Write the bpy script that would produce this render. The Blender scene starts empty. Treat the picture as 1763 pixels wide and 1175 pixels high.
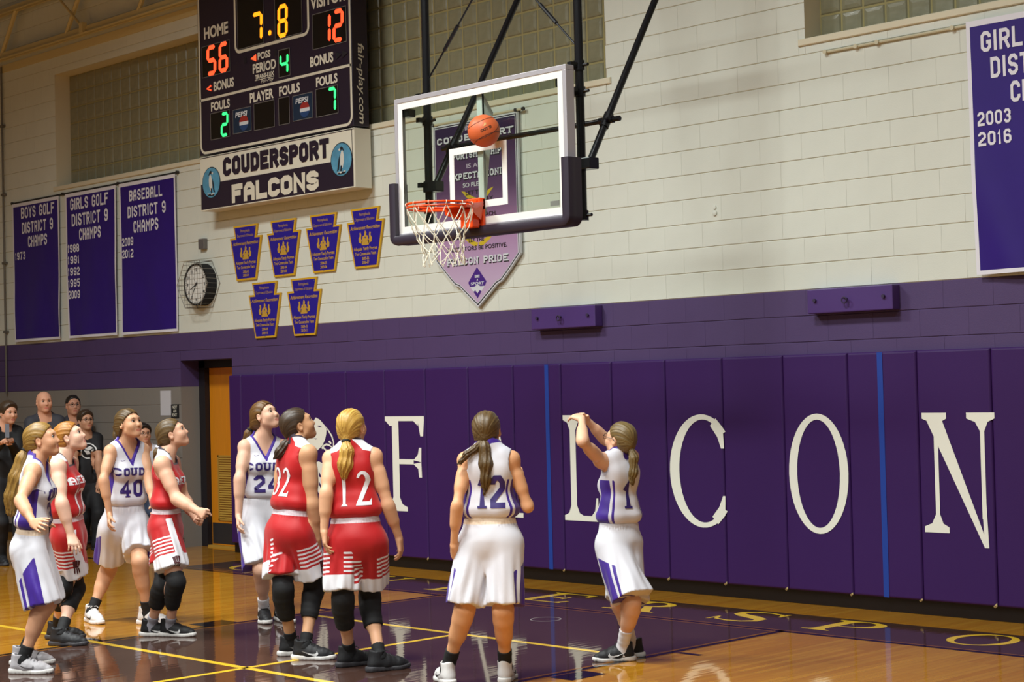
import bpy, bmesh, math, random
import numpy as np
from mathutils import Vector, Matrix
from mathutils.bvhtree import BVHTree
scene = bpy.context.scene
COL = scene.collection
R_ = math.radians
random.seed(7)
# ------------------------------------------------------------------ camera, world, lights, exposure
cam_d = bpy.data.cameras.new('camera'); cam = bpy.data.objects.new('camera', cam_d); COL.objects.link(cam)
_yaw, _pit, _rol = 0.8020332, 0.0255865, -0.0247603
_f = Vector((-math.sin(_yaw)*math.cos(_pit), math.cos(_yaw)*math.cos(_pit), math.sin(_pit)))
_r0 = Vector((math.cos(_yaw), math.sin(_yaw), 0)); _u0 = _r0.cross(_f)
_r = math.cos(_rol)*_r0+math.sin(_rol)*_u0; _u = -math.sin(_rol)*_r0+math.cos(_rol)*_u0
cam.matrix_world = Matrix(((_r.x, _u.x, -_f.x, 9.461205), (_r.y, _u.y, -_f.y, -10.960919), (_r.z, _u.z, -_f.z, 1.754562), (0, 0, 0, 1)))
cam_d.sensor_width = 36.0; cam_d.lens = 36.0*2972.457/1763.0; cam_d.clip_start = .1; cam_d.clip_end = 200
scene.camera = cam
w = bpy.data.worlds.new('gym_ambient'); scene.world = w; w.use_nodes = True
w.node_tree.nodes['Background'].inputs[0].default_value = (.80, .76, .68, 1)
w.node_tree.nodes['Background'].inputs[1].default_value = .17
def area(name, loc, size, power, color, spread=130, rot=(0, 0, 0)):
    d = bpy.data.lights.new(name, 'AREA'); d.shape = 'RECTANGLE'; d.size = size[0]; d.size_y = size[1]
    d.energy = power; d.color = color; d.spread = R_(spread)
    o = bpy.data.objects.new(name, d); COL.objects.link(o); o.location = loc; o.rotation_euler = rot; return o
LC = (.955, 1.0, .975)
for lx, ly, pw in ((-3.4, -6.4, 530), (2.2, -6.4, 490), (-3.4, -11.2, 520), (2.2, -11.2, 560), (7.5, -10.0, 370)):
    area('high_bay_lamp', (lx, ly, 8.3), (1.9, 1.2), pw, LC, 150)
scene.view_settings.view_transform = 'Standard'; scene.view_settings.look = 'None'
scene.view_settings.gamma = 1.0; scene.view_settings.use_curve_mapping = False
scene.view_settings.exposure = 0.0
# ------------------------------------------------------------------ materials
def lin(c):
    return tuple(((x/255)/12.92 if x/255 <= .04045 else ((x/255+.055)/1.055)**2.4) for x in c)
def mat(name, rgb, rough=.5, metal=0., spec=.5, noise=0., nscale=20., bump=0., bscale=60., coat=0., emit=None, estr=0., sss=0., stretch=None, linear=False, coord='Object'):
    m = bpy.data.materials.new(name); m.use_nodes = True; nt = m.node_tree; b = nt.nodes['Principled BSDF']
    c = rgb if linear else lin(rgb)
    b.inputs['Base Color'].default_value = (*c, 1); b.inputs['Roughness'].default_value = rough; b.inputs['Metallic'].default_value = metal
    b.inputs['Specular IOR Level'].default_value = spec; b.inputs['Coat Weight'].default_value = coat; b.inputs['Coat Roughness'].default_value = .1
    if sss: b.inputs['Subsurface Weight'].default_value = sss; b.inputs['Subsurface Radius'].default_value = (.02, .008, .004); b.inputs['Subsurface Scale'].default_value = .4
    if emit: b.inputs['Emission Color'].default_value = (*emit, 1); b.inputs['Emission Strength'].default_value = estr
    if noise or bump:
        tc = nt.nodes.new('ShaderNodeTexCoord'); src = tc.outputs[coord]
        if stretch:
            mp = nt.nodes.new('ShaderNodeMapping'); mp.inputs['Scale'].default_value = stretch; nt.links.new(src, mp.inputs[0]); src = mp.outputs[0]
        if noise:
            n = nt.nodes.new('ShaderNodeTexNoise'); n.inputs['Scale'].default_value = nscale; n.inputs['Detail'].default_value = 4; nt.links.new(src, n.inputs['Vector'])
            mx = nt.nodes.new('ShaderNodeMix'); mx.data_type = 'RGBA'; nt.links.new(n.outputs['Fac'], mx.inputs[0])
            mx.inputs[6].default_value = (*[x*(1-noise) for x in c], 1); mx.inputs[7].default_value = (*[min(1, x*(1+noise)) for x in c], 1)
            nt.links.new(mx.outputs[2], b.inputs['Base Color'])
        if bump:
            n2 = nt.nodes.new('ShaderNodeTexNoise'); n2.inputs['Scale'].default_value = bscale; n2.inputs['Detail'].default_value = 3; nt.links.new(src, n2.inputs['Vector'])
            bp = nt.nodes.new('ShaderNodeBump'); bp.inputs['Strength'].default_value = bump; bp.inputs['Distance'].default_value = .004; nt.links.new(n2.outputs['Fac'], bp.inputs['Height']); nt.links.new(bp.outputs[0], b.inputs['Normal'])
    return m
def zone_mat(name, base, zones, rough=.6, bump=.25, bscale=500, sheen=0., sss=0., noise=0.):
    """base colour with crisp trim colours wherever a vertex attribute is positive"""
    m = bpy.data.materials.new(name); m.use_nodes = True; nt = m.node_tree; b = nt.nodes['Principled BSDF']
    b.inputs['Roughness'].default_value = rough; b.inputs['Sheen Weight'].default_value = sheen; b.inputs['Specular IOR Level'].default_value = .35
    if sss: b.inputs['Subsurface Weight'].default_value = sss; b.inputs['Subsurface Radius'].default_value = (.02, .008, .004); b.inputs['Subsurface Scale'].default_value = .35
    prev = None
    if noise:
        tc = nt.nodes.new('ShaderNodeTexCoord'); n = nt.nodes.new('ShaderNodeTexNoise'); n.inputs['Scale'].default_value = 14; nt.links.new(tc.outputs['Object'], n.inputs['Vector'])
        mx = nt.nodes.new('ShaderNodeMix'); mx.data_type = 'RGBA'; nt.links.new(n.outputs['Fac'], mx.inputs[0]); l = lin(base)
        mx.inputs[6].default_value = (l[0]*(1-noise*.6), l[1]*(1-noise), l[2]*(1-noise), 1); mx.inputs[7].default_value = (*[min(1, x*(1+noise*.6)) for x in l], 1); prev = mx.outputs[2]
    for at, col in zones:
        a = nt.nodes.new('ShaderNodeAttribute'); a.attribute_name = at
        g = nt.nodes.new('ShaderNodeMath'); g.operation = 'GREATER_THAN'; g.inputs[1].default_value = 0; nt.links.new(a.outputs['Fac'], g.inputs[0])
        mx = nt.nodes.new('ShaderNodeMix'); mx.data_type = 'RGBA'; nt.links.new(g.outputs[0], mx.inputs[0])
        if prev is None: mx.inputs[6].default_value = (*lin(base), 1)
        else: nt.links.new(prev, mx.inputs[6])
        mx.inputs[7].default_value = (*lin(col), 1); prev = mx.outputs[2]
    if prev is None: b.inputs['Base Color'].default_value = (*lin(base), 1)
    else: nt.links.new(prev, b.inputs['Base Color'])
    if bump:
        tc = nt.nodes.new('ShaderNodeTexCoord'); n2 = nt.nodes.new('ShaderNodeTexNoise'); n2.inputs['Scale'].default_value = bscale; nt.links.new(tc.outputs['Object'], n2.inputs['Vector'])
        bp = nt.nodes.new('ShaderNodeBump'); bp.inputs['Strength'].default_value = bump; bp.inputs['Distance'].default_value = .002; nt.links.new(n2.outputs['Fac'], bp.inputs['Height']); nt.links.new(bp.outputs[0], b.inputs['Normal'])
    return m
def hair_mat(name, dark, light, rough=.42):
    m = bpy.data.materials.new(name); m.use_nodes = True; nt = m.node_tree; b = nt.nodes['Principled BSDF']
    b.inputs['Roughness'].default_value = rough; b.inputs['Specular IOR Level'].default_value = .45
    a = nt.nodes.new('ShaderNodeAttribute'); a.attribute_name = 'U'; a2 = nt.nodes.new('ShaderNodeAttribute'); a2.attribute_name = 'W'
    cb = nt.nodes.new('ShaderNodeCombineXYZ'); nt.links.new(a.outputs['Fac'], cb.inputs[0]); nt.links.new(a2.outputs['Fac'], cb.inputs[1])
    mp = nt.nodes.new('ShaderNodeMapping'); mp.inputs['Scale'].default_value = (3.2, 5, 1); nt.links.new(cb.outputs[0], mp.inputs[0])
    n = nt.nodes.new('ShaderNodeTexNoise'); n.inputs['Scale'].default_value = 1.6; n.inputs['Detail'].default_value = 6; n.inputs['Roughness'].default_value = .7; nt.links.new(mp.outputs[0], n.inputs['Vector'])
    r = nt.nodes.new('ShaderNodeValToRGB'); r.color_ramp.elements[0].position = .30; r.color_ramp.elements[0].color = (*lin(dark), 1); r.color_ramp.elements[1].position = .72; r.color_ramp.elements[1].color = (*lin(light), 1)
    nt.links.new(n.outputs['Fac'], r.inputs[0]); nt.links.new(r.outputs[0], b.inputs['Base Color'])
    bp = nt.nodes.new('ShaderNodeBump'); bp.inputs['Strength'].default_value = .5; bp.inputs['Distance'].default_value = .004; nt.links.new(n.outputs['Fac'], bp.inputs['Height']); nt.links.new(bp.outputs[0], b.inputs['Normal'])
    return m
# ------------------------------------------------------------------ object helpers
def tag(o, label=None, cat=None, group=None, kind=None):
    if label: o['label'] = label
    if cat: o['category'] = cat
    if group: o['group'] = group
    if kind: o['kind'] = kind
    return o
def empty(name, loc=(0, 0, 0), rz=0.):
    o = bpy.data.objects.new(name, None); COL.objects.link(o); o.location = loc; o.rotation_euler = (0, 0, rz); o.empty_display_size = .1; return o
class MB:
    """collects vertices and faces, then links them as one mesh object"""
    def __init__(s): s.v = []; s.f = []; s.m = []
    def add(s, v, f, mi=0):
        n = len(s.v); s.v += [tuple(p) for p in v]; s.f += [tuple(i+n for i in q) for q in f]; s.m += [mi]*len(f); return s
    def box(s, x0, x1, y0, y1, z0, z1, mi=0):
        return s.add([(x0, y0, z0), (x1, y0, z0), (x1, y1, z0), (x0, y1, z0), (x0, y0, z1), (x1, y0, z1), (x1, y1, z1), (x0, y1, z1)],
                     [(0, 3, 2, 1), (4, 5, 6, 7), (0, 1, 5, 4), (1, 2, 6, 5), (2, 3, 7, 6), (3, 0, 4, 7)], mi)
    def cbox(s, x0, x1, y0, y1, z0, z1, c, mi=0):
        """box facing -y with a chamfered front edge"""
        a = [(x0, y1, z0), (x1, y1, z0), (x1, y1, z1), (x0, y1, z1)]
        b = [(x0, y0+c, z0), (x1, y0+c, z0), (x1, y0+c, z1), (x0, y0+c, z1)]
        d = [(x0+c, y0, z0+c), (x1-c, y0, z0+c), (x1-c, y0, z1-c), (x0+c, y0, z1-c)]
        f = [(8, 9, 10, 11), (3, 2, 1, 0)]
        for i in range(4):
            j = (i+1) % 4; f += [(i, j, 4+j, 4+i), (4+i, 4+j, 8+j, 8+i)]
        return s.add(a+b+d, f, mi)
    def tube(s, pts, r, n=10, closed=False, mi=0, caps=True):
        P = [Vector(p) for p in pts]; N = len(P); rings = []; rr = r if isinstance(r, (list, tuple)) else [r]*N
        ref = None
        for i in range(N):
            a = P[i-1] if (i > 0 or closed) else P[i]; b = P[(i+1) % N] if (i < N-1 or closed) else P[i]
            t = (b-a).normalized()
            if ref is None: ref = t.orthogonal().normalized()
            ref = (ref-t*ref.dot(t)).normalized(); bi = t.cross(ref)
            rings.append([P[i]+(ref*math.cos(2*math.pi*k/n)+bi*math.sin(2*math.pi*k/n))*rr[i] for k in range(n)])
        v = [p for r_ in rings for p in r_]; f = []
        for i in range(N if closed else N-1):
            for k in range(n):
                f.append((i*n+k, i*n+(k+1) % n, ((i+1) % N)*n+(k+1) % n, ((i+1) % N)*n+k))
        if caps and not closed: f += [tuple(range(n-1, -1, -1)), tuple((N-1)*n+k for k in range(n))]
        return s.add(v, f, mi)
    def poly(s, pts, y0, y1=None, mi=0):
        """polygon given as (x,z), counter-clockwise seen from -y; extruded from y0 (front) to y1"""
        n = len(pts)
        if y1 is None:
            y0 -= (len(s.f) % 31)*3e-5
            return s.add([(x, y0, z) for x, z in pts], [tuple(range(n))], mi)
        return s.add([(x, y0, z) for x, z in pts]+[(x, y1, z) for x, z in pts], [tuple(range(n)), tuple(range(2*n-1, n-1, -1))]+[(i, n+i, n+(i+1) % n, (i+1) % n) for i in range(n)], mi)
    def lathe(s, prof, o=(0, 0, 0), ax='z', n=24, mi=0):
        v = []; f = []; m = len(prof)
        for k in range(n):
            a = 2*math.pi*k/n
            for r, h in prof:
                p = (r*math.cos(a), r*math.sin(a), h)
                if ax == 'y': p = (p[0], -p[2], p[1])
                v.append((p[0]+o[0], p[1]+o[1], p[2]+o[2]))
        for k in range(n):
            for i in range(m-1): f.append((k*m+i, ((k+1) % n)*m+i, ((k+1) % n)*m+i+1, k*m+i+1))
        return s.add(v, f, mi)
    def build(s, name, mats, parent=None, smooth=False, bevel=0.):
        me = bpy.data.meshes.new(name); me.from_pydata(s.v, [], s.f)
        for m in (mats if isinstance(mats, (list, tuple)) else [mats]): me.materials.append(m)
        if any(s.m): me.polygons.foreach_set('material_index', s.m)
        if smooth: me.polygons.foreach_set('use_smooth', [True]*len(me.polygons))
        me.update()
        o = bpy.data.objects.new(name, me); COL.objects.link(o)
        if parent: o.parent = parent
        if bevel:
            b = o.modifiers.new('bevel', 'BEVEL'); b.width = bevel; b.segments = 2; b.limit_method = 'ANGLE'
        if smooth: me.set_sharp_from_angle(angle=R_(40))
        return o
# ------------------------------------------------------------------ lettering
STROKES = {
 'A': [[(0, 0), (0, .72), (.3, 1), (.7, 1), (1, .72), (1, 0)], [(0, .42), (1, .42)]], 'B': [[(0, 0), (0, 1), (.72, 1), (1, .86), (1, .66), (.8, .52), (0, .52)], [(.8, .52), (1, .38), (1, .14), (.72, 0), (0, 0)]],
 'C': [[(1, .70), (1, .84), (.72, 1), (.28, 1), (0, .84), (0, .16), (.28, 0), (.72, 0), (1, .16), (1, .30)]], 'D': [[(0, 0), (0, 1), (.68, 1), (1, .82), (1, .18), (.68, 0), (0, 0)]],
 'E': [[(1, 1), (0, 1), (0, 0), (1, 0)], [(0, .52), (.75, .52)]], 'F': [[(1, 1), (0, 1), (0, 0)], [(0, .52), (.75, .52)]],
 'G': [[(1, .72), (1, .84), (.72, 1), (.28, 1), (0, .84), (0, .16), (.28, 0), (.72, 0), (1, .16), (1, .46), (.55, .46)]], 'H': [[(0, 0), (0, 1)], [(1, 0), (1, 1)], [(0, .5), (1, .5)]],
 'I': [[(.5, 0), (.5, 1)]], 'L': [[(0, 1), (0, 0), (1, 0)]], 'M': [[(0, 0), (0, 1), (.5, .45), (1, 1), (1, 0)]], 'N': [[(0, 0), (0, 1), (1, 0), (1, 1)]],
 'O': [[(.28, 0), (0, .16), (0, .84), (.28, 1), (.72, 1), (1, .84), (1, .16), (.72, 0), (.28, 0)]], 'P': [[(0, 0), (0, 1), (.72, 1), (1, .86), (1, .60), (.72, .46), (0, .46)]],
 'R': [[(0, 0), (0, 1), (.72, 1), (1, .86), (1, .62), (.72, .48), (0, .48)], [(.55, .48), (1, 0)]], 'S': [[(1, .72), (1, .84), (.72, 1), (.28, 1), (0, .84), (0, .66), (.28, .52), (.72, .48), (1, .34), (1, .16), (.72, 0), (.28, 0), (0, .16), (0, .28)]],
 'T': [[(0, 1), (1, 1)], [(.5, 1), (.5, 0)]], 'U': [[(0, 1), (0, .16), (.28, 0), (.72, 0), (1, .16), (1, 1)]], 'X': [[(0, 0), (1, 1)], [(0, 1), (1, 0)]], 'Y': [[(0, 1), (.5, .5), (1, 1)], [(.5, .5), (.5, 0)]],
 'V': [[(0, 1), (.5, 0), (1, 1)]], 'W': [[(0, 1), (.25, 0), (.5, .8), (.75, 0), (1, 1)]],
 '0': [[(.28, 0), (0, .16), (0, .84), (.28, 1), (.72, 1), (1, .84), (1, .16), (.72, 0), (.28, 0)]], '1': [[(.2, .82), (.5, 1), (.5, 0)]],
 '2': [[(0, .76), (0, .84), (.28, 1), (.72, 1), (1, .84), (1, .62), (0, .18), (0, 0), (1, 0)]], '3': [[(0, .8), (.28, 1), (.72, 1), (1, .84), (1, .64), (.75, .52), (.4, .52)], [(.75, .52), (1, .38), (1, .16), (.72, 0), (.28, 0), (0, .2)]],
 '4': [[(.75, 0), (.75, 1), (0, .32), (0, .26), (1, .26)]], '5': [[(1, 1), (0, 1), (0, .58), (.72, .58), (1, .44), (1, .16), (.72, 0), (.28, 0), (0, .2)]], '6': [[(1, .8), (.72, 1), (.28, 1), (0, .84), (0, .16), (.28, 0), (.72, 0), (1, .16), (1, .42), (.72, .56), (0, .56)]],
 '7': [[(0, 1), (1, 1), (.4, 0)]], '8': [[(.28, .53), (0, .66), (0, .86), (.28, 1), (.72, 1), (1, .86), (1, .66), (.72, .53), (.28, .53), (0, .40), (0, .14), (.28, 0), (.72, 0), (1, .14), (1, .40), (.72, .53)]],
 '9': [[(0, .2), (.28, 0), (.72, 0), (1, .16), (1, .84), (.72, 1), (.28, 1), (0, .84), (0, .58), (.28, .44), (1, .44)]], '!': [[(.5, 1), (.5, .35)], [(.5, .16), (.5, 0)]], '-': [[(.1, .5), (.9, .5)]], '.': [[(.5, .0), (.5, .12)]],
}
def stroke_quads(pts, w, ext=True):
    """mitred outline quads along a polyline"""
    P = [Vector(p) for p in pts]; closed = (P[0]-P[-1]).length < 1e-6; n = len(P); Lf = []; Rt = []
    for i in range(n):
        a = P[i]-P[i-1] if i > 0 else (P[0]-P[-2] if closed else None)
        b = P[i+1]-P[i] if i < n-1 else (P[1]-P[0] if closed else None)
        if a is None: a = b
        if b is None: b = a
        a = a.normalized(); b = b.normalized(); na = Vector((-a.y, a.x)); nb = Vector((-b.y, b.x)); m = na+nb
        m = m.normalized() if m.length > 1e-4 else na
        k = min(1.8, 1/max(.3, m.dot(na))); q = P[i].copy()
        if not closed and ext and i in (0, n-1): q = q+(-a if i == 0 else a)*w/2*0
        Lf.append(q+m*w/2*k); Rt.append(q-m*w/2*k)
    return [[Rt[i], Rt[i+1], Lf[i+1], Lf[i]] for i in range(n-1)]
NARROW = {'I': .35, '1': .6, '!': .35, '.': .3, ' ': .7, 'M': 1.2, 'W': 1.3}
def block_text(text, height, cw, wt, gap, serif=0.):
    """varsity-style block letters as 2D polygons; returns (polys, total width)"""
    x = 0; out = []
    for ch in text:
        k = NARROW.get(ch, 1.0); w_ = cw*k
        for st in STROKES.get(ch, []):
            sx = (w_-wt) if ch not in 'I!.' else 0
            pts = [(x+wt/2+p[0]*sx, wt/2+p[1]*(height-wt)) for p in st]
            if ch in 'I!.': pts = [(x+w_/2, p[1]) for p in pts]
            e = []
            closed = st[0] == st[-1]
            P = [Vector(p) for p in pts]
            if not closed:
                for i0, i1 in ((0, 1), (-1, -2)):
                    fl = ch in 'CGSO235690' and 0 < st[i0][1] < 1
                    if not fl: P[i0] = P[i0]+(P[i0]-P[i1]).normalized()*wt/2
            out += stroke_quads([tuple(p) for p in P], wt)
            if serif and not closed:
                for q, st_ in ((P[0], st[0]), (P[-1], st[-1])):
                    if st_[1] in (0, 1) and (ch not in 'CGSOU235690' or ch == 'U'):
                        yb = 0 if st_[1] == 0 else height-serif
                        out.append([Vector((q.x-wt*.5-serif*.8, yb)), Vector((q.x+wt*.5+serif*.8, yb)), Vector((q.x+wt*.5+serif*.8, yb+serif)), Vector((q.x-wt*.5-serif*.8, yb+serif))])
        x += w_+gap
    return out, x-gap
def font_polys(text, size, bold=0., xs=1.0, shear=0., align='LEFT'):
    c = bpy.data.curves.new('lettering', 'FONT'); c.body = text; c.size = size; c.offset = bold; c.shear = shear; c.align_x = align; c.resolution_u = 3
    o = bpy.data.objects.new('lettering', c); COL.objects.link(o)
    me = bpy.data.meshes.new_from_object(o); bpy.data.objects.remove(o); bpy.data.curves.remove(c)
    polys = [[Vector((me.vertices[i].co.x*xs, me.vertices[i].co.y)) for i in p.vertices] for p in me.polygons]
    bpy.data.meshes.remove(me)
    xsv = [p.x for q in polys for p in q] or [0]
    return polys, (min(xsv), max(xsv))
def place_polys(mb, polys, x, z, y, mi=0, sx=1., sz=1., depth=None):
    for q in polys: mb.poly([(x+p[0]*sx, z+p[1]*sz) for p in q], y, None if depth is None else y+depth, mi)
def wtext(mb, text, cx, z, size, y, bold=0., xs=1., width=None, align='c', shear=0., mi=0, tilt=0.):
    """sans lettering on a wall-parallel plane at depth y, centred on cx (or left aligned)"""
    polys, (a, b) = font_polys(text, size, bold, 1., shear)
    k = xs if width is None else width/max(1e-6, b-a)
    x0 = cx-(a+b)/2*k if align == 'c' else cx-a*k
    place_polys(mb, polys, x0, z, y, mi, k)
def btext(mb, text, cx, z, height, cw, wt, gap, y, align='c', serif=0., mi=0, sx=1.):
    polys, W = block_text(text, height, cw, wt, gap, serif)
    place_polys(mb, polys, cx-W*sx/2 if align == 'c' else cx, z, y, mi, sx)
# ------------------------------------------------------------------ the hall: wall, windows, door, floor, roof edge
CH = .2032
def block_mat(name, rgb, noise=.06):
    return mat(name, rgb, .62, noise=noise, nscale=3, bump=.22, bscale=90)
M_white = block_mat('cream_block_paint', (211, 214, 204)); M_purplew = block_mat('purple_block_paint', (74, 55, 100), .08); M_grey = block_mat('grey_block_paint', (128, 122, 116))
M_mortar = mat('cream_joint_paint', (196, 190, 170), .7); M_mortarp = mat('purple_joint_paint', (80, 62, 104), .7); M_mortarg = mat('grey_joint_paint', (124, 118, 112), .7)
M_reveal = mat('cream_reveal_paint', (212, 204, 180), .6, bump=.15, bscale=60)
HOLES = [(-10.027, -.62, 4.39, 5.80), (1.487, 5.9, 4.39, 5.80), (-7.31, -6.30, -1, 2.122)]
wall = empty('wall_back'); tag(wall, kind='structure')
XL, XR, ZTOP = -14.4, 6.2, 8.7
def wall_grid():
    """backing behind the blocks, cut round the windows and the doorway"""
    xs = sorted({XL, XR, -10.027, -.62, 1.487, 5.9, -7.31, -6.30}); zs = sorted({0, 1.829, 2.122, 2.4384, 4.39, 5.80, ZTOP}); mb = MB()
    for i in range(len(xs)-1):
        for j in range(len(zs)-1):
            cx, cz = (xs[i]+xs[i+1])/2, (zs[j]+zs[j+1])/2
            if any(a < cx < b and c < cz < d for a, b, c, d in HOLES): continue
            m = 0 if cz > 2.4384 else (1 if cz > 1.829 or cx > -6.3 else 2)
            mb.add([(xs[i], .006, zs[j]), (xs[i+1], .006, zs[j]), (xs[i+1], .006, zs[j+1]), (xs[i], .006, zs[j+1])], [(0, 1, 2, 3)], m)
    mb.add([(XL, .25, 0), (XR, .25, 0), (XR, .25, ZTOP), (XL, .25, ZTOP)], [(3, 2, 1, 0)], 0) if False else None
    mb.add([(XL, .006, ZTOP), (XR, .006, ZTOP), (XR, .4, ZTOP), (XL, .4, ZTOP)], [(0, 1, 2, 3)], 0)
    return mb.build('joint_backing', [M_mortar, M_mortarp, M_mortarg], wall)
wall_grid()
blocks = []
for r in range(0, 43):
    z0, z1 = r*CH, (r+1)*CH
    if z0 >= ZTOP-.05: break
    off = .2032 if r % 2 else 0.
    k = int(math.floor((XL-off)/.4064))
    while k*.4064+off < XR:
        x0 = k*.4064+off; x1 = x0+.4064; k += 1
        x0c, x1c = max(x0, XL), min(x1, XR)
        if x1c-x0c < .03: continue
        if z1 <= 1.83 and x0c > -6.2: continue                    # behind the padding
        pcs = [(x0c, x1c, z0, min(z1, ZTOP))]
        for a, b, c, d in HOLES:
            nx = []
            for p in pcs:
                X0, X1, Z0, Z1 = p
                if X1 <= a or X0 >= b or Z1 <= c or Z0 >= d: nx.append(p); continue
                if X0 < a-.01: nx.append((X0, a, Z0, Z1))
                if X1 > b+.01: nx.append((b, X1, Z0, Z1))
                xa, xb = max(X0, a), min(X1, b)
                if Z0 < c-.01: nx.append((xa, xb, Z0, c))
                if Z1 > d+.01: nx.append((xa, xb, d, Z1))
            pcs = nx
        blocks += [p for p in pcs if p[1]-p[0] > .02 and p[3]-p[2] > .02]
def bmatof(p):
    cz = (p[2]+p[3])/2; return M_white if cz > 2.4384 else (M_purplew if cz > 1.829 else M_grey)
def in_view(p):
    x, z = (p[0]+p[1])/2, (p[2]+p[3])/2
    return x < 3.55 and z < 4.45+(3.4-x)*.176 and z > 1.9
near = sorted([p for p in blocks if in_view(p)], key=lambda p: (p[0]-9.46)**2+(p[2]-1.75)**2)[:300]
nearset = set(near); shared = {}
def block_mb(w_, h_):
    mb = MB(); a, c, g, k = .0007, w_-.0007, .0026, .0035
    mb.add([(a, .02, g), (c, .02, g), (c, .02, h_-g), (a, .02, h_-g), (a, k, g), (c, k, g), (c, k, h_-g), (a, k, h_-g), (a, 0, g+k), (c, 0, g+k), (c, 0, h_-g-k), (a, 0, h_-g-k)],
           [(8, 9, 10, 11), (3, 2, 1, 0)]+[q for i in range(4) for q in ((i, (i+1) % 4, 4+(i+1) % 4, 4+i), (4+i, 4+(i+1) % 4, 8+(i+1) % 4, 8+i))]); return mb
rest = MB(); rmats = [M_white, M_purplew, M_grey]; rb = random.Random(3)
for p in blocks:
    w_, h_ = p[1]-p[0], p[3]-p[2]; m = bmatof(p)
    if p in nearset:
        key = (round(w_, 3), round(h_, 3), m.name)
        if key not in shared: o = block_mb(w_, h_).build('block', m, wall); shared[key] = o.data
        else:
            o = bpy.data.objects.new('block', shared[key]); COL.objects.link(o); o.parent = wall
        o.location = (p[0], -.0007*rb.random(), p[2])
    else:
        b_ = block_mb(w_, h_); rest.add([(v[0]+p[0], v[1]-.0012*rb.random()*0, v[2]+p[2]) for v in b_.v], b_.f, rmats.index(m))
tag(rest.build('block_courses', rmats, wall), kind='stuff')
wl = MB()
for z0_, z1_, m_ in ((0, 1.829, 2), (1.829, 2.4384, 1), (2.4384, ZTOP, 0)): wl.box(XL-.2, XL, -16, .4, z0_, z1_, m_)
tag(wl.build('wall_left', rmats), kind='structure')
# windows of glass block
M_gblock = mat('dim_glass_block', (132, 130, 106), .22, noise=.30, nscale=6, bump=.5, bscale=14, spec=.6)
for k_, (n_, x0, x1) in enumerate((('window_1', -10.027, -.62), ('window_2', 1.487, 5.9))):
    win = empty(n_, ((x0+x1)/2, .2, 4.39)); tag(win, kind='structure')
    loc = lambda x, y, z: (x-(x0+x1)/2, y-.2, z-4.39)
    nc = round((x1-x0)/.2036); pw = (x1-x0)/nc
    mo = MB(); mo.box(x0, x1, .209, .30, 4.39, 5.80); ob = mo.build('glass_block_joints', mat('window_joint', (150, 140, 92), .7) if k_ == 0 else bpy.data.materials['window_joint'], win); ob.location = (-(x0+x1)/2, -.2, -4.39)
    g = MB(); w_, h_ = pw-.009, .2014-.009
    g.add([(0, .05, 0), (w_, .05, 0), (w_, .05, h_), (0, .05, h_), (0, .012, 0), (w_, .012, 0), (w_, .012, h_), (0, .012, h_), (.012, .0, .012), (w_-.012, .0, .012), (w_-.012, .0, h_-.012), (.012, .0, h_-.012),
           (.04, -.006, .04), (w_-.04, -.006, .04), (w_-.04, -.006, h_-.04), (.04, -.006, h_-.04)],
          [(12, 13, 14, 15)]+[(a+i, a+(i+1) % 4, b+(i+1) % 4, b+i) for a, b in ((0, 4), (4, 8), (8, 12)) for i in range(4)])
    proto = None; hid = MB(); cnt = 0
    for c in range(nc):
        for r in range(7):
            p = loc(x0+c*pw+.0045, .2, 4.39+.2014*r+.0045)
            if k_ == 0 and -5.75 < x0+c*pw < -4.85:
                hid.add([(v[0]+p[0], v[1]+p[1], v[2]+p[2]) for v in g.v], g.f); continue
            if proto is None: proto = g.build('glass_block', M_gblock, win); o = proto
            else: o = bpy.data.objects.new('glass_block', proto.data); COL.objects.link(o); o.parent = win
            o.location = p; cnt += 1
    if hid.v: tag(hid.build('glass_blocks_behind_scoreboard', M_gblock, win), kind='stuff')
    s = MB(); s.cbox(x0-.06, x1+.06, -.018, .205, 4.335, 4.39, .006); ob = s.build('window_sill', M_reveal, win); ob.location = (-(x0+x1)/2, -.2, -4.39)
    rv = MB(); rv.add([(x0, .0, 4.39), (x0, .24, 4.39), (x0, .24, 5.80), (x0, 0, 5.80)], [(3, 2, 1, 0)]); rv.add([(x1, .0, 4.39), (x1, .24, 4.39), (x1, .24, 5.80), (x1, 0, 5.80)], [(0, 1, 2, 3)])
    rv.add([(x0, 0, 5.80), (x1, 0, 5.80), (x1, .24, 5.80), (x0, .24, 5.80)], [(0, 1, 2, 3)]); ob = rv.build('window_reveal', M_reveal, win); ob.location = (-(x0+x1)/2, -.2, -4.39)
# door in its deep opening
M_blackp = mat('black_door_frame_paint', (22, 18, 24), .5); M_doorw = mat('varnished_orange_door_veneer', (206, 128, 22), .35, noise=.15, nscale=5, stretch=(8, 8, .6)); M_kick = mat('dark_kick_plate', (58, 54, 56), .45, metal=.4)
M_louver = mat('ochre_louver_paint', (172, 132, 52), .5)
door = empty('door_1', (-6.8, .3, 0)); tag(door, kind='structure')
def dpart(mb, n_, m, par=door, **k):
    o = mb.build(n_, m, par, **k); o.location = (6.8, -.3, 0) if par is door else (0, 0, 0); return o
dpart(MB().box(-7.31, -7.19, .24, .36, 0, 2.122).box(-7.31, -6.2, .24, .36, 2.04, 2.13), 'door_frame', M_blackp)
leaf = dpart(MB().box(-7.185, -6.25, .30, .345, .02, 2.035), 'door_leaf', M_doorw)
lv = dpart(MB().box(-7.04, -6.42, .288, .30, .30, .32).box(-7.04, -6.42, .288, .30, 1.02, 1.04).box(-7.04, -7.02, .288, .30, .30, 1.04).box(-6.44, -6.42, .288, .30, .30, 1.04), 'louver_frame', M_louver)
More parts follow.
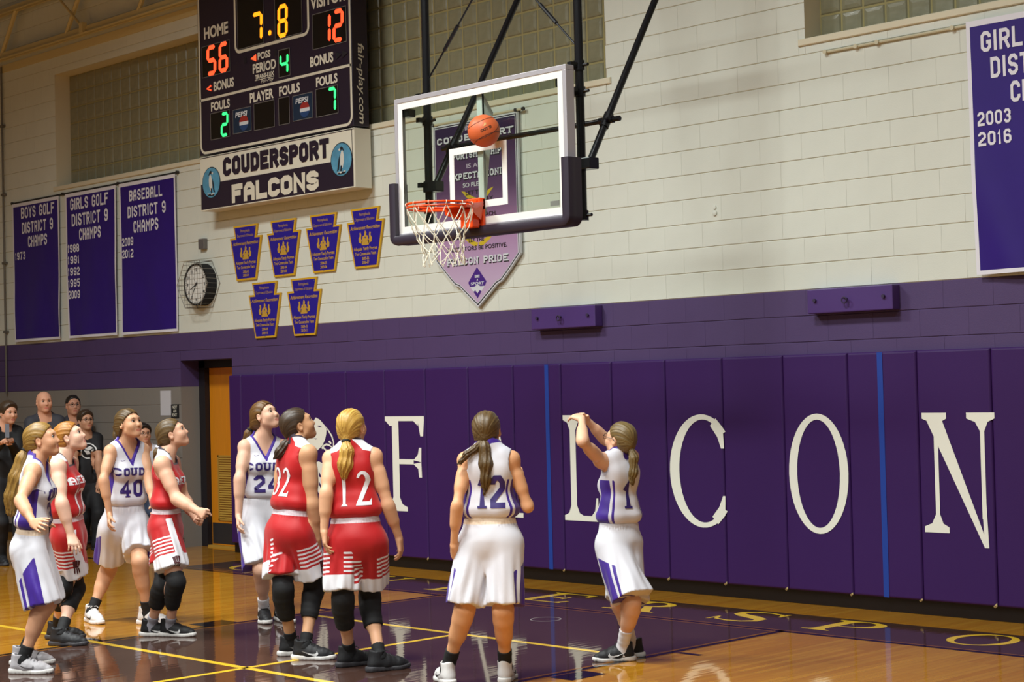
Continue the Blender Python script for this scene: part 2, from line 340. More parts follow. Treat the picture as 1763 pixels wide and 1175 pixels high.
for i in range(26):
    z = .325+i*.0268
    sl = MB().add([(-7.02, .288, z), (-6.44, .288, z), (-6.44, .299, z+.018), (-7.02, .299, z+.018), (-7.02, .291, z-.003), (-6.44, .291, z-.003), (-6.44, .2995, z+.014), (-7.02, .2995, z+.014)], [(0, 1, 2, 3), (7, 6, 5, 4), (0, 4, 5, 1), (3, 2, 6, 7)]).build('louver_slat', M_louver, door); sl.location = (6.8, -.3, 0)
dpart(MB().box(-7.17, -6.27, .296, .30, .035, .27), 'kick_plate', M_kick)
dpart(MB().box(-7.31, -6.2, .37, .40, -.02, 2.13), 'door_light_block', M_blackp); dpart(MB().box(-7.19, -6.25, .24, .37, 0, .018), 'threshold', M_louver)  # unseen black panel added behind the leaf to block light through the gap below
rt = MB(); rt.add([(-7.31, 0, 0), (-7.31, .25, 0), (-7.31, .25, 1.829), (-7.31, 0, 1.829)], [(3, 2, 1, 0)], 0); rt.add([(-7.31, 0, 1.829), (-7.31, .25, 1.829), (-7.31, .25, 2.122), (-7.31, 0, 2.122)], [(3, 2, 1, 0)], 1)
rt.add([(-6.30, 0, 0), (-6.30, .25, 0), (-6.30, .25, 2.122), (-6.30, 0, 2.122)], [(0, 1, 2, 3)], 1); rt.add([(-7.31, 0, 2.122), (-6.30, 0, 2.122), (-6.30, .25, 2.122), (-7.31, .25, 2.122)], [(0, 1, 2, 3)], 2)
dpart(rt, 'door_reveal', [M_grey, M_purplew, M_blackp])
# black vinyl base
M_base = mat('black_vinyl_base', (17, 15, 17), .3, spec=.6)
tag(MB().box(-6.30, XR, -.010, .004, 0, .112).build('baseboard_right', M_base, bevel=.002), kind='structure')
tag(MB().box(XL, -7.31, -.010, .004, 0, .112).build('baseboard_left', M_base, bevel=.002), kind='structure')
# roof edge: open-web joist, deck and side return of the hall
M_joist = mat('cream_steel_paint', (206, 190, 140), .5); M_deck = mat('brown_roof_deck', (104, 92, 70), .8)
ceil = MB().box(XL, XR, -16, .4, 8.7, 8.8).build('ceiling', M_deck); tag(ceil, kind='structure')
jo = empty('roof_joist', (-4, -.15, 6.1)); tag(jo, 'cream steel open-web roof joist running along the wall above the left window', 'joist')
def jpart(mb, n_): o = mb.build(n_, M_joist, jo); o.location = (4, .15, -6.1); return o
jpart(MB().box(XL, XR, -.19, -.10, 6.135, 6.15).box(XL, XR, -.15, -.14, 6.135, 6.23), 'bottom_chord'); jpart(MB().box(XL, XR, -.19, -.10, 6.715, 6.73).box(XL, XR, -.15, -.14, 6.715, 6.80), 'top_chord')
for i in range(12):
    x = -12.78+1.645*i; jpart(MB().tube([(x, -.13, 6.22), (x+.39, -.13, 6.73)], .030, 6), 'web_bar')
for i in range(4):
    x = -9.03+3.29*i; jpart(MB().tube([(x, -.18, 6.22), (x-.66, -.16, 6.74)], .016, 6), 'brace_rod'); jpart(MB().box(x-.04, x+.04, -.20, -.14, 6.15, 6.27), 'bracket')
tag(MB().box(XL, XR, -.012, .30, 6.02, 6.12).build('trim_1', M_joist), kind='structure')
# conduit
cd = empty('conduit', (-11.36, -.03, 1.8)); tag(cd, 'thin grey metal conduit running up the wall at the far left', 'pipe')
M_conduit = mat('galvanised_conduit', (118, 112, 104), .4, metal=.6)
o = MB().tube([(-11.36, -.03, 1.8), (-11.36, -.03, 6.1)], .013, 8).build('pipe', M_conduit, cd, smooth=True); o.location = (11.36, .03, -1.8)
for z in (2.6, 3.5, 4.4, 5.3): o = MB().box(-11.40, -11.32, -.045, .0, z, z+.03).build('clamp', M_conduit, cd); o.location = (11.36, .03, -1.8)
# ------------------------------------------------------------------ floor
def floor_mat():
    m = bpy.data.materials.new('varnished_maple_floor'); m.use_nodes = True; nt = m.node_tree; b = nt.nodes['Principled BSDF']
    tc = nt.nodes.new('ShaderNodeTexCoord'); mp = nt.nodes.new('ShaderNodeMapping'); mp.inputs['Rotation'].default_value = (0, 0, R_(90)); nt.links.new(tc.outputs['Object'], mp.inputs[0])
    br = nt.nodes.new('ShaderNodeTexBrick'); br.inputs['Scale'].default_value = 1; br.inputs['Brick Width'].default_value = 1.1; br.inputs['Row Height'].default_value = .057; br.inputs['Mortar Size'].default_value = .0012; br.inputs['Bias'].default_value = 0
    br.inputs['Color1'].default_value = (*lin((188, 132, 38)), 1); br.inputs['Color2'].default_value = (*lin((172, 112, 26)), 1); br.inputs['Mortar'].default_value = (*lin((140, 90, 24)), 1); nt.links.new(mp.outputs[0], br.inputs['Vector'])
    n = nt.nodes.new('ShaderNodeTexNoise'); mp2 = nt.nodes.new('ShaderNodeMapping'); mp2.inputs['Scale'].default_value = (9, .7, 1); nt.links.new(tc.outputs['Object'], mp2.inputs[0]); n.inputs['Scale'].default_value = 3; n.inputs['Detail'].default_value = 5; nt.links.new(mp2.outputs[0], n.inputs['Vector'])
    mx = nt.nodes.new('ShaderNodeMix'); mx.data_type = 'RGBA'; mx.blend_type = 'MULTIPLY'; mx.inputs[0].default_value = .30; nt.links.new(br.outputs['Color'], mx.inputs[6])
    rp = nt.nodes.new('ShaderNodeValToRGB'); rp.color_ramp.elements[0].color = (.45, .40, .34, 1); rp.color_ramp.elements[1].color = (1.2, 1.15, 1.05, 1); nt.links.new(n.outputs['Fac'], rp.inputs[0]); nt.links.new(rp.outputs[0], mx.inputs[7])
    nt.links.new(mx.outputs[2], b.inputs['Base Color']); gloss(nt, b); return m
def gloss(nt, b, rough=.05):
    b.inputs['Roughness'].default_value = rough; b.inputs['Specular IOR Level'].default_value = .5
    tc = nt.nodes.new('ShaderNodeTexCoord'); mp = nt.nodes.new('ShaderNodeMapping'); mp.inputs['Scale'].default_value = (17.5, 1.2, 1); nt.links.new(tc.outputs['Object'], mp.inputs[0])
    n = nt.nodes.new('ShaderNodeTexNoise'); n.inputs['Scale'].default_value = 1.0; n.inputs['Detail'].default_value = 1; nt.links.new(mp.outputs[0], n.inputs['Vector'])
    bp = nt.nodes.new('ShaderNodeBump'); bp.inputs['Strength'].default_value = .10; bp.inputs['Distance'].default_value = .006; nt.links.new(n.outputs['Fac'], bp.inputs['Height']); nt.links.new(bp.outputs[0], b.inputs['Normal'])
def paint_mat(name, rgb):
    m = bpy.data.materials.new(name); m.use_nodes = True; b = m.node_tree.nodes['Principled BSDF']; b.inputs['Base Color'].default_value = (*lin(rgb), 1); gloss(m.node_tree, b); return m
floor = MB().box(XL, XR+3, -16, .4, -.06, 0).build('floor', floor_mat()); tag(floor, kind='structure')
M_lane = paint_mat('dark_plum_floor_paint', (70, 49, 42)); M_line = paint_mat('black_floor_paint', (20, 16, 22)); M_yel = paint_mat('yellow_floor_paint', (238, 194, 56)); M_thin = paint_mat('orange_floor_line', (150, 92, 40)); M_ring = paint_mat('pale_floor_ring', (170, 164, 160))
def flat(name, rects, z, m):
    mb = MB()
    for x0, x1, y0, y1 in rects: mb.box(x0, x1, y0, y1, z-.0004, z)
    return mb.build(name, m, floor)
flat('painted_strip', [(-5.5, 6.1, -1.235, -.52)], .0006, M_lane); flat('painted_lane', [(-1.44, 2.03, -15, -1.30)], .0006, M_lane)
flat('baseline', [(-8, 7, -1.31, -1.255)], .0009, M_line); flat('lane_edge_line', [(2.05, 2.10, -15, -1.26)], .0009, M_line); flat('lane_edge_line', [(-1.52, -1.47, -15, -1.26)], .0009, M_line)
flat('thin_line', [(2.025, 2.040, -15, -1.30), (2.108, 2.118, -15, -1.31)], .0011, M_thin); flat('thin_line', [(-1.455, -1.440, -15, -1.30)], .0011, M_thin); flat('thin_line', [(-5.5, 6.1, -1.255, -1.240)], .0011, M_thin); flat('thin_line', [(-1.44, 2.03, -1.326, -1.312)], .0011, M_thin)
for x0, x1 in ((2.10, 2.31), (-1.73, -1.52)):
    flat('lane_block', [(x0, x1, -3.62, -3.32)], .0010, M_line); flat('lane_mark', [(x0, x1, -2.46, -2.41)], .0010, M_line); flat('lane_mark', [(x0, x1, -4.52, -4.47)], .0010, M_line)
flat('yellow_line', [(-9, 6, -4.585, -4.53)], .0013, M_yel); flat('yellow_line', [(-1.44, 2.03, -2.75, -2.70)], .0013, M_yel); flat('yellow_line', [(.31, .36, -12, -2.75)], .0013, M_yel)
rg = MB(); n = 28
for i in range(n):
    a, c = 2*math.pi*i/n, 2*math.pi*(i+1)/n; rg.add([(.3+r_*math.cos(t), -1.82+r_*math.sin(t), .0011) for r_, t in ((.118, a), (.118, c), (.108, c), (.108, a))], [(3, 2, 1, 0)] if False else [(0, 1, 2, 3)])
rg.build('floor_ring', M_ring, floor)
# serif letters used on the pads and on the floor (unit box 0..1 x 0..1)
def vst(pts, ws):
    o = []; P = [Vector(p) for p in pts]; n = len(P); nr = []
    for i in range(n):
        d = (P[min(n-1, i+1)]-P[max(0, i-1)]).normalized(); nr.append(Vector((-d.y, d.x)))
    for i in range(n-1): o.append([P[i]-nr[i]*ws[i]/2, P[i+1]-nr[i+1]*ws[i+1]/2, P[i+1]+nr[i+1]*ws[i+1]/2, P[i]+nr[i]*ws[i]/2])
    return o
def ringpoly(cx, cz, ro, zo, ri, zi, a0=0, a1=360, n=40, dx=0.):
    o = []
    for i in range(n):
        t, u = R_(a0+(a1-a0)*i/n), R_(a0+(a1-a0)*(i+1)/n)
        o.append([(cx+ro*math.cos(t), cz+zo*math.sin(t)), (cx+ro*math.cos(u), cz+zo*math.sin(u)), (cx+dx+ri*math.cos(u), cz+zi*math.sin(u)), (cx+dx+ri*math.cos(t), cz+zi*math.sin(t))])
    return o
def stem(x, w_, z0=0., z1=1., sl=.12, sr=.12, sh=.045, top=True, bot=True):
    o = [[(x, z0), (x+w_, z0), (x+w_, z1), (x, z1)]]
    def flare(zb, s):
        q = [[(x-sl, zb), (x+w_+sr, zb), (x+w_+sr, zb+s*sh), (x-sl, zb+s*sh)], [(x-sl, zb+s*sh), (x+w_+sr, zb+s*sh), (x+w_+sr*.35, zb+s*sh*1.6), (x-sl*.35, zb+s*sh*1.6)], [(x-sl*.35, zb+s*sh*1.6), (x+w_+sr*.35, zb+s*sh*1.6), (x+w_, zb+s*sh*3.2), (x, zb+s*sh*3.2)]]
        return q if s > 0 else [p[::-1] for p in q]
    if bot: o += flare(z0, 1)
    if top: o += flare(z1, -1)
    return o
def serif(ch):
    if ch == 'F':
        o = stem(.18, .17, sr=.19, sl=.18, top=False)+[[(.0, .95), (1, .95), (1, 1), (0, 1)], [(.12, .90), (.35, .90), (.35, .96), (.0, .96)], [(.84, .955), (.90, .79), (.97, .79), (1, .955)], [(.72, .955), (.84, .90), (.86, .955)]]
        return o+[[(.35, .495), (.72, .495), (.72, .548), (.35, .548)], [(.66, .495), (.72, .495), (.83, .45), (.85, .36), (.92, .36), (.91, .52)][::1], [(.66, .545), (.91, .52), (.92, .67), (.86, .67), (.83, .60), (.74, .55)]]
    if ch == 'L': return stem(.2, .17, sl=.2, sr=.22)+[[(.0, 0), (1, 0), (1, .05), (0, .05)], [(.80, .05), (1, .05), (1, .22), (.95, .22), (.90, .10)]]
    if ch == 'C': return ringpoly(.60, .5, .60, .5, .445, .455, 44, 316, 40, .02)+[[(.86, .965), (.76, .90), (.885, .80), (.985, .885)], [(.985, .885), (.885, .80), (.945, .70), (1.0, .70)], [(.76, .10), (.86, .035), (.99, .115), (.885, .185)], [(.885, .185), (.99, .115), (1.0, .285), (.96, .285)]]
    if ch == 'O': return ringpoly(.5, .5, .5, .5, .36, .45, 0, 360, 48)
    if ch == 'N': return stem(.17, .06, sl=.17, sr=.13, z0=.06)+stem(.84, .06, sl=.19, sr=.15, z0=.18, bot=False)+[[(.02, 1), (.26, 1), (.92, -.04), (.86, -.04)], [(.84, .3), (.90, .3), (.92, -.04), (.86, -.04)]]
    if ch == 'A': return [[(.10, .0), (.17, .0), (.50, .92), (.46, 1)], [(.66, 0), (.86, 0), (.56, 1), (.46, 1)], [(.27, .32), (.73, .32), (.70, .38), (.29, .38)], [(0, 0), (.3, 0), (.3, .045), (0, .045)], [(.56, 0), (1, 0), (1, .045), (.56, .045)]]
    if ch == 'U': return stem(.14, .18, z0=.28, bot=False, sl=.14)+stem(.80, .07, z0=.28, bot=False)+[[(a[0], a[1]) for a in q] for q in ringpoly(.505, .30, .365, .30, .20, .245, 180, 360, 20, .05)]
    if ch == 'D': return stem(.12, .18, sl=.12, sr=0)+ringpoly(.34, .5, .62, .5, .44, .45, -90, 90, 28)+[[(.2, 0), (.4, 0), (.4, .05), (.2, .05)], [(.2, .95), (.4, .95), (.4, 1), (.2, 1)]]
    if ch == 'E': return stem(.12, .18, sl=.12, sr=.02)+[[(.2, .94), (.9, .94), (.9, 1), (.2, 1)], [(.82, .78), (.9, .78), (.9, .96), (.76, .96)], [(.2, 0), (.96, 0), (.96, .06), (.2, .06)], [(.80, .04), (.94, .04), (.98, .24), (.92, .24)], [(.3, .48), (.68, .48), (.68, .54), (.3, .54)], [(.62, .40), (.68, .40), (.68, .62), (.62, .62)]]
    if ch == 'R': return stem(.12, .18, sl=.12, sr=.12)+ringpoly(.42, .74, .40, .26, .22, .21, -90, 90, 22)+[[(.2, .95), (.44, .95), (.44, 1), (.2, 1)], [(.2, .48), (.44, .48), (.44, .53), (.2, .53)], [(.44, .50), (.60, .50), (.92, .05), (.72, .05)], [(.70, 0), (1, 0), (1, .05), (.70, .05)]]
    if ch == 'P': return stem(.12, .18, sl=.12, sr=.14)+ringpoly(.44, .72, .44, .28, .26, .23, -90, 90, 24)+[[(.2, .95), (.46, .95), (.46, 1), (.2, 1)], [(.2, .44), (.46, .44), (.46, .49), (.2, .49)]]
    if ch == 'S':
        return vst([(.88, .74), (.80, .90), (.58, .97), (.32, .95), (.17, .82), (.19, .68), (.36, .57), (.60, .48), (.80, .37), (.83, .20), (.68, .06), (.44, .025), (.22, .09), (.12, .28)], [.05, .06, .06, .08, .13, .17, .20, .21, .18, .13, .08, .06, .06, .05])+[[(.86, .70), (.91, .70), (.90, 1), (.85, .95)], [(.09, 0), (.14, .05), (.14, .32), (.09, .32)]]
    if ch == 'T': return stem(.41, .18, top=False)+[[(.02, .94), (.98, .94), (.98, 1), (.02, 1)], [(.02, .76), (.08, .76), (.14, .95), (.02, .95)], [(.92, .76), (.98, .76), (.98, .95), (.86, .95)]]
FX = [('C', -4.80), ('O', -3.86), ('U', -2.86), ('D', -1.68), ('E', -.53), ('R', .44), ('S', 1.44), ('P', 2.35), ('O', 3.38), ('R', 4.36), ('T', 5.32)]
for ch, cx in FX:
    mb = MB(); w_ = .52 if ch not in 'O' else .46
    for q in serif(ch): mb.add([(cx-w_/2+p[0]*w_, -1.085+p[1]*.50, .0012+.00003*(len(mb.f) % 31)) for p in q], [tuple(range(len(q)))])
    mb.build('floor_letter', M_yel, floor)
# ------------------------------------------------------------------ wall pads
M_pad = mat('purple_vinyl_padding', (55, 25, 86), .5, noise=.05, nscale=2, bump=.12, bscale=160, spec=.3); M_lett = mat('cream_white_vinyl', (238, 236, 224), .5); M_tape = mat('blue_tape', (22, 60, 150), .5); M_foam = mat('torn_tan_foam', (186, 164, 112), .9)
PJ = [-6.30, -6.07]+[-.607*k for k in range(9, -1, -1)]+[.607*k for k in range(1, 8)]
pads = []
for i in range(len(PJ)-1):
    x0, x1 = PJ[i], PJ[i+1]; cx = (x0+x1)/2
    r = empty('wall_pad', (cx, 0, .107)); c = MB(); n = 6; w2 = (x1-x0)/2-.0015
    b_ = MB(); b_.cbox(-w2, w2, -.052, -.002, 0, 1.829, .012); b_.build('pad_cover', M_pad, r, bevel=.006)
    f_ = MB(); rr = random.Random(i); a = w2-.004
    f_.add([(a-.03, -.05, .0), (a+.003, -.053, .003), (a, -.05, .03*rr.uniform(.5, 1)), (a-.012, -.058, .008), (a-.02, -.045, -.012)], [(0, 1, 3), (1, 2, 3), (2, 0, 3), (0, 4, 1), (0, 3, 4)]); f_.build('torn_foam', M_foam, r)
    pads.append((x0, x1, r))
def pad_at(x):
    for p in pads:
        if p[0] <= x < p[1]: return p
def on_pad(name, polys, x, m, y=-.0555, zadd=0.):
    """print stuck on the padding; pieces are shared out to the pad that carries most of it"""
    r = pad_at(x)[2]; cx = r.location.x; mb = MB()
    for q in polys: mb.add([(p[0]-cx, y-(len(mb.f) % 61)*2e-5, p[1]-.107) for p in q], [tuple(range(len(q)))])
    o = mb.build(name, m, r); return o
for ch, x0, x1 in (('F', -3.64, -3.056), ('A', -2.46, -1.72), ('L', -1.195, -.79), ('C', .035, .615), ('O', 1.256, 1.81), ('N', 2.465, 3.03), ('S', 3.72, 4.25)):
    z0, z1 = (.555, 1.478); sp = serif(ch)
    on_pad('letter', [[(x0+p[0]*(x1-x0), z0+p[1]*(z1-z0)) for p in q] for q in sp], (x0+x1)/2, M_lett)
for xt in (-1.385, 2.117): on_pad('blue_tape', [[(xt-.024, .112), (xt+.024, .112), (xt+.024, 1.931), (xt-.024, 1.931)]], xt, M_tape, -.0550)
# falcon head emblem, white on purple, left of the F
EM_HEAD = [ (-4.746, 1.472), (-4.680, 1.449), (-4.601, 1.390), (-4.573, 1.349), (-4.579, 1.303), (-4.598, 1.249), (-4.645, 1.185), (-4.721, 1.138), (-4.759, 1.122), (-4.793, 1.129), (-4.799, 1.142), (-4.864, 1.128), (-4.946, 1.155), (-4.960, 1.201), (-4.912, 1.275), (-4.841, 1.358), (-4.782, 1.440) ]
EM_CREST = [ (-4.601, 1.390), (-4.536, 1.344), (-4.479, 1.286), (-4.452, 1.222), (-4.455, 1.141), (-4.477, 1.154), (-4.470, 1.222), (-4.502, 1.281), (-4.551, 1.335), (-4.587, 1.372) ]
EM_EYE = [ (-4.547, 1.231), (-4.518, 1.236), (-4.494, 1.209), (-4.505, 1.195), (-4.541, 1.217) ]
EM_BEAK = [ (-4.658, 1.157), (-4.627, 1.180), (-4.585, 1.196), (-4.539, 1.191), (-4.477, 1.159), (-4.541, 1.131), (-4.591, 1.135), (-4.624, 1.159), (-4.658, 1.157) ]
EM_WING = [ (-4.713, 1.020), (-4.666, 1.006), (-4.600, 1.001), (-4.605, 0.989), (-4.635, 0.966), (-4.602, 0.930), (-4.643, 0.911), (-4.620, 0.857), (-4.641, 0.811), (-4.616, 0.739), (-4.649, 0.665), (-4.708, 0.673), (-4.751, 0.726), (-4.792, 0.826), (-4.833, 0.944), (-4.846, 0.999) ]
EM_TIP = [ (-4.721, 0.645), (-4.688, 0.614), (-4.722, 0.619) ]
on_pad('falcon_emblem', [EM_HEAD, EM_CREST, EM_EYE, EM_WING, EM_TIP]+vst(EM_BEAK, [.020]*9), -4.62, M_lett)
on_pad('emblem_dark_mark', [[ (-4.727, 1.387), (-4.690, 1.389), (-4.641, 1.373), (-4.690, 1.376) ], [ (-4.799, 1.271), (-4.769, 1.255), (-4.724, 1.255), (-4.762, 1.246) ], [ (-4.711, 0.919), (-4.669, 0.856), (-4.713, 0.864) ], [ (-4.714, 0.819), (-4.650, 0.724), (-4.676, 0.733), (-4.716, 0.782) ]], -4.62, M_pad, -.0575)
PAD_LABELS = ['narrow purple wall pad right beside the orange door', 'blank purple wall pad, second one right of the orange door', 'blank purple wall pad just left of the falcon emblem',
    'purple wall pad bearing the white falcon head emblem', 'blank purple wall pad between the falcon emblem and the letter F', 'purple wall pad bearing the big white letter F',
    'blank purple wall pad just right of the letter F', 'purple wall pad whose letter A is hidden behind the white number 12', 'purple wall pad with a blue tape stripe left of the letter L', 'purple wall pad bearing the big white letter L',
    'blank purple wall pad between the letters L and C', 'purple wall pad bearing the big white letter C', 'blank purple wall pad between the letters C and O', 'purple wall pad bearing the big white letter O',
    'purple wall pad with a blue tape stripe between O and N', 'purple wall pad bearing the big white letter N', 'blank purple wall pad right of the letter N', 'purple wall pad bearing the letter S after the blank one']
for (x0, x1, r), lb in zip(pads, PAD_LABELS): tag(r, lb, 'wall pad', 'purple wall pads')
# ------------------------------------------------------------------ people
F32 = np.float32
def V3(*a): return np.array(a, float)
def unit(v):
    v = np.asarray(v, float); return v/max(1e-9, np.linalg.norm(v))
def cap(a, b, ra, rb, k=.02, sq=None, s=1.0, sub=False):
    return ['c', np.asarray(a, float), np.asarray(b, float), ra, rb, k, sq, s, sub]
def ell(c, r, R=None, k=.02, sub=False):
    return ['e', np.asarray(c, float), np.asarray(r, float), np.eye(3) if R is None else R, k, sub]
def pd(q, pr):
    if pr[0] == 'c':
        _, a, b, ra, rb, k, sq, s, sub = pr
        pa = q - a.astype(F32); ba = (b-a).astype(F32)
        if sq is not None:
            n = sq.astype(F32); f = F32(1/s-1)
            pa = pa + (pa@n)[..., None]*n*f; ba = ba + (ba@n)*n*f
        h = np.clip((pa@ba)/max(1e-9, float(ba@ba)), 0, 1)
        d = pa - h[..., None]*ba
        return np.sqrt((d*d).sum(-1)) - (ra + (rb-ra)*h).astype(F32)
    _, c, r, R, k, sub = pr
    l = (q - c.astype(F32))@R.astype(F32)
    l = l/r.astype(F32); k0 = np.sqrt((l*l).sum(-1)); l = l/r.astype(F32); k1 = np.sqrt((l*l).sum(-1))
    return k0*(k0-1)/np.maximum(k1, 1e-6)
def blend(d, e, pr):
    k = pr[-4] if pr[0] == 'c' else pr[-2]
    if pr[-1]:
        e = -e; h = np.maximum(k-np.abs(d-e), 0)/k; return np.maximum(d, e)+h*h*k*F32(.25)
    h = np.maximum(k-np.abs(d-e), 0)/k; return np.minimum(d, e)-h*h*k*F32(.25)
def field(q, prims, post=None):
    d = np.full(q.shape[:-1], 9, F32)
    for pr in prims: d = blend(d, pd(q, pr), pr)
    return post(d, q) if post else d
def polygonize(prims, h, post=None, lo=None, hi=None, fn=None):
    """signed distance field -> one continuous quad mesh (sparse surface nets)"""
    if lo is None:
        L = []
        for pr in prims:
            if pr[-1]: continue
            if pr[0] == 'c':
                r = max(pr[3], pr[4])+.03; L += [pr[1]-r, pr[2]-r, pr[1]+r, pr[2]+r]
            else:
                r = max(pr[2])+.03; L += [pr[1]-r, pr[1]+r]
        lo = np.min(L, 0); hi = np.max(L, 0)
    n = 4; H = n*h
    dims = np.ceil((hi-lo)/H).astype(int)+1
    g = np.stack(np.meshgrid(*[np.arange(x) for x in dims], indexing='ij'), -1)
    cen = (lo + (g+.5)*H - h*.5).astype(F32)
    flat = cen.reshape(-1, 3); half = np.sqrt(3)*H/2
    D = np.full(len(flat), 9, F32); E = []
    for pr in ([] if fn else prims):
        e = pd(flat, pr); E.append(e); D = blend(D, e, pr)
    if fn: D = fn(flat)
    if post: D = post(D, flat)
    act = np.nonzero(np.abs(D) < half*2.1+.012)[0]
    o = (np.stack(np.meshgrid(*[np.arange(n)]*3, indexing='ij'), -1).reshape(-1, 3)*h - (n-1)*h/2).astype(F32)
    P = (flat[act][:, None, :] + o[None]).astype(F32)
    d = np.full(P.shape[:2], 9, F32)
    if fn: d = fn(P.reshape(-1, 3)).reshape(d.shape)
    for pr, e in zip(prims, E):
        k = pr[-4] if pr[0] == 'c' else pr[-2]
        m = np.nonzero(e[act] < half*2.0+k+.03)[0]
        if len(m): d[m] = blend(d[m], pd(P[m], pr), pr)
    if post: d = post(d.reshape(-1), P.reshape(-1, 3)).reshape(d.shape)
    vol = np.repeat(np.repeat(np.repeat(D.reshape(dims), n, 0), n, 1), n, 2)
    ii = np.stack(np.unravel_index(act, dims), -1)*n
    oo = np.stack(np.meshgrid(*[np.arange(n)]*3, indexing='ij'), -1).reshape(-1, 3)
    idx = ii[:, None, :]+oo[None]
    vol[idx[..., 0], idx[..., 1], idx[..., 2]] = d
    S = (vol < 0)
    c8 = [S[a:S.shape[0]-1+a, b:S.shape[1]-1+b, c:S.shape[2]-1+c] for a in (0, 1) for b in (0, 1) for c in (0, 1)]
    sm = np.zeros(c8[0].shape, np.uint8)
    for c in c8: sm += c
    mix = np.nonzero((sm > 0) & (sm < 8)); mi = np.stack(mix, -1); N = len(mi)
    cid = np.full(sm.shape, -1, np.int32); cid[mix] = np.arange(N)
    vv = {}
    for a in (0, 1):
        for b in (0, 1):
            for c in (0, 1): vv[a, b, c] = vol[mix[0]+a, mix[1]+b, mix[2]+c]
    acc = np.zeros((N, 3)); cnt = np.zeros(N)
    for A in vv:
        for ax in range(3):
            if A[ax]: continue
            B = list(A); B[ax] = 1; va, vb = vv[A], vv[tuple(B)]
            m = (va < 0) != (vb < 0); t = np.where(m, va/np.where(m, va-vb, 1), 0)
            pt = np.zeros((N, 3)); pt[:] = A; pt[:, ax] = t
            acc += pt*m[:, None]; cnt += m
    verts = lo + (mi + acc/np.maximum(cnt, 1)[:, None])*h
    quads = []
    for ax in range(3):
        sl0 = [slice(1, -1)]*3; sl1 = [slice(1, -1)]*3; sl0[ax] = slice(0, -1); sl1[ax] = slice(1, None)
        a, b = S[tuple(sl0)], S[tuple(sl1)]
        for flip in (0, 1):
            m = np.stack(np.nonzero((a & ~b) if not flip else (b & ~a)), -1)
            if not len(m): continue
            off = np.array([1, 1, 1]); off[ax] = 0; m = m+off
            u, v = [(1, 2), (2, 0), (0, 1)][ax]
            def q(du, dv):
                t = m.copy(); t[:, u] -= du; t[:, v] -= dv; return cid[t[:, 0], t[:, 1], t[:, 2]]
            f = np.stack([q(1, 1), q(0, 1), q(0, 0), q(1, 0)], -1)
            if flip: f = f[:, ::-1]
            quads.append(f[(f >= 0).all(1)])
    return verts, np.concatenate(quads)
def npmesh(name, v, f, mat, parent, attrs=None):
    me = bpy.data.meshes.new(name); n = f.shape[1]
    me.vertices.add(len(v)); me.vertices.foreach_set('co', np.asarray(v, F32).ravel())
    me.loops.add(f.size); me.loops.foreach_set('vertex_index', f.astype(np.int32).ravel())
    me.polygons.add(len(f)); me.polygons.foreach_set('loop_start', np.arange(0, f.size, n, dtype=np.int32))
    me.update(calc_edges=True); me.validate()
    me.polygons.foreach_set('use_smooth', np.ones(len(me.polygons), bool))
    for k, a in (attrs or {}).items():
        at = me.attributes.new(k, 'FLOAT', 'POINT'); at.data.foreach_set('value', np.asarray(a, F32))
    for m in (mat if isinstance(mat, (list, tuple)) else [mat]): me.materials.append(m)
    o = bpy.data.objects.new(name, me); COL.objects.link(o)
    if parent: o.parent = parent
    return o
def waves(q, seed, f=9.0, n=5):
    r = random.Random(seed); s = np.zeros(q.shape[:-1], F32)
    for i in range(n):
        k = np.array([r.gauss(0, 1), r.gauss(0, 1), r.gauss(0, .8)])*f*(.6+.35*i)
        s += np.sin(q@k.astype(F32)+F32(r.uniform(0, 6))).astype(F32)/(1+.45*i)
    return s/F32(2)
def sstep(a, b, x):
    t = np.clip((x-a)/(b-a), 0, 1); return t*t*(3-2*t)

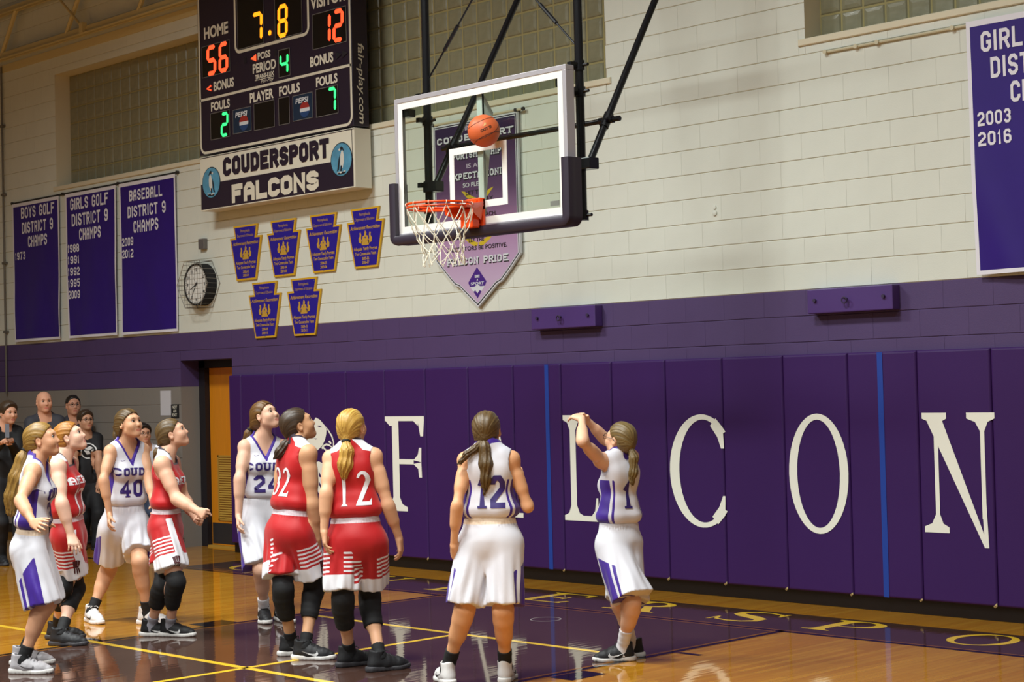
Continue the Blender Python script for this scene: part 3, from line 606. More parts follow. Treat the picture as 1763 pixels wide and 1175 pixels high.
def hand_prims(W, tip, palm, pose, right, s):
    hd = unit(tip-W); n = np.asarray(palm, float)
    if np.linalg.norm(n) < .1: n = V3(0, 0, -1)+V3(.3, .3, 0)
    n = unit(n-hd*(n@hd)); l = np.cross(n, hd)*(-1 if right else 1)   # towards the thumb
    g = .98*s; P = []
    tilt = {'relax': 0, 'hip': -.15, 'fist': 0, 'shoot': .1}[pose]
    curl = {'relax': (.32, .40, .30), 'hip': (.12, .2, .15), 'fist': (1.35, 1.5, .9), 'shoot': (.45, .25, .2)}[pose]
    hx = unit(hd+n*tilt)
    kn = []
    for i, (dl, hl) in enumerate(((.031, .083), (.0105, .088), (-.0105, .084), (-.030, .074))):
        K = W + hx*hl*g + l*dl*g - n*.004*g; kn.append(K)
        P.append(cap(W+l*dl*.55*g+hx*.012*g, K, .0145*g, .0112*g, .016))
    P.append(cap(W+hx*.02*g, W+hx*.06*g, .022*g, .022*g, .02, n, .55))
    fl = (.069, .077, .071, .056); fan = (.16, .05, -.06, -.19)
    for i, K in enumerate(kn):
        d = unit(hx+l*fan[i]*(.4 if pose == 'fist' else 1)); p = K; a = 0; r0 = .0088*g if i < 3 else .0077*g
        for j, fr in enumerate((.45, .31, .24)):
            a += curl[j]*(1+.12*i)
            q = p + (d*math.cos(a)+n*math.sin(a))*fl[i]*fr*g
            P.append(cap(p, q, r0*(1-.1*j), r0*(.92-.1*j), .005)); p = q
    # thumb: leaves the side of the palm near its base
    a0 = W+hx*.022*g+l*.018*g
    k = {'fist': (.35, .75, .75), 'shoot': (.75, .75, .1)}.get(pose, (.62, .85, .28))
    d = unit(l*k[0]+hx*k[1]+n*k[2]); b = a0+d*.042*g
    d2 = unit(l*(k[0]-.25)+hx*(k[1]+.1)+n*(k[2]+.15)) if pose != 'fist' else unit(hx*.5+n*.5-l*.6)
    c = b+d2*.031*g; e = c+unit(d2+n*.15)*.025*g
    P += [cap(a0, b, .0145*g, .0105*g, .014), cap(b, c, .0100*g, .0092*g, .006), cap(c, e, .0090*g, .0075*g, .006)]
    return P

def basis(th):
    a = math.radians(th); return V3(math.cos(a), math.sin(a), 0), V3(math.sin(a), -math.cos(a), 0)
def head_matrix(yaw, pitch, roll):
    f, r = basis(yaw); u = V3(0, 0, 1); p = math.radians(pitch)
    f2 = f*math.cos(p)+u*math.sin(p); u2 = u*math.cos(p)-f*math.sin(p)
    a = math.radians(roll); r2 = r*math.cos(a)+u2*math.sin(a); u3 = u2*math.cos(a)-r*math.sin(a)
    return np.stack([r2, f2, u3], 1)         # columns: right, forward, up
class Body:
    def __init__(b, J, male=False, build=1.0, arm=1.0):
        b.J = J; s = b.s = J['s']; g = {k: np.array(v) for k, v in J.items() if isinstance(v, list) and len(v) == 3}
        b.__dict__.update(g); b.pose = {k: J['pose'+k] for k in 'RL'}
        tp, tc, hy, hp, hr = J['th']
        b.fp, b.rp = basis(tp); b.fc0, b.rc0 = basis(tc)
        b.P = g['hip']; b.N = g['neck']; b.up = unit(b.N-b.P); b.TL = np.linalg.norm(b.N-b.P)
        b.rc = unit(b.rc0-b.up*(b.rc0@b.up)); b.fc = np.cross(b.up, b.rc)
        b.HM = head_matrix(hy, hp, hr); b.hs = s**.5*1.0
        b.male = male; b.bw = build; b.aw = arm
        b.H = lambda *p: b.head + b.HM@(np.array(p)*b.hs)
        b.T = lambda x, y, t: b.P + b.up*t*b.TL/.54 + b.rc*x*s + b.fc*y*s
    def torso(b, o=0., arms=False):
        s, w = b.s, b.bw; rp, fp, rc, fc, P, N, up = b.rp, b.fp, b.rc, b.fc, b.P, b.N, b.up
        hw = .052 if not b.male else .05; o2 = o
        L = [cap(P-rp*hw*s*w, P+rp*hw*s*w, (.100+o)*s, (.100+o)*s, .05, fp, .90),
             cap(P-rp*.055*s-fp*.036*s-up*.05*s, P+rp*.055*s-fp*.036*s-up*.05*s, (.076+o)*s, (.076+o)*s, .05),
             cap(b.T(-.038*w, 0, .13), b.T(.038*w, 0, .13), (.084+o)*s, (.084+o)*s, .06, fc, .86),
             cap(b.T(-.046*w, 0, .24), b.T(.046*w, 0, .24), (.080+o)*s, (.080+o)*s, .06, fc, .96),
             cap(b.T(-.050*w, -.005, .37), b.T(.050*w, -.005, .37), (.078+o)*s, (.080+o)*s, .05, fc, .94),
             cap(b.T(-.068, -.012, .445), b.T(.068, -.012, .445), (.064+o)*s, (.064+o)*s, .05)]
        if not b.male:
            for e in (-1, 1): L.append(ell(b.T(.060*e, .066, .345), V3(.052, .044, .052)*s+o, np.stack([rc, fc, up], 1), .045))
        for k, e in (('R', 1), ('L', -1)):
            S = getattr(b, 'sh'+k)
            L.append(cap(b.T(.03*e, -.01, .495), S+up*.004*s, (.044+o)*s, (.041+o)*s, .035))
            L.append(cap(N+up*.045*s-fc*.006, (N+S)/2+up*.012*s-fc*.012*s, (.039+o)*s, (.034+o)*s, .045))
        return L
    def arm(b, k):
        S, E, W, T = [getattr(b, x+k) for x in ('sh', 'el', 'wr', 'tip')]; s = b.s; m = (1.14 if b.male else .98)*s*(1+.5*(b.bw-1))*b.aw
        d = unit(W-E)
        return [cap(S, S, .047*m, .047*m, .04), cap(S, E, .0455*m, .0365*m, .035), cap(S+(E-S)*.35, S+(E-S)*.6, .043*m, .040*m, .03),
                cap(E, W, .0385*m, .0255*m, .018), cap(E+d*.03, E+d*.11*s, .0405*m, .035*m, .03),
                ] + hand_prims(W, T, getattr(b, 'palm'+k), b.pose[k], k == 'R', s)
    def leg(b, k, o=0.):
        h, kn, an = [getattr(b, x+k) for x in ('hipj', 'knee', 'ankle')]; s = .93*b.s*(1+.6*(b.bw-1)); f, r = basis(b.J['fyaw'+k]); d = unit(an-kn)
        e = r*(1 if k == 'R' else -1)
        return [cap(h, kn, (.094*s+o), (.060*s+o), .05), cap(h+(kn-h)*.05, h+(kn-h)*.5, (.092*s+o), (.078*s+o), .05),
                cap(kn, kn+d*.04, (.056*s+o), (.052*s+o), .03), cap(kn+f*.012*s, kn+f*.014*s+d*.02, (.046*s+o), (.044*s+o), .03),
                cap(kn, an, (.050*s+o), (.0345*s+o), .03), cap(kn+(an-kn)*.2-f*.016*s, kn+(an-kn)*.42-f*.012*s, (.050*s+o), (.043*s+o), .05),
                cap(an, an-V3(0, 0, .04), .036*s+o, .036*s+o, .02), cap(an-V3(0, 0, .04)*s, an+f*.11*s-V3(0, 0, .055)*s, .03*s+o, .022*s+o, .03)]
    def headp(b):
        H, R, s = b.H, b.HM, b.hs; e = lambda c, r, k=.02, sub=False: ell(H(*c), np.array(r)*s, R, k, sub)
        c = lambda p, q, ra, rb, k=.012, sub=False: cap(H(*p), H(*q), ra*s, rb*s, k, None, 1, sub)
        m = 1.05 if b.male else 1.0
        L = [e((0, -.014, .034), (.073*m, .093, .079), .02), e((0, .026, -.031), (.059*m, .062, .074), .04),
             c((0, .068, -.090), (0, .058, -.088), .0165*m*m, .021, .03), c((-.043*m*m, .008, -.058), (-.014, .056, -.090), .0185*m, .015, .03), c((.043*m*m, .008, -.058), (.014, .056, -.090), .0185*m, .015, .03),
             e((-.036, .057, -.028), (.027, .027, .027), .035), e((.036, .057, -.028), (.027, .027, .027), .035),
             c((-.040, .064, .026), (-.012, .077, .026), .011, .011, .03), c((.040, .064, .026), (.012, .077, .026), .011, .011, .03),
             e((-.031, .093, .005), (.018, .015, .012), .016, True), e((.031, .093, .005), (.018, .015, .012), .016, True),
             c((0, .080, .012), (0, .0975, -.024), .0070, .0085, .016), c((0, .097, -.029), (0, .100, -.031), .0092, .0092, .010),
             c((-.0105, .089, -.035), (.0105, .089, -.035), .0075, .0075, .010),
             c((-.016, .077, -.061), (.016, .077, -.061), .0078, .0078, .012), c((-.012, .0765, -.073), (.012, .0765, -.073), .0082, .0082, .010),
             c((-.02, .094, -.0668), (.02, .094, -.0668), .0028, .0028, .004, True)]
        for x in (-1, 1):
            a = math.radians(18*x); Re = R@np.array([[math.cos(a), math.sin(a), 0], [-math.sin(a), math.cos(a), 0], [0, 0, 1]])
            L += [ell(H(.076*x*m, -.010, -.006), np.array((.009, .019, .031))*s, Re, .01), ell(H(.083*x*m, -.006, -.002), np.array((.006, .010, .017))*s, Re, .006, True)]
        for i in (0, 1): pass
        nk = .045 if not b.male else .061
        L.append(cap(b.N-b.up*.06*b.s-b.fc*.008, H(0, -.024, -.055), nk*1.06*b.s, nk*b.hs, .03))
        return L
    def body(b): return b.torso()+b.arm('R')+b.arm('L')+b.leg('R')+b.leg('L')+b.headp()
    # ---- garments
    def tcoord(b, q):
        r = q-b.P.astype(F32); z = q-b.N.astype(F32)
        return r@b.up.astype(F32), z@b.rc.astype(F32), z@b.fc.astype(F32), z@b.up.astype(F32)
    def jersey(b, h, seed, hem=.085, neck='V', sleeves=False, loose=0., long=False):
        s = b.s; o = .013
        pr = b.torso(o)[:-4] if False else b.torso(o)
        pr = pr+[cap(b.T(-.044, 0, .17), b.T(.044, 0, .17), (.084+o+.004+loose)*s, (.084+o+.004+loose)*s, .05, b.fc, .90),
                 cap(b.T(-.046, 0, .105), b.T(.046, 0, .105), (.085+o+.006+loose)*s, (.085+o+.006+loose)*s, .05, b.fc, .90)]
        if sleeves:
            for k in 'RL':
                S, E = getattr(b, 'sh'+k), getattr(b, 'el'+k); pr += [cap(S, S+(E-S)*.72, .066*s, .064*s, .04)]
                if long: pr += [cap(S+(E-S)*.7, E, .062*s, .056*s, .03), cap(E, getattr(b, 'wr'+k), .055*s, .040*s, .03)]
        def cuts(q):
            t, x, y, z = b.tcoord(q)
            x = x/s; y = y/s; z = z/s
            cyl = np.sqrt(x*x+(y-.012)**2)-.066; cyl = np.maximum(cyl, -z-np.where(y > 0, .0, .055))
            w = np.abs(x)-(.066*(1+z/(.125 if neck == 'V' else .06))); dv = np.maximum(np.maximum(w*.85, -(y-.0)), -z-.14)
            nc = np.minimum(cyl, dv) if neck == 'V' else np.maximum(np.sqrt(x*x+(y-.012)**2)-.068, -z-.05)
            ac = np.full(t.shape, 9, F32)
            if not sleeves:
                for k, e in (('R', 1), ('L', -1)):
                    S = getattr(b, 'sh'+k); E = getattr(b, 'el'+k)
                    p = (q-(S+b.rc*.040*e*s-b.up*.024*s).astype(F32))/F32(s)
                    a_, b_, c_ = p@b.rc.astype(F32), p@b.fc.astype(F32), p@b.up.astype(F32)
                    ac = np.minimum(ac, (np.sqrt((a_/.78)**2+(b_/1.25)**2+(c_/1.12)**2)-.087)*.85)
            return t/s, x, y, z, nc*s, ac*s
        def post(d, q):
            t, x, y, z, nc, ac = cuts(q)
            low = 1-sstep(.05, .34, t)
            d = d - (waves(q, seed, 12, 5)*.0055*(.35+low)+waves(q*np.array([1, 1, .6], F32), seed+3, 34, 3)*.0026*(.3+low))*s
            if sleeves and not long:
                for k in 'RL':
                    S, E = getattr(b, 'sh'+k), getattr(b, 'el'+k); u = unit(E-S).astype(F32); w_ = (q-S.astype(F32)); nr = np.abs((w_@b.rc.astype(F32))) > .10*s
                    d = np.where(np.linalg.norm(w_-(w_@u)[..., None]*u, axis=-1) < .085*s, np.maximum(d, (q-(S+(E-S)*.62).astype(F32))@u), d)
            if not sleeves: d = d + (.030*sstep(.135, .095, t) - .010*np.exp(-((t-.165)/.032)**2))*s
            d = np.maximum(d, -nc); d = np.maximum(d, -ac)
            return np.where(np.abs(x) < .26 if long else x < 9, np.maximum(d, (hem+.006*np.sin(x*24)-t)*s), d)
        v, f = polygonize(pr, h, post)
        t, x, y, z, nc, ac = cuts(v.astype(F32))
        yy = y + .035*np.clip(-z-.2, 0, 1)
        out = np.minimum(np.abs(x)-.075, -z-.165)
        aa = np.arctan2(yy*1.15+.006, np.abs(x)); out = -z-.165
        A = np.minimum(np.maximum(np.minimum(aa+.40, .44-aa), np.minimum(aa+.66, -.54-aa))*.1, out)
        return v, f, dict(A=A, B=.017-np.abs(nc)/s if neck == 'V' else .012-np.abs(nc)/s, C=np.where(y < 0, z+.006+.25*np.clip(np.abs(x)-.06, 0, 1)-1.0*np.clip(.075-np.abs(x), 0, 1), z+.012+.45*np.clip(y-.03, 0, 1)), D=.006-np.abs(ac)/s)
    def shorts(b, h, seed, length=.40, flare=.135, top=.115, wide=0., blow=(0, 0)):
        """loose shorts: a seat plus two open-ended legs, each cut square to its own thigh"""
        s = b.s; P, up, rp, fp = b.P, b.up, b.rp, b.fp; o = .004+wide; legs = {}
        seat = [cap(P-rp*.056*s, P+rp*.056*s, (.100+o)*s, (.100+o)*s, .04, fp, .94),
                cap(P-rp*.055*s-fp*.034*s-up*.05*s, P+rp*.055*s-fp*.034*s-up*.05*s, (.078+o)*s, (.078+o)*s, .05),
                cap(b.T(-.046, 0, .095), b.T(.046, 0, .095), .101*s, .101*s, .05, b.fc, .90),
                cap(P-fp*.030*s-up*.02*s, P-fp*.034*s-up*.13*s, .098*s, .075*s, .06)]
        allp = list(seat)
        for k, e in (('R', 1), ('L', -1)):
            hj, kn = getattr(b, 'hipj'+k), getattr(b, 'knee'+k); d0 = unit(kn-hj); d = unit(d0+V3(0, 0, -.10)); en = hj+d*length*s+rp*e*.008*s-fp*blow[0]*s
            pr = [cap(hj+d*.04, en, (.106+wide)*s, (flare-.006)*s, .03), cap(hj, hj+d0*(length-.03)*s, .098*s, .092*s, .05)]
            legs[k] = (hj, d, e, pr, en); allp += pr
        under = b.torso()[:3]+b.leg('R')[:2]+b.leg('L')[:2]
        def lc(q, k):
            hj, d, e, pr, en = legs[k]; a = q-hj.astype(F32); hh = (q-(hj+d*length*s).astype(F32))@(-d).astype(F32)
            cx = rp-d*(rp@d); cx = unit(cx)*e; cy = np.cross(d, rp); cy = unit(cy)*(1 if cy@fp > 0 else -1)
            return hh, a@cx.astype(F32), a@cy.astype(F32)
        def fn(q):
            d = field(q, seat); t = (q-P.astype(F32))@up.astype(F32); x = (q-P.astype(F32))@rp.astype(F32); y = (q-P.astype(F32))@fp.astype(F32)
            fold = waves(q, seed, 10, 5)*.004*s + waves(q*np.array([1, 1, .3], F32), seed+9, 24, 3)*.002*s
            for k in 'RL':
                e = field(q, legs[k][3]); hh, lx, ly = lc(q, k); ang = np.arctan2(ly, lx); fr = sstep(.40, .03, hh/s)
                e = e - fr*(.0055*np.sin(ang*6+seed+4*np.sin(hh*4))+.0035*np.sin(ang*13+seed*2+hh*5))*s - fold
                e = np.maximum(e, -(hh+.005*np.sin(ang*4+seed)*s))
                e = np.maximum(e, -np.maximum(e+.019, hh-.06*s))
                kk = F32(.030); hb = np.maximum(kk-np.abs(d-e), 0)/kk*sstep(.10, .22, hh/s); d = np.minimum(d, e)-hb*hb*kk*F32(.25)
            bf = field(q, under)-F32(.006*s); d = np.minimum(d, np.where((lc(q, 'R')[0] > .10*s) & (lc(q, 'L')[0] > .10*s), bf, 9))
            d = d - .0030*sstep(.05, .085, t/s)*sstep(.115, .09, t/s)*np.sin(np.arctan2(y, x)*44)-.4*fold*sstep(.1, .0, t/s)
            return np.maximum(d, t-top*s)
        v, f = polygonize(allp, h, None, None, None, fn)
        q = v.astype(F32); x = (q-P.astype(F32))@rp.astype(F32)/s; t = (q-P.astype(F32))@up.astype(F32)/s; y = (q-P.astype(F32))@fp.astype(F32)/s
        r_ = (x > 0); A_ = [lc(q, k) for k in 'RL']; hh, lx, ly = [np.where(r_, A_[0][i], A_[1][i])/s for i in range(3)]
        ang = np.arctan2(ly, lx)
        side = np.maximum(np.minimum(ly+.052, .044-ly), np.minimum(ly+.090, -.070-ly))
        A = np.minimum(np.minimum(side, length*.72+.9*ly-hh), lx-.02)
        st = np.max([.0062-np.abs(hh-(.112+.027*i)) for i in range(5)], 0)
        zone = np.maximum(np.minimum(.78-np.abs(ang+.25), 1)*.1, (.50-np.abs(ang+2.30))*.1); zone = np.maximum(zone, (.30-np.abs(ang-2.6))*.1)
        C = np.minimum(st, zone)
        D = np.maximum(.092-hh, np.minimum(np.minimum(ly-.040-.10*(.42-hh), .080+.10*(.42-hh)-ly), np.minimum(lx-.0, .36-hh)))
        return v, f, dict(A=A, B=t-.078, C=C, D=D)
    def trousers(b, h, seed, top=.12):
        s = b.s; P, up, rp, fp = b.P, b.up, b.rp, b.fp
        pr = b.leg('R', .016)+b.leg('L', .016)+[cap(P-rp*.056*s, P+rp*.056*s, .115*s, .115*s, .04, fp, .94), cap(b.T(-.046, 0, .10), b.T(.046, 0, .10), .10*s, .10*s, .05, b.fc, .9)]
        def post(d, q):
            t = (q-P.astype(F32))@up.astype(F32); d = d-waves(q, seed, 9, 4)*.005
            return np.maximum(np.maximum(d, t-top*s), .035-q[..., 2])
        v, f = polygonize(pr, h, post); return v, f, {}
    def legband(b, k, h, lo, hi, o, seed=0):
        """knee sleeve or sock: lo/hi are heights above the ankle along the leg (negative hi = up the thigh)"""
        hj, kn, an = [getattr(b, x+k) for x in ('hipj', 'knee', 'ankle')]; s = b.s
        pr = [p for p in b.leg(k, o)]
        u1 = unit(kn-an).astype(F32); u2 = unit(hj-kn).astype(F32); L1 = np.linalg.norm(kn-an)
        def post(d, q):
            a = (q-an.astype(F32))@u1; c = (q-kn.astype(F32))@u2 + L1
            t = np.where(a > L1, np.maximum(c, a*0+L1), a)
            d = d - .0007*np.sin(t*150+seed)
            return np.maximum(d, np.maximum(lo*s-t, t-hi*s))
        lo_ = np.min([kn, an, kn+(hj-kn)*.6], 0)-.12; hi_ = np.max([kn, an, kn+(hj-kn)*.6], 0)+.12
        return polygonize(pr, h, post, lo_, hi_)
    def hair(b, h, style, seed, tail=None, tie=None):
        s = b.hs; H, R = b.H, b.HM
        pr = [ell(H(0, -.016, .036), np.array((.084, .104, .090))*s, R, .02)]
        if style == 'tail': pr += [ell(H(0, -.055, -.012), np.array((.066, .062, .066))*s, R, .03)]
        if style == 'boy': pr += [ell(H(0, .01, .05), np.array((.085, .095, .082))*s, R, .03)]
        if style == 'bob': pr += [ell(H(0, -.045, -.03), np.array((.078, .075, .075))*s, R, .03)]
        T = None
        if tie is not None:
            T = (R.T@(np.array(tie)-b.head))/s
            pr.append(cap(H(T[0]*.5, T[1]*.75, T[2]*.75), tie, .045*s, .018*s, .04))
        tv = None
        def post(d, q):
            l = ((q-b.head.astype(F32))@R.astype(F32))/F32(s)
            x, y, z = l[..., 0], l[..., 1], l[..., 2]
            ax = np.abs(x)
            if style in ('tail', 'bob'):
                cut = (y-.93*z-.006+.10*np.clip(ax-.045, 0, 1))*.72
                ear = (np.sqrt(((y+.008)/.028)**2+((z+.012)/.036)**2)-1)*.028; ear = np.maximum(ear, .05-ax)
                if style == 'bob': ear = ear*0+9
                low = -z-.085
                d = np.maximum(np.maximum(np.maximum(d, cut), -ear), low)
            elif style == 'man':
                cut = np.maximum((y-.70*z-.012)*.8, -z-.035+.0*y)
                ear = np.maximum((np.sqrt(((y-.0)/.03)**2+((z+.015)/.045)**2)-1)*.03, .05-ax)
                d = np.maximum(np.maximum(d, cut), -ear)
            else:
                cut = np.maximum((y-.45*z-.042+.3*np.clip(ax-.05, 0, 1))*.85, -z-.02-.4*np.clip(-y, 0, .05))
                d = np.maximum(d, cut)
            if T is not None:
                # strands swept back towards the tie
                w = l-T.astype(F32); ph = np.arctan2(w[..., 0], w[..., 2]+.3*w[..., 1])
                d = d - .0018*np.sin(ph*34+3*np.sin(ph*7+seed))*s
            else: d = d - .002*waves(l, seed, 70, 4)*s
            return d
        v, f = polygonize(pr, h, post)
        l = ((v-b.head)@R)/s; w = l-(T if T is not None else np.zeros(3)); ph = np.arctan2(w[:, 0], w[:, 2]+.3*w[:, 1])
        if T is None: ph = l[:, 0]*14+l[:, 1]*3
        return v, f, dict(U=ph*3.0, W=np.linalg.norm(w, axis=1))
def tail_mesh(pts, rads, h, seed, flat=None):
    pr = []; pts = [np.array(p, float) for p in pts]
    for i in range(len(pts)-1): pr.append(cap(pts[i], pts[i+1], rads[i], rads[i+1], .02))
    P = np.array(pts); seg = np.linalg.norm(np.diff(P, axis=0), axis=1); cum = np.concatenate([[0], np.cumsum(seg)])
    def par(q):
        best = np.full(q.shape[:-1], 9, F32); U = np.zeros_like(best); T = np.zeros_like(best)
        for i in range(len(pts)-1):
            a, bb = P[i].astype(F32), (P[i+1]-P[i]).astype(F32); r = q-a; t = np.clip((r@bb)/(bb@bb), 0, 1); w = r-t[..., None]*bb
            d = np.sqrt((w*w).sum(-1)); ax = unit(bb); e1 = unit(np.cross(ax, [0.3, 1, 0.1])).astype(F32); e2 = np.cross(ax, e1).astype(F32)
            m = d < best; best = np.where(m, d, best); U = np.where(m, np.arctan2(w@e1, w@e2), U); T = np.where(m, cum[i]+t*seg[i], T)
        return U, T
    def post(d, q):
        U, T = par(q); g = T/cum[-1]
        return d - (.0035*np.sin(U*9+3*np.sin(T*18+seed))+.002*np.sin(U*19+seed+T*25))*(.5+g).astype(F32) + np.clip(g-.88, 0, 1)*.10*np.abs(np.sin(U*5+seed))
    v, f = polygonize(pr, h, post)
    U, T = par(v.astype(F32))
    return v, f, dict(U=U*2.2+np.sin(T*9), W=T)
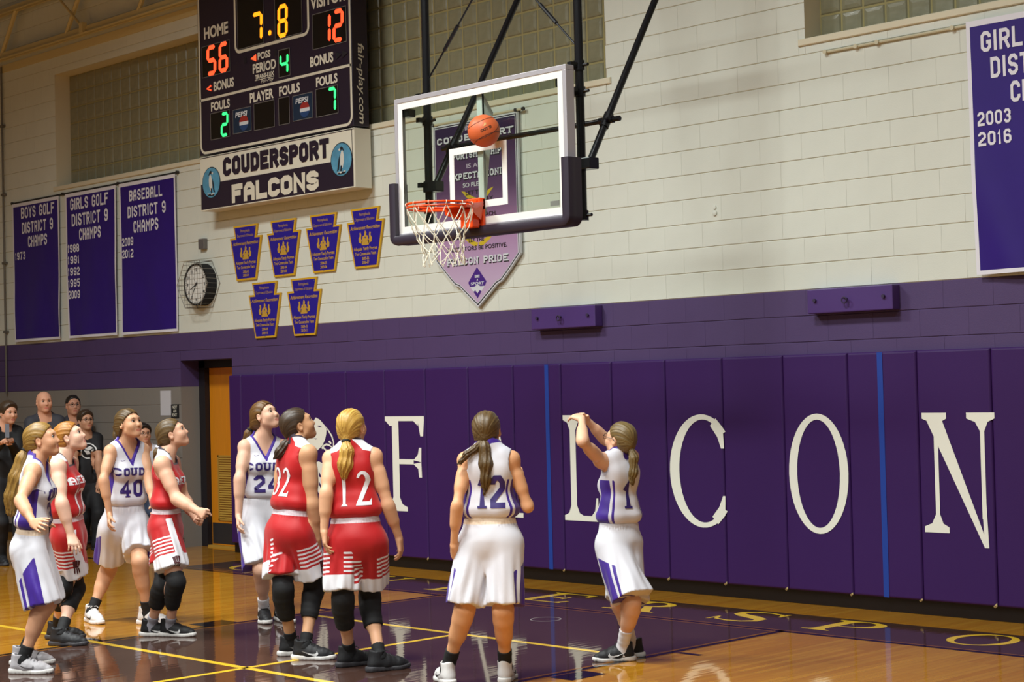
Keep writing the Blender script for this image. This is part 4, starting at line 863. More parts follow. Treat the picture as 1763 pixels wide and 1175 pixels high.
POSE_ROWS = [
[-0.871, -5.532, 0.0, 0.988, 5.0, 3.0, 2.0, 14.0, 0.0, 0.12, -0.177, 0.084, 0.147, -0.084, 0.771, 0.252, -0.148, 0.421, 0.197, -0.148, 1.278, 0.18, -0.373, 1.11, 0.299, -0.522, 0.977, 0.424, -0.63, 0.947, 0.0, 1.0, -0.3, -8, 1, 0.027, 0.173, 0.084, 0.132, 0.084, 0.771, 0.197, 0.142, 0.407, 0.184, 0.112, 1.289, 0.068, 0.248, 1.071, 0.083, 0.405, 0.901, 0.118, 0.561, 0.852, 0.0, -1.0, -0.3, 5, 1, 0.14, 0.0, 0.801, 0.196, -0.02, 1.337, 0.223, 0.0, 1.471, 0.121, -0.003, 1.421, 5, 0.118, -0.003, 1.417, 0.022, 0.093, -0.013, 1.358, 0.038, 0.06, -0.023, 1.239, 0.049, 0.032, -0.023, 1.116, 0.051, 0.015, -0.023, 1.016, 0.036],
[-1.774, -4.765, 0.0, 0.988, 0.0, -5.0, 0.0, 24.0, 0.0, 0.129, -0.173, 0.084, 0.156, -0.084, 0.755, 0.176, 0.071, 0.37, 0.121, -0.148, 1.254, 0.172, -0.253, 1.009, 0.234, -0.255, 0.78, 0.29, -0.344, 0.649, -0.5, 1.0, 0.0, -8, 0, 0.018, 0.163, 0.084, 0.156, 0.084, 0.755, 0.118, -0.057, 0.394, 0.143, 0.112, 1.265, 0.112, 0.12, 0.985, 0.131, 0.209, 0.772, 0.134, 0.308, 0.636, -0.5, -1.0, 0.0, 0, 0, 0.156, 0.0, 0.785, 0.129, -0.02, 1.313, 0.176, 0.0, 1.457, 0.068, 0.0, 1.447, 3, 0.064, 0.0, 1.443, 0.016, 0.05, 0.0, 1.373, 0.024, 0.04, 0.0, 1.277, 0.018],
[-2.318, -3.915, 0.0, 1.037, -50.0, -48.0, -32.0, 14.0, 0.0, -0.181, 0.059, 0.088, 0.03, -0.057, 0.76, -0.069, 0.161, 0.398, 0.036, -0.137, 1.322, 0.003, -0.258, 1.117, 0.048, -0.266, 0.848, 0.066, -0.37, 0.708, 1.0, 0.3, 0.0, -55, 0, 0.296, -0.155, 0.088, 0.165, 0.057, 0.76, 0.266, -0.249, 0.486, 0.239, 0.046, 1.322, 0.303, -0.052, 1.116, 0.358, -0.184, 0.918, 0.413, -0.309, 0.807, -1.0, 0.0, 0.0, -25, 0, 0.097, 0.0, 0.791, 0.142, -0.05, 1.379, 0.165, -0.08, 1.527, 0.05, -0.03, 1.506, 3, 0.05, -0.03, 1.501, 0.02, 0.058, -0.03, 1.443, 0.024, 0.066, -0.03, 1.389, 0.014],
[-1.423, -4.144, 0.0, 0.975, 0.0, -5.0, 5.0, 24.0, 0.0, 0.144, -0.027, 0.083, 0.124, -0.083, 0.783, 0.228, -0.205, 0.408, 0.129, -0.128, 1.247, 0.242, -0.198, 1.003, 0.422, -0.307, 0.911, 0.526, -0.433, 0.885, 0.0, 1.0, 0.0, -12, 2, 0.001, 0.006, 0.083, 0.124, 0.083, 0.783, 0.116, -0.126, 0.381, 0.151, 0.128, 1.246, 0.238, 0.128, 0.969, 0.349, -0.028, 0.842, 0.447, -0.158, 0.817, 0.0, -1.0, 0.0, -5, 2, 0.124, 0.0, 0.812, 0.142, 0.0, 1.3, 0.183, 0.02, 1.459, 0.086, 0.012, 1.377, 3, 0.082, 0.012, 1.373, 0.017, 0.068, 0.012, 1.327, 0.024, 0.054, 0.012, 1.256, 0.014],
[-1.417, -3.09, 0.0, 1.049, -70.0, -66.0, -28.0, 24.0, 0.0, -0.037, -0.066, 0.089, -0.127, -0.03, 0.788, -0.02, -0.278, 0.412, -0.155, -0.056, 1.331, -0.184, -0.174, 1.104, -0.195, -0.196, 0.816, -0.184, -0.284, 0.661, 1.0, 0.2, 0.0, -75, 0, 0.097, -0.078, 0.089, 0.041, 0.03, 0.788, 0.037, 0.196, 0.369, 0.098, 0.056, 1.324, 0.153, 0.154, 1.114, 0.137, 0.135, 0.859, 0.139, 0.024, 0.719, -1.0, 0.0, 0.0, -60, 0, -0.043, 0.0, 0.819, -0.026, 0.0, 1.385, -0.002, -0.02, 1.563, -0.122, 0.025, 1.472, 3, -0.127, 0.025, 1.467, 0.018, -0.145, 0.025, 1.432, 0.026, -0.178, 0.025, 1.375, 0.014],
[0.203, -4.136, 0.0, 1.012, 45.0, 42.0, 20.0, 24.0, 0.0, 0.132, -0.092, 0.086, 0.102, -0.061, 0.826, 0.185, 0.074, 0.455, 0.179, -0.073, 1.338, 0.201, -0.091, 1.019, 0.225, -0.044, 0.787, 0.234, 0.047, 0.641, -1.0, 0.0, 0.0, -8, 0, 0.018, 0.094, 0.086, -0.019, 0.061, 0.826, -0.007, -0.072, 0.458, 0.001, 0.127, 1.345, -0.045, 0.102, 1.054, 0.005, 0.227, 0.87, 0.043, 0.336, 0.742, 1.0, 0.0, 0.0, 10, 0, 0.041, 0.0, 0.856, 0.095, 0.03, 1.397, 0.102, 0.06, 1.522, 0.058, 0.028, 1.444, 4, 0.054, 0.028, 1.44, 0.02, 0.017, 0.007, 1.395, 0.029, -0.017, -0.003, 1.351, 0.028, -0.048, -0.003, 1.31, 0.016],
[0.947, -4.173, 0.0, 1.025, 85.0, 86.0, 68.0, 14.0, 0.0, 0.169, -0.062, 0.087, 0.121, -0.008, 0.809, 0.097, 0.145, 0.428, 0.156, 0.009, 1.328, 0.236, -0.005, 1.031, 0.299, 0.064, 0.809, 0.311, 0.094, 0.638, -1.0, 0.2, 0.0, 32, 0, -0.039, 0.144, 0.087, -0.052, 0.008, 0.809, -0.053, -0.054, 0.446, -0.114, 0.027, 1.32, -0.136, -0.088, 1.118, -0.154, -0.103, 0.878, -0.138, -0.12, 0.693, 1.0, 0.2, 0.0, 32, 0, 0.034, 0.0, 0.839, 0.019, 0.02, 1.381, 0.019, 0.05, 1.511, -0.007, -0.038, 1.441, 4, -0.011, -0.038, 1.434, 0.022, -0.006, -0.068, 1.366, 0.04, -0.017, -0.078, 1.288, 0.043, -0.026, -0.078, 1.216, 0.026],
[1.959, -4.056, 0.0, 1.025, 80.0, 88.0, 82.0, 18.0, 0.0, 0.165, 0.083, 0.087, 0.182, -0.015, 0.834, 0.162, -0.116, 0.445, 0.233, 0.004, 1.316, 0.323, -0.016, 1.034, 0.272, 0.186, 1.153, 0.31, 0.326, 1.25, -1.0, 0.0, 0.0, 84, 0, -0.177, 0.067, 0.087, 0.011, 0.015, 0.834, -0.062, -0.069, 0.451, -0.037, 0.014, 1.317, -0.09, -0.106, 1.064, -0.118, -0.055, 0.83, -0.128, 0.049, 0.691, 1.0, 0.2, 0.0, 105, 0, 0.096, 0.0, 0.864, 0.098, 0.01, 1.373, 0.09, 0.06, 1.488, 0.077, -0.034, 1.44, 5, 0.077, -0.014, 1.446, 0.026, 0.076, -0.054, 1.389, 0.034, 0.081, -0.079, 1.295, 0.038, 0.079, -0.089, 1.211, 0.029, 0.073, -0.089, 1.127, 0.012, 4, 0.07, -0.024, 1.436, 0.02, 0.021, -0.064, 1.388, 0.019, -0.03, -0.079, 1.356, 0.016, -0.083, -0.079, 1.289, 0.009],
[2.073, -2.769, 0.0, 0.926, 132.0, 126.0, 136.0, 14.0, 0.0, -0.034, 0.081, 0.079, -0.047, 0.053, 0.734, -0.112, -0.113, 0.364, -0.007, 0.092, 1.274, -0.155, 0.282, 1.381, -0.285, 0.18, 1.523, -0.366, 0.065, 1.595, -0.3, -0.6, -0.8, 176, 3, -0.105, -0.076, 0.079, -0.164, -0.053, 0.734, -0.046, -0.224, 0.384, -0.205, -0.072, 1.262, -0.329, -0.265, 1.392, -0.322, -0.096, 1.53, -0.42, 0.017, 1.578, 0.0, 0.4, -1.0, 180, 3, -0.105, 0.0, 0.762, -0.084, 0.0, 1.289, -0.078, 0.0, 1.389, -0.024, -0.066, 1.353, 4, -0.02, -0.066, 1.349, 0.016, -0.002, -0.086, 1.272, 0.026, -0.008, -0.096, 1.181, 0.024, -0.022, -0.096, 1.097, 0.009],
[-8.102, -1.298, 0.0, 1.136, -65.0, -65.0, -60.0, 4.0, 0.0, -0.081, 0.014, 0.097, -0.071, -0.041, 0.866, -0.035, -0.125, 0.468, -0.121, -0.063, 1.468, -0.118, -0.173, 1.215, -0.058, -0.287, 0.981, -0.018, -0.395, 0.826, 0.0, 0.0, 0.0, -70, 0, 0.153, -0.168, 0.097, 0.104, 0.041, 0.866, 0.189, -0.164, 0.507, 0.151, 0.063, 1.468, 0.2, -0.035, 1.202, 0.223, -0.161, 0.968, 0.237, -0.275, 0.813, 0.0, 0.0, 0.0, -60, 0, 0.017, 0.0, 0.9, 0.015, 0.0, 1.53, 0.017, -0.02, 1.693],
[-9.214, -0.271, 0.0, 1.111, -65.0, -65.0, -62.0, 6.0, 0.0, -0.071, 0.026, 0.094, -0.082, -0.04, 0.756, -0.035, -0.119, 0.411, -0.137, -0.062, 1.413, -0.12, -0.169, 1.149, -0.085, -0.268, 0.909, -0.054, -0.346, 0.741, 0.0, 0.0, 0.0, -70, 0, 0.141, -0.177, 0.094, 0.09, 0.04, 0.756, 0.176, -0.167, 0.458, 0.129, 0.062, 1.417, 0.168, -0.04, 1.137, 0.174, -0.143, 0.897, 0.178, -0.227, 0.728, 0.0, 0.0, 0.0, -60, 0, 0.004, 0.0, 0.79, -0.004, 0.0, 1.476, -0.01, -0.02, 1.638],
[-8.181, -0.727, 0.0, 0.975, -60.0, -60.0, -50.0, 8.0, 0.0, -0.071, 0.027, 0.083, -0.065, -0.042, 0.674, -0.027, -0.119, 0.361, -0.107, -0.064, 1.26, -0.09, -0.172, 1.025, -0.061, -0.25, 0.811, -0.037, -0.305, 0.657, 0.0, 0.0, 0.0, -70, 0, 0.133, -0.159, 0.083, 0.078, 0.042, 0.674, 0.166, -0.157, 0.413, 0.116, 0.064, 1.261, 0.155, -0.039, 1.013, 0.16, -0.049, 0.781, 0.171, -0.136, 0.641, 0.0, 0.0, 0.0, -60, 0, 0.007, 0.0, 0.703, 0.005, 0.0, 1.314, 0.006, -0.02, 1.467],
[-7.33, -2.172, 0.0, 1.037, -50.0, -50.0, -40.0, 0.0, 0.0, -0.062, 0.016, 0.088, -0.092, -0.057, 0.84, -0.016, -0.123, 0.452, -0.109, -0.088, 1.398, -0.116, -0.203, 1.157, 0.055, -0.327, 1.277, 0.153, -0.45, 1.356, 0.0, 0.0, 0.0, -60, 2, 0.155, -0.138, 0.088, 0.043, 0.057, 0.84, 0.183, -0.122, 0.493, 0.101, 0.088, 1.39, 0.132, -0.016, 1.137, 0.132, -0.219, 1.272, 0.135, -0.367, 1.366, 0.0, 0.0, 0.0, -45, 2, -0.024, 0.0, 0.871, -0.002, 0.0, 1.451, 0.043, -0.02, 1.59],
[-7.242, -0.54, 0.0, 0.876, -60.0, -60.0, -60.0, 5.0, 0.0, -0.061, 0.027, 0.074, -0.026, -0.037, 0.592, -0.004, -0.117, 0.313, -0.076, -0.058, 1.117, -0.053, -0.152, 0.886, -0.042, -0.163, 0.662, -0.02, -0.216, 0.525, 0.0, 0.0, 0.0, -70, 0, 0.116, -0.145, 0.074, 0.103, 0.037, 0.592, 0.172, -0.151, 0.366, 0.124, 0.058, 1.122, 0.124, 0.046, 0.872, 0.11, 0.03, 0.647, 0.106, -0.025, 0.508, 0.0, 0.0, 0.0, -60, 0, 0.038, 0.0, 0.618, 0.023, 0.0, 1.167, -0.002, -0.02, 1.311]]
# ------------------------------------------------------------------ joints of each figure, in metres from its feet
POSES = {}
def read_pose(nums):
    it = iter(nums); three = lambda: [next(it), next(it), next(it)]
    J = dict(root=three(), s=next(it), th=[next(it) for _ in range(5)])
    for k in 'RL':
        for n in ('ankle', 'hipj', 'knee', 'sh', 'el', 'wr', 'tip', 'palm'): J[n+k] = three()
        J['fyaw'+k] = next(it); J['pose'+k] = ('relax', 'hip', 'fist', 'shoot')[int(next(it))]
    for n in ('hip', 'neck', 'head'): J[n] = three()
    rest_ = list(it)
    if rest_:
        it = iter(rest_); J['tie'] = [next(it), next(it), next(it)]
        for t in ('tail', 'tail2'):
            n = next(it, None)
            if n: J[t] = [[next(it) for _ in range(4)] for _ in range(int(n))]
    return J
for key, nums in zip(('p1', 'p2', 'p3', 'p4', 'p5', 'p6', 'p7', 'p8', 'p9', 's1', 's2', 's3', 's4', 's5'), POSE_ROWS): POSES[key] = read_pose(nums)
# ------------------------------------------------------------------ building the figures
SKIN = {}
def skin(tone):
    if tone not in SKIN:
        SKIN[tone] = zone_mat('skin_%d' % len(SKIN), tone, [('lip', (min(255, tone[0]*.90), tone[1]*.72, tone[2]*.74))], rough=.48, bump=.15, bscale=260, sss=.08, noise=.12)
    return SKIN[tone]
M_whitekit = zone_mat('white_jersey_cloth', (214, 213, 222), [('A', (62, 30, 140)), ('B', (62, 30, 140)), ('D', (190, 188, 200))], rough=.55, sheen=.15)
M_redkit = zone_mat('red_jersey_cloth', (184, 22, 27), [('C', (228, 226, 232)), ('B', (40, 24, 40))], rough=.5, sheen=.15)
M_whiteshort = zone_mat('white_shorts_cloth', (212, 211, 219), [('A', (62, 30, 140)), ('B', (222, 200, 176))], rough=.5, sheen=.15)
M_whiteshort2 = zone_mat('white_shorts_plain_band', (212, 211, 219), [('A', (62, 30, 140))], rough=.5, sheen=.15)
M_redshort = zone_mat('red_shorts_cloth', (180, 22, 27), [('D', (226, 224, 230)), ('C', (228, 226, 232)), ('B', (206, 190, 196))], rough=.5, sheen=.15)
M_black = mat('black_knit', (16, 16, 19), .8, bump=.3, bscale=300)
M_whitesock = mat('white_sock_knit', (226, 224, 228), .8, bump=.3, bscale=300)
M_greysock = mat('grey_sock_knit', (150, 148, 158), .8, bump=.3, bscale=300)
M_shoeblack = mat('black_shoe_mesh', (24, 24, 28), .6, bump=.35, bscale=220)
M_shoewhite = mat('white_shoe_leather', (214, 210, 208), .45, bump=.2, bscale=120)
M_shoegrey = mat('pale_grey_shoe_knit', (176, 172, 176), .5, bump=.25, bscale=160)
M_solewhite = mat('white_rubber_sole', (222, 218, 214), .5)
M_solegrey = mat('dark_grey_rubber_sole', (58, 56, 60), .6)
M_swooshw = mat('white_mark', (225, 225, 225), .4)
M_swooshb = mat('black_mark', (20, 20, 22), .4)
M_swooshg = mat('grey_mark', (110, 106, 110), .4)
M_purple = mat('purple_print', (46, 26, 104), .55)
M_whiteprint = mat('white_print', (232, 230, 236), .5)
M_eyewhite = mat('eye_white', (225, 220, 214), .25); M_iris = mat('brown_iris', (70, 48, 30), .2); M_pupil = mat('pupil', (8, 8, 8), .15)
M_glass_frame = mat('black_glasses_frame', (18, 18, 20), .35)
M_tie = mat('black_hair_tie', (14, 12, 14), .7); M_tiew = mat('white_hair_tie', (215, 212, 220), .7)
def swoosh_polys(L, hgt):
    top = [(0, .42), (.06, .22), (.16, .10), (.30, .06), (.5, .18), (1, .80)]
    bot = [(0, .42), (.03, .62), (.10, .92), (.10, .80), (.12, .58), (.18, .42), (.30, .34), (.5, .40)]
    lo = [(0, .30), (.05, .10), (.15, 0), (.30, .03), (.55, .20), (1, .62)]
    up = [(.10, .62), (.11, .42), (.17, .30), (.32, .27), (.57, .37), (1, .62)]
    return [[(lo[i][0]*L, lo[i][1]*hgt), (lo[i+1][0]*L, lo[i+1][1]*hgt), (up[i+1][0]*L, up[i+1][1]*hgt), (up[i][0]*L, up[i][1]*hgt)] for i in range(5)]
def decal(name, polys, target, mapf, material, parent, off=.003, maxlen=.02, weld=False):
    """flat print laid on a curved surface: each point is dropped onto the target mesh"""
    bm = bmesh.new()
    for iq, q in enumerate(polys):
        try: bm.faces.new([bm.verts.new((p[0], p[1], (iq % 9)*1e-4)) for p in q])
        except ValueError: pass
    bmesh.ops.triangulate(bm, faces=bm.faces[:])
    for _ in range(7):
        es = [e for e in bm.edges if e.calc_length() > maxlen]
        if not es: break
        bmesh.ops.subdivide_edges(bm, edges=es, cuts=1); bmesh.ops.triangulate(bm, faces=[f for f in bm.faces if len(f.verts) > 3])
    me0 = target.data
    key = me0.name
    if key not in BVHS:
        co = np.empty(len(me0.vertices)*3, F32); me0.vertices.foreach_get('co', co)
        qs = np.empty(len(me0.loops), np.int32); me0.loops.foreach_get('vertex_index', qs)
        BVHS[key] = BVHTree.FromPolygons(co.reshape(-1, 3).tolist(), qs.reshape(-1, 4).tolist())
    tr = BVHS[key]; bad = []
    for v in bm.verts:
        o, d = mapf(v.co.x, v.co.y); hit = tr.ray_cast(Vector(o), Vector(d))
        if hit[0] is None: bad.append(v)
        else: v.co = hit[0]-Vector(d)*(off+v.co.z)
    if bad: bmesh.ops.delete(bm, geom=bad, context='VERTS')
    me = bpy.data.meshes.new(name); bm.to_mesh(me); bm.free(); me.materials.append(material)
    for p in me.polygons: p.use_smooth = True
    if not len(me.polygons): return None
    o = bpy.data.objects.new(name, me); COL.objects.link(o); o.parent = parent; return o
BVHS = {}
# one shoe shape, reused (x right, y towards the toe, origin under the ankle)
def shoe_shapes():
    c = lambda a, b, ra, rb, k=.02, sq=None, s=1: cap(V3(*a), V3(*b), ra, rb, k, sq, s)
    up = [c((0, -.045, .045), (0, .03, .045), .037, .042), c((.004, .03, .042), (.006, .12, .034), .045, .042), c((.006, .12, .032), (.002, .168, .026), .040, .030),
          c((0, -.02, .06), (0, -.012, .125), .041, .043), c((0, .02, .07), (0, .06, .062), .036, .034), c((0, -.046, .08), (0, -.05, .12), .026, .022)]
    def post(d, q):
        x, y, z = q[..., 0], q[..., 1], q[..., 2]
        d = np.maximum(d, .018-z)
        d = np.maximum(d, z-(.132+.5*np.clip(y-.02, 0, .1)-.25*np.clip(y+.06, 0, .03)))
        hole = np.maximum(np.sqrt(x*x+(y+.012)**2)-.036, .06-z)
        d = np.maximum(d, -hole)
        return d-.0012*np.sin(y*170)*(y > .02)*(z > .05)
    uv, uf = polygonize(up, .0062, post)
    so = [c((0, -.055, .018), (0, .02, .018), .041, .040), c((0, .02, .018), (.007, .115, .016), .042, .050), c((.007, .115, .016), (.004, .172, .018), .049, .036)]
    def post2(d, q):
        x, y, z = q[..., 0], q[..., 1], q[..., 2]
        top = .034-.008*np.clip(y/.1, 0, 1)+.006*np.exp(-((y-.19)/.03)**2)
        d = np.maximum(d, np.maximum(z-top, .0005-z+.006*np.clip((y-.15)/.06, 0, 1)))
        return d-.001*np.sin(y*240)*(z < .012)
    sv, sf = polygonize(so, .0062, post2)
    lc = MB()
    for i in range(5):
        y = .035+.020*i; z = .104-.0088*i
        lc.tube([(-.026, y, z-.010), (-.014, y+.004, z), (.014, y+.010, z), (.026, y+.012, z-.010)], .0032, 6)
    lc.tube([(0, .03, .118), (-.018, .045, .122), (-.03, .05, .110)], .0028, 6); lc.tube([(0, .03, .118), (.018, .046, .124), (.03, .052, .112)], .0028, 6)
    return (uv, uf), (sv, sf), lc
SHOE, SOLE, LACE = shoe_shapes()
def make_shoe(parent, b, k, mats, lift=0.):
    upper, sole, sw, lace = mats; an = getattr(b, 'ankle'+k); yaw = b.J['fyaw'+k]; s = b.s
    a = math.radians(yaw-90); Rm = np.array([[math.cos(a), -math.sin(a), 0], [math.sin(a), math.cos(a), 0], [0, 0, 1]])*s
    if k == 'L': Rm = Rm@np.diag([-1, 1, 1])
    o = V3(an[0], an[1], 0)
    tr = lambda v: np.asarray(v)@Rm.T+o
    fl = (lambda f: f[:, ::-1]) if k == 'L' else (lambda f: f)
    sh = npmesh('shoe', tr(SHOE[0]), fl(SHOE[1]), upper, parent); npmesh('sole', tr(SOLE[0]), fl(SOLE[1]), sole, sh)
    lm = MB(); lm.add([tuple(p) for p in tr(LACE.v)], [tuple(reversed(f)) for f in LACE.f] if k == 'L' else LACE.f); lm.build('laces', lace, sh, smooth=True)
    if sw:
        for sd in (-1, 1):
            def mp(u, v, sd=sd):
                p = tr([V3(sd*.2, .10-u, .028+v)])[0]; d = tr([V3(0, .10-u, .028+v)])[0]-p; return p, unit(d)
            decal('swoosh', swoosh_polys(.115, .052), sh, mp, sw, sh, .0015, .012)
    return sh
def eye_template():
    v = []; f = []; m = []; n, r = 14, 1.0
    for i in range(9):
        t = math.pi*i/8
        for j in range(n): a = 2*math.pi*j/n; v.append((math.sin(t)*math.cos(a), math.cos(t), math.sin(t)*math.sin(a)))
    for i in range(8):
        for j in range(n): f.append((i*n+j, (i+1)*n+j, (i+1)*n+(j+1) % n, i*n+(j+1) % n)); m.append(2 if i < 1 else (1 if i < 2 else 0))
    return np.array(v), f, m
EYE = eye_template()
def face_parts(root, b, brow, small=False):
    s = b.hs
    for x in (-1, 1):
        mb = MB(); c = b.H(.031*x, .0715, .0045)
        vv = EYE[0]*np.array((.0135, .0145, .0118))
        mb.v = [tuple(c+b.HM@(p*s)) for p in vv]; mb.f = [tuple(reversed(f)) for f in EYE[1]]; mb.m = EYE[2]
        mb.build('eye', [M_eyewhite, M_iris, M_pupil], root, smooth=True)
        MB().tube([tuple(b.H(.014*x, .0895, .0250)), tuple(b.H(.030*x, .0875, .0285)), tuple(b.H(.047*x, .073, .0225))], [.0026*s, .0032*s, .0018*s], 6).build('eyebrow', brow, root, smooth=True)
        MB().tube([tuple(b.H(.017*x, .0845, .0085)), tuple(b.H(.031*x, .0885, .0125)), tuple(b.H(.045*x, .0775, .0075))], [.0016*s, .0022*s, .0016*s], 5).build('eyelash', M_tie, root, smooth=True)
def glasses(root, b):
    mb = MB()
    for x in (-1, 1):
        pts = [tuple(b.H(x*.034+.024*math.cos(t), .104-.004*abs(math.cos(t)), .002+.017*math.sin(t))) for t in [2*math.pi*i/16 for i in range(16)]]
        mb.tube(pts, .0018, 6, closed=True)
        mb.tube([tuple(b.H(x*.058, .098, .008)), tuple(b.H(x*.074, .06, .008)), tuple(b.H(x*.082, -.005, .010)), tuple(b.H(x*.080, -.025, -.005))], .0018, 6)
    mb.tube([tuple(b.H(-.011, .106, .006)), tuple(b.H(0, .109, .009)), tuple(b.H(.011, .106, .006))], .0018, 6)
    return mb.build('glasses', M_glass_frame, root, smooth=True)
def lipmask(b, v):
    l = ((v-b.head)@b.HM)/b.hs
    return np.minimum(.0115-np.abs(l[:, 2]+.067)-.25*np.clip(np.abs(l[:, 0])-.004, 0, 1), np.minimum(.0235-np.abs(l[:, 0]), l[:, 1]-.07))
RES = dict(body=.0060, cloth=.0078, hair=.0056)
def figure(name, key, label, cat, tone, male=False, build=1.0, group=None, res=1.0, arm=1.0):
    J = POSES[key]; root = empty(name, J['root'], 0.8020332); tag(root, label, cat, group)
    b = Body(J, male, build, arm); v, f = polygonize(b.body(), RES['body']*res)
    npmesh('body', v, f, skin(tone), root, dict(lip=lipmask(b, v)))
    return root, b, J
def tail_parts(hair, J, hm, tie_mat, res=1.0):
    if 'tail' in J:
        for t in ('tail', 'tail2'):
            if t in J:
                p = [x[:3] for x in J[t]]; r = [x[3] for x in J[t]]
                v, f, at = tail_mesh(p, r, .0048*res, 3); npmesh('ponytail', v, f, hm, hair, at)
        if tie_mat:
            a, c = np.array(J['tail'][0][:3]), np.array(J['tail'][1][:3]); d = unit(c-a); e1 = unit(np.cross(d, [.2, .4, 1])); e2 = np.cross(d, e1); r = J['tail'][0][3]*1.0
            MB().tube([tuple(a+d*.006+(e1*math.cos(t)+e2*math.sin(t))*r) for t in [2*math.pi*i/18 for i in range(18)]], .0095, 8, closed=True).build('hair_tie', tie_mat, hair, smooth=True)
def torso_map(b, side, x0=0., t0=0.):
    """maps print coordinates (u right as read, v up) onto the back or front of the jersey"""
    d = b.fc if side == 'back' else -b.fc; r = b.rc if side == 'back' else -b.rc
    def f(u, v): return b.N+r*(u+x0)+b.up*(v+t0)-d*.5, d
    return f
def numerals(text, h, cw, wt, gap, serif=0.):
    p, W = block_text(text, h, cw, wt, gap, serif); return [[(q[0]-W/2, q[1]) for q in pl] for pl in p]
def taper_two(h):
    """red team's flared numerals: built from tapering strokes"""
    def one(x): return [[(x-.030*h, h), (x+.09*h, h), (x+.10*h, .93*h), (x-.0*h, .96*h)], [(x-.01*h, .96*h), (x+.10*h, .96*h), (x+.085*h, .06*h), (x+.005*h, .06*h)], [(x-.05*h, 0), (x+.15*h, 0), (x+.085*h, .07*h), (x+.005*h, .07*h)]]
    def arc(cx, cz, rx, rz, w0, w1, a0, a1, n=12):
        o = []
        for i in range(n):
            P = []
            for j in (i, i+1):
                t = math.radians(a0+(a1-a0)*j/n); w = w0+(w1-w0)*j/n; P.append(((cx+(rx+w/2)*math.cos(t), cz+(rz+w/2)*math.sin(t)), (cx+(rx-w/2)*math.cos(t), cz+(rz-w/2)*math.sin(t))))
            o.append([P[0][0], P[1][0], P[1][1], P[0][1]])
        return o
    def two(x):
        L = arc(x+.20*h, .74*h, .145*h, .20*h, .07*h, .14*h, 165, -12)
        L += [[(x+.27*h, .70*h), (x+.42*h, .74*h), (x+.16*h, .10*h), (x+.0*h, .05*h)], [(x-.01*h, 0), (x+.43*h, 0), (x+.43*h, .11*h), (x+.02*h, .11*h)], [(x+.43*h, .11*h), (x+.37*h, .11*h), (x+.43*h, .2*h)]]
        return L
    def three(x): return arc(x+.18*h, .76*h, .14*h, .185*h, .06*h, .13*h, 165, -85)+arc(x+.18*h, .27*h, .16*h, .22*h, .13*h, .06*h, 85, -165)
    return one, two, three
one_, two_, three_ = None, None, None
def kit(root, b, team, seed, shorts_len=.40, flare=.135, front=None, back=None, top=.115, band=True, loose=0., blow=(0, 0)):
    v, f, at = b.jersey(RES['cloth'], seed, loose=loose, hem=.08, neck='V' if team == 'white' else 'R')
    if team == 'white': at.pop('C')
    else:
        at.pop('A'); at.pop('D')
    j = npmesh('jersey', v, f, M_whitekit if team == 'white' else M_redkit, root, at)
    v, f, at = b.shorts(RES['cloth'], seed+5, shorts_len, flare, top, 0., blow)
    if team == 'white': at.pop('C'); at.pop('D')
    else: at.pop('A')
    sh = npmesh('shorts', v, f, (M_whiteshort if band else M_whiteshort2) if team == 'white' else M_redshort, root, at)
    return j, sh
def legwear(root, b, sock, hi=.14, sleeve=None):
    for k in 'RL':
        v, f = b.legband(k, .006, -.03, hi, .0065); npmesh('sock', v, f, sock, root)
        if sleeve: v, f = b.legband(k, .006, sleeve[0], sleeve[1], .0075); npmesh('knee_sleeve', v, f, M_black, root)
def sock_mark(root, b, k, col, sgn=1):
    pass
# ------------------------------------------------------------------ the players
one_, two_, three_ = taper_two(1.0)
def redno(fn_list, h, gap):
    L = []; x = 0
    for fn, w_ in fn_list:
        L += [[(p[0]*h+x, p[1]*h) for p in q] for q in fn(0)]; x += w_*h+gap
    return [[(p[0]-(x-gap)/2, p[1]) for p in q] for q in L]
H_blonde = hair_mat('dark_blonde_hair', (74, 52, 18), (176, 136, 66)); H_straw = hair_mat('strawberry_hair', (110, 62, 18), (206, 142, 60))
H_brown = hair_mat('brown_hair', (42, 30, 16), (118, 92, 54)); H_dark = hair_mat('dark_brown_hair', (28, 20, 15), (84, 64, 46)); H_gold = hair_mat('golden_blonde_hair', (130, 84, 20), (232, 190, 96))
H_lbrown = hair_mat('light_brown_hair', (64, 50, 26), (140, 116, 70)); H_black = hair_mat('black_hair', (12, 10, 9), (44, 36, 30)); H_auburn = hair_mat('auburn_hair', (52, 32, 14), (132, 94, 48))
W_SHOE = (M_shoewhite, M_solewhite, M_swooshb, M_shoewhite); G_SHOE = (M_shoegrey, M_solewhite, M_swooshg, M_black); B_SHOE = (M_shoeblack, M_solewhite, M_swooshw, M_shoeblack)
K_SHOE = (M_shoeblack, M_solegrey, None, M_shoeblack); BL_SHOE = (M_shoeblack, M_solegrey, None, M_shoeblack)
def small_mark(name, b, sh, k, parent, polys, col, hgt, out=1.0, fwd=.55, sc=1.0):
    """small printed emblem near the hem of a leg of the shorts"""
    hj, d = getattr(b, 'hipj'+k), None; r = b.rp*(1 if k == 'R' else -1)*out+b.fp*fwd; n = unit(r); t = unit(np.cross(n, V3(0, 0, 1)))*-1
    kn = getattr(b, 'knee'+k); c = hj+unit(kn-hj)*hgt*b.s
    def mp(u, v): return c+n*.5+t*u*sc+V3(0, 0, 1)*v*sc, -n
    return decal(name, polys, sh, mp, col, parent, .002, .012)
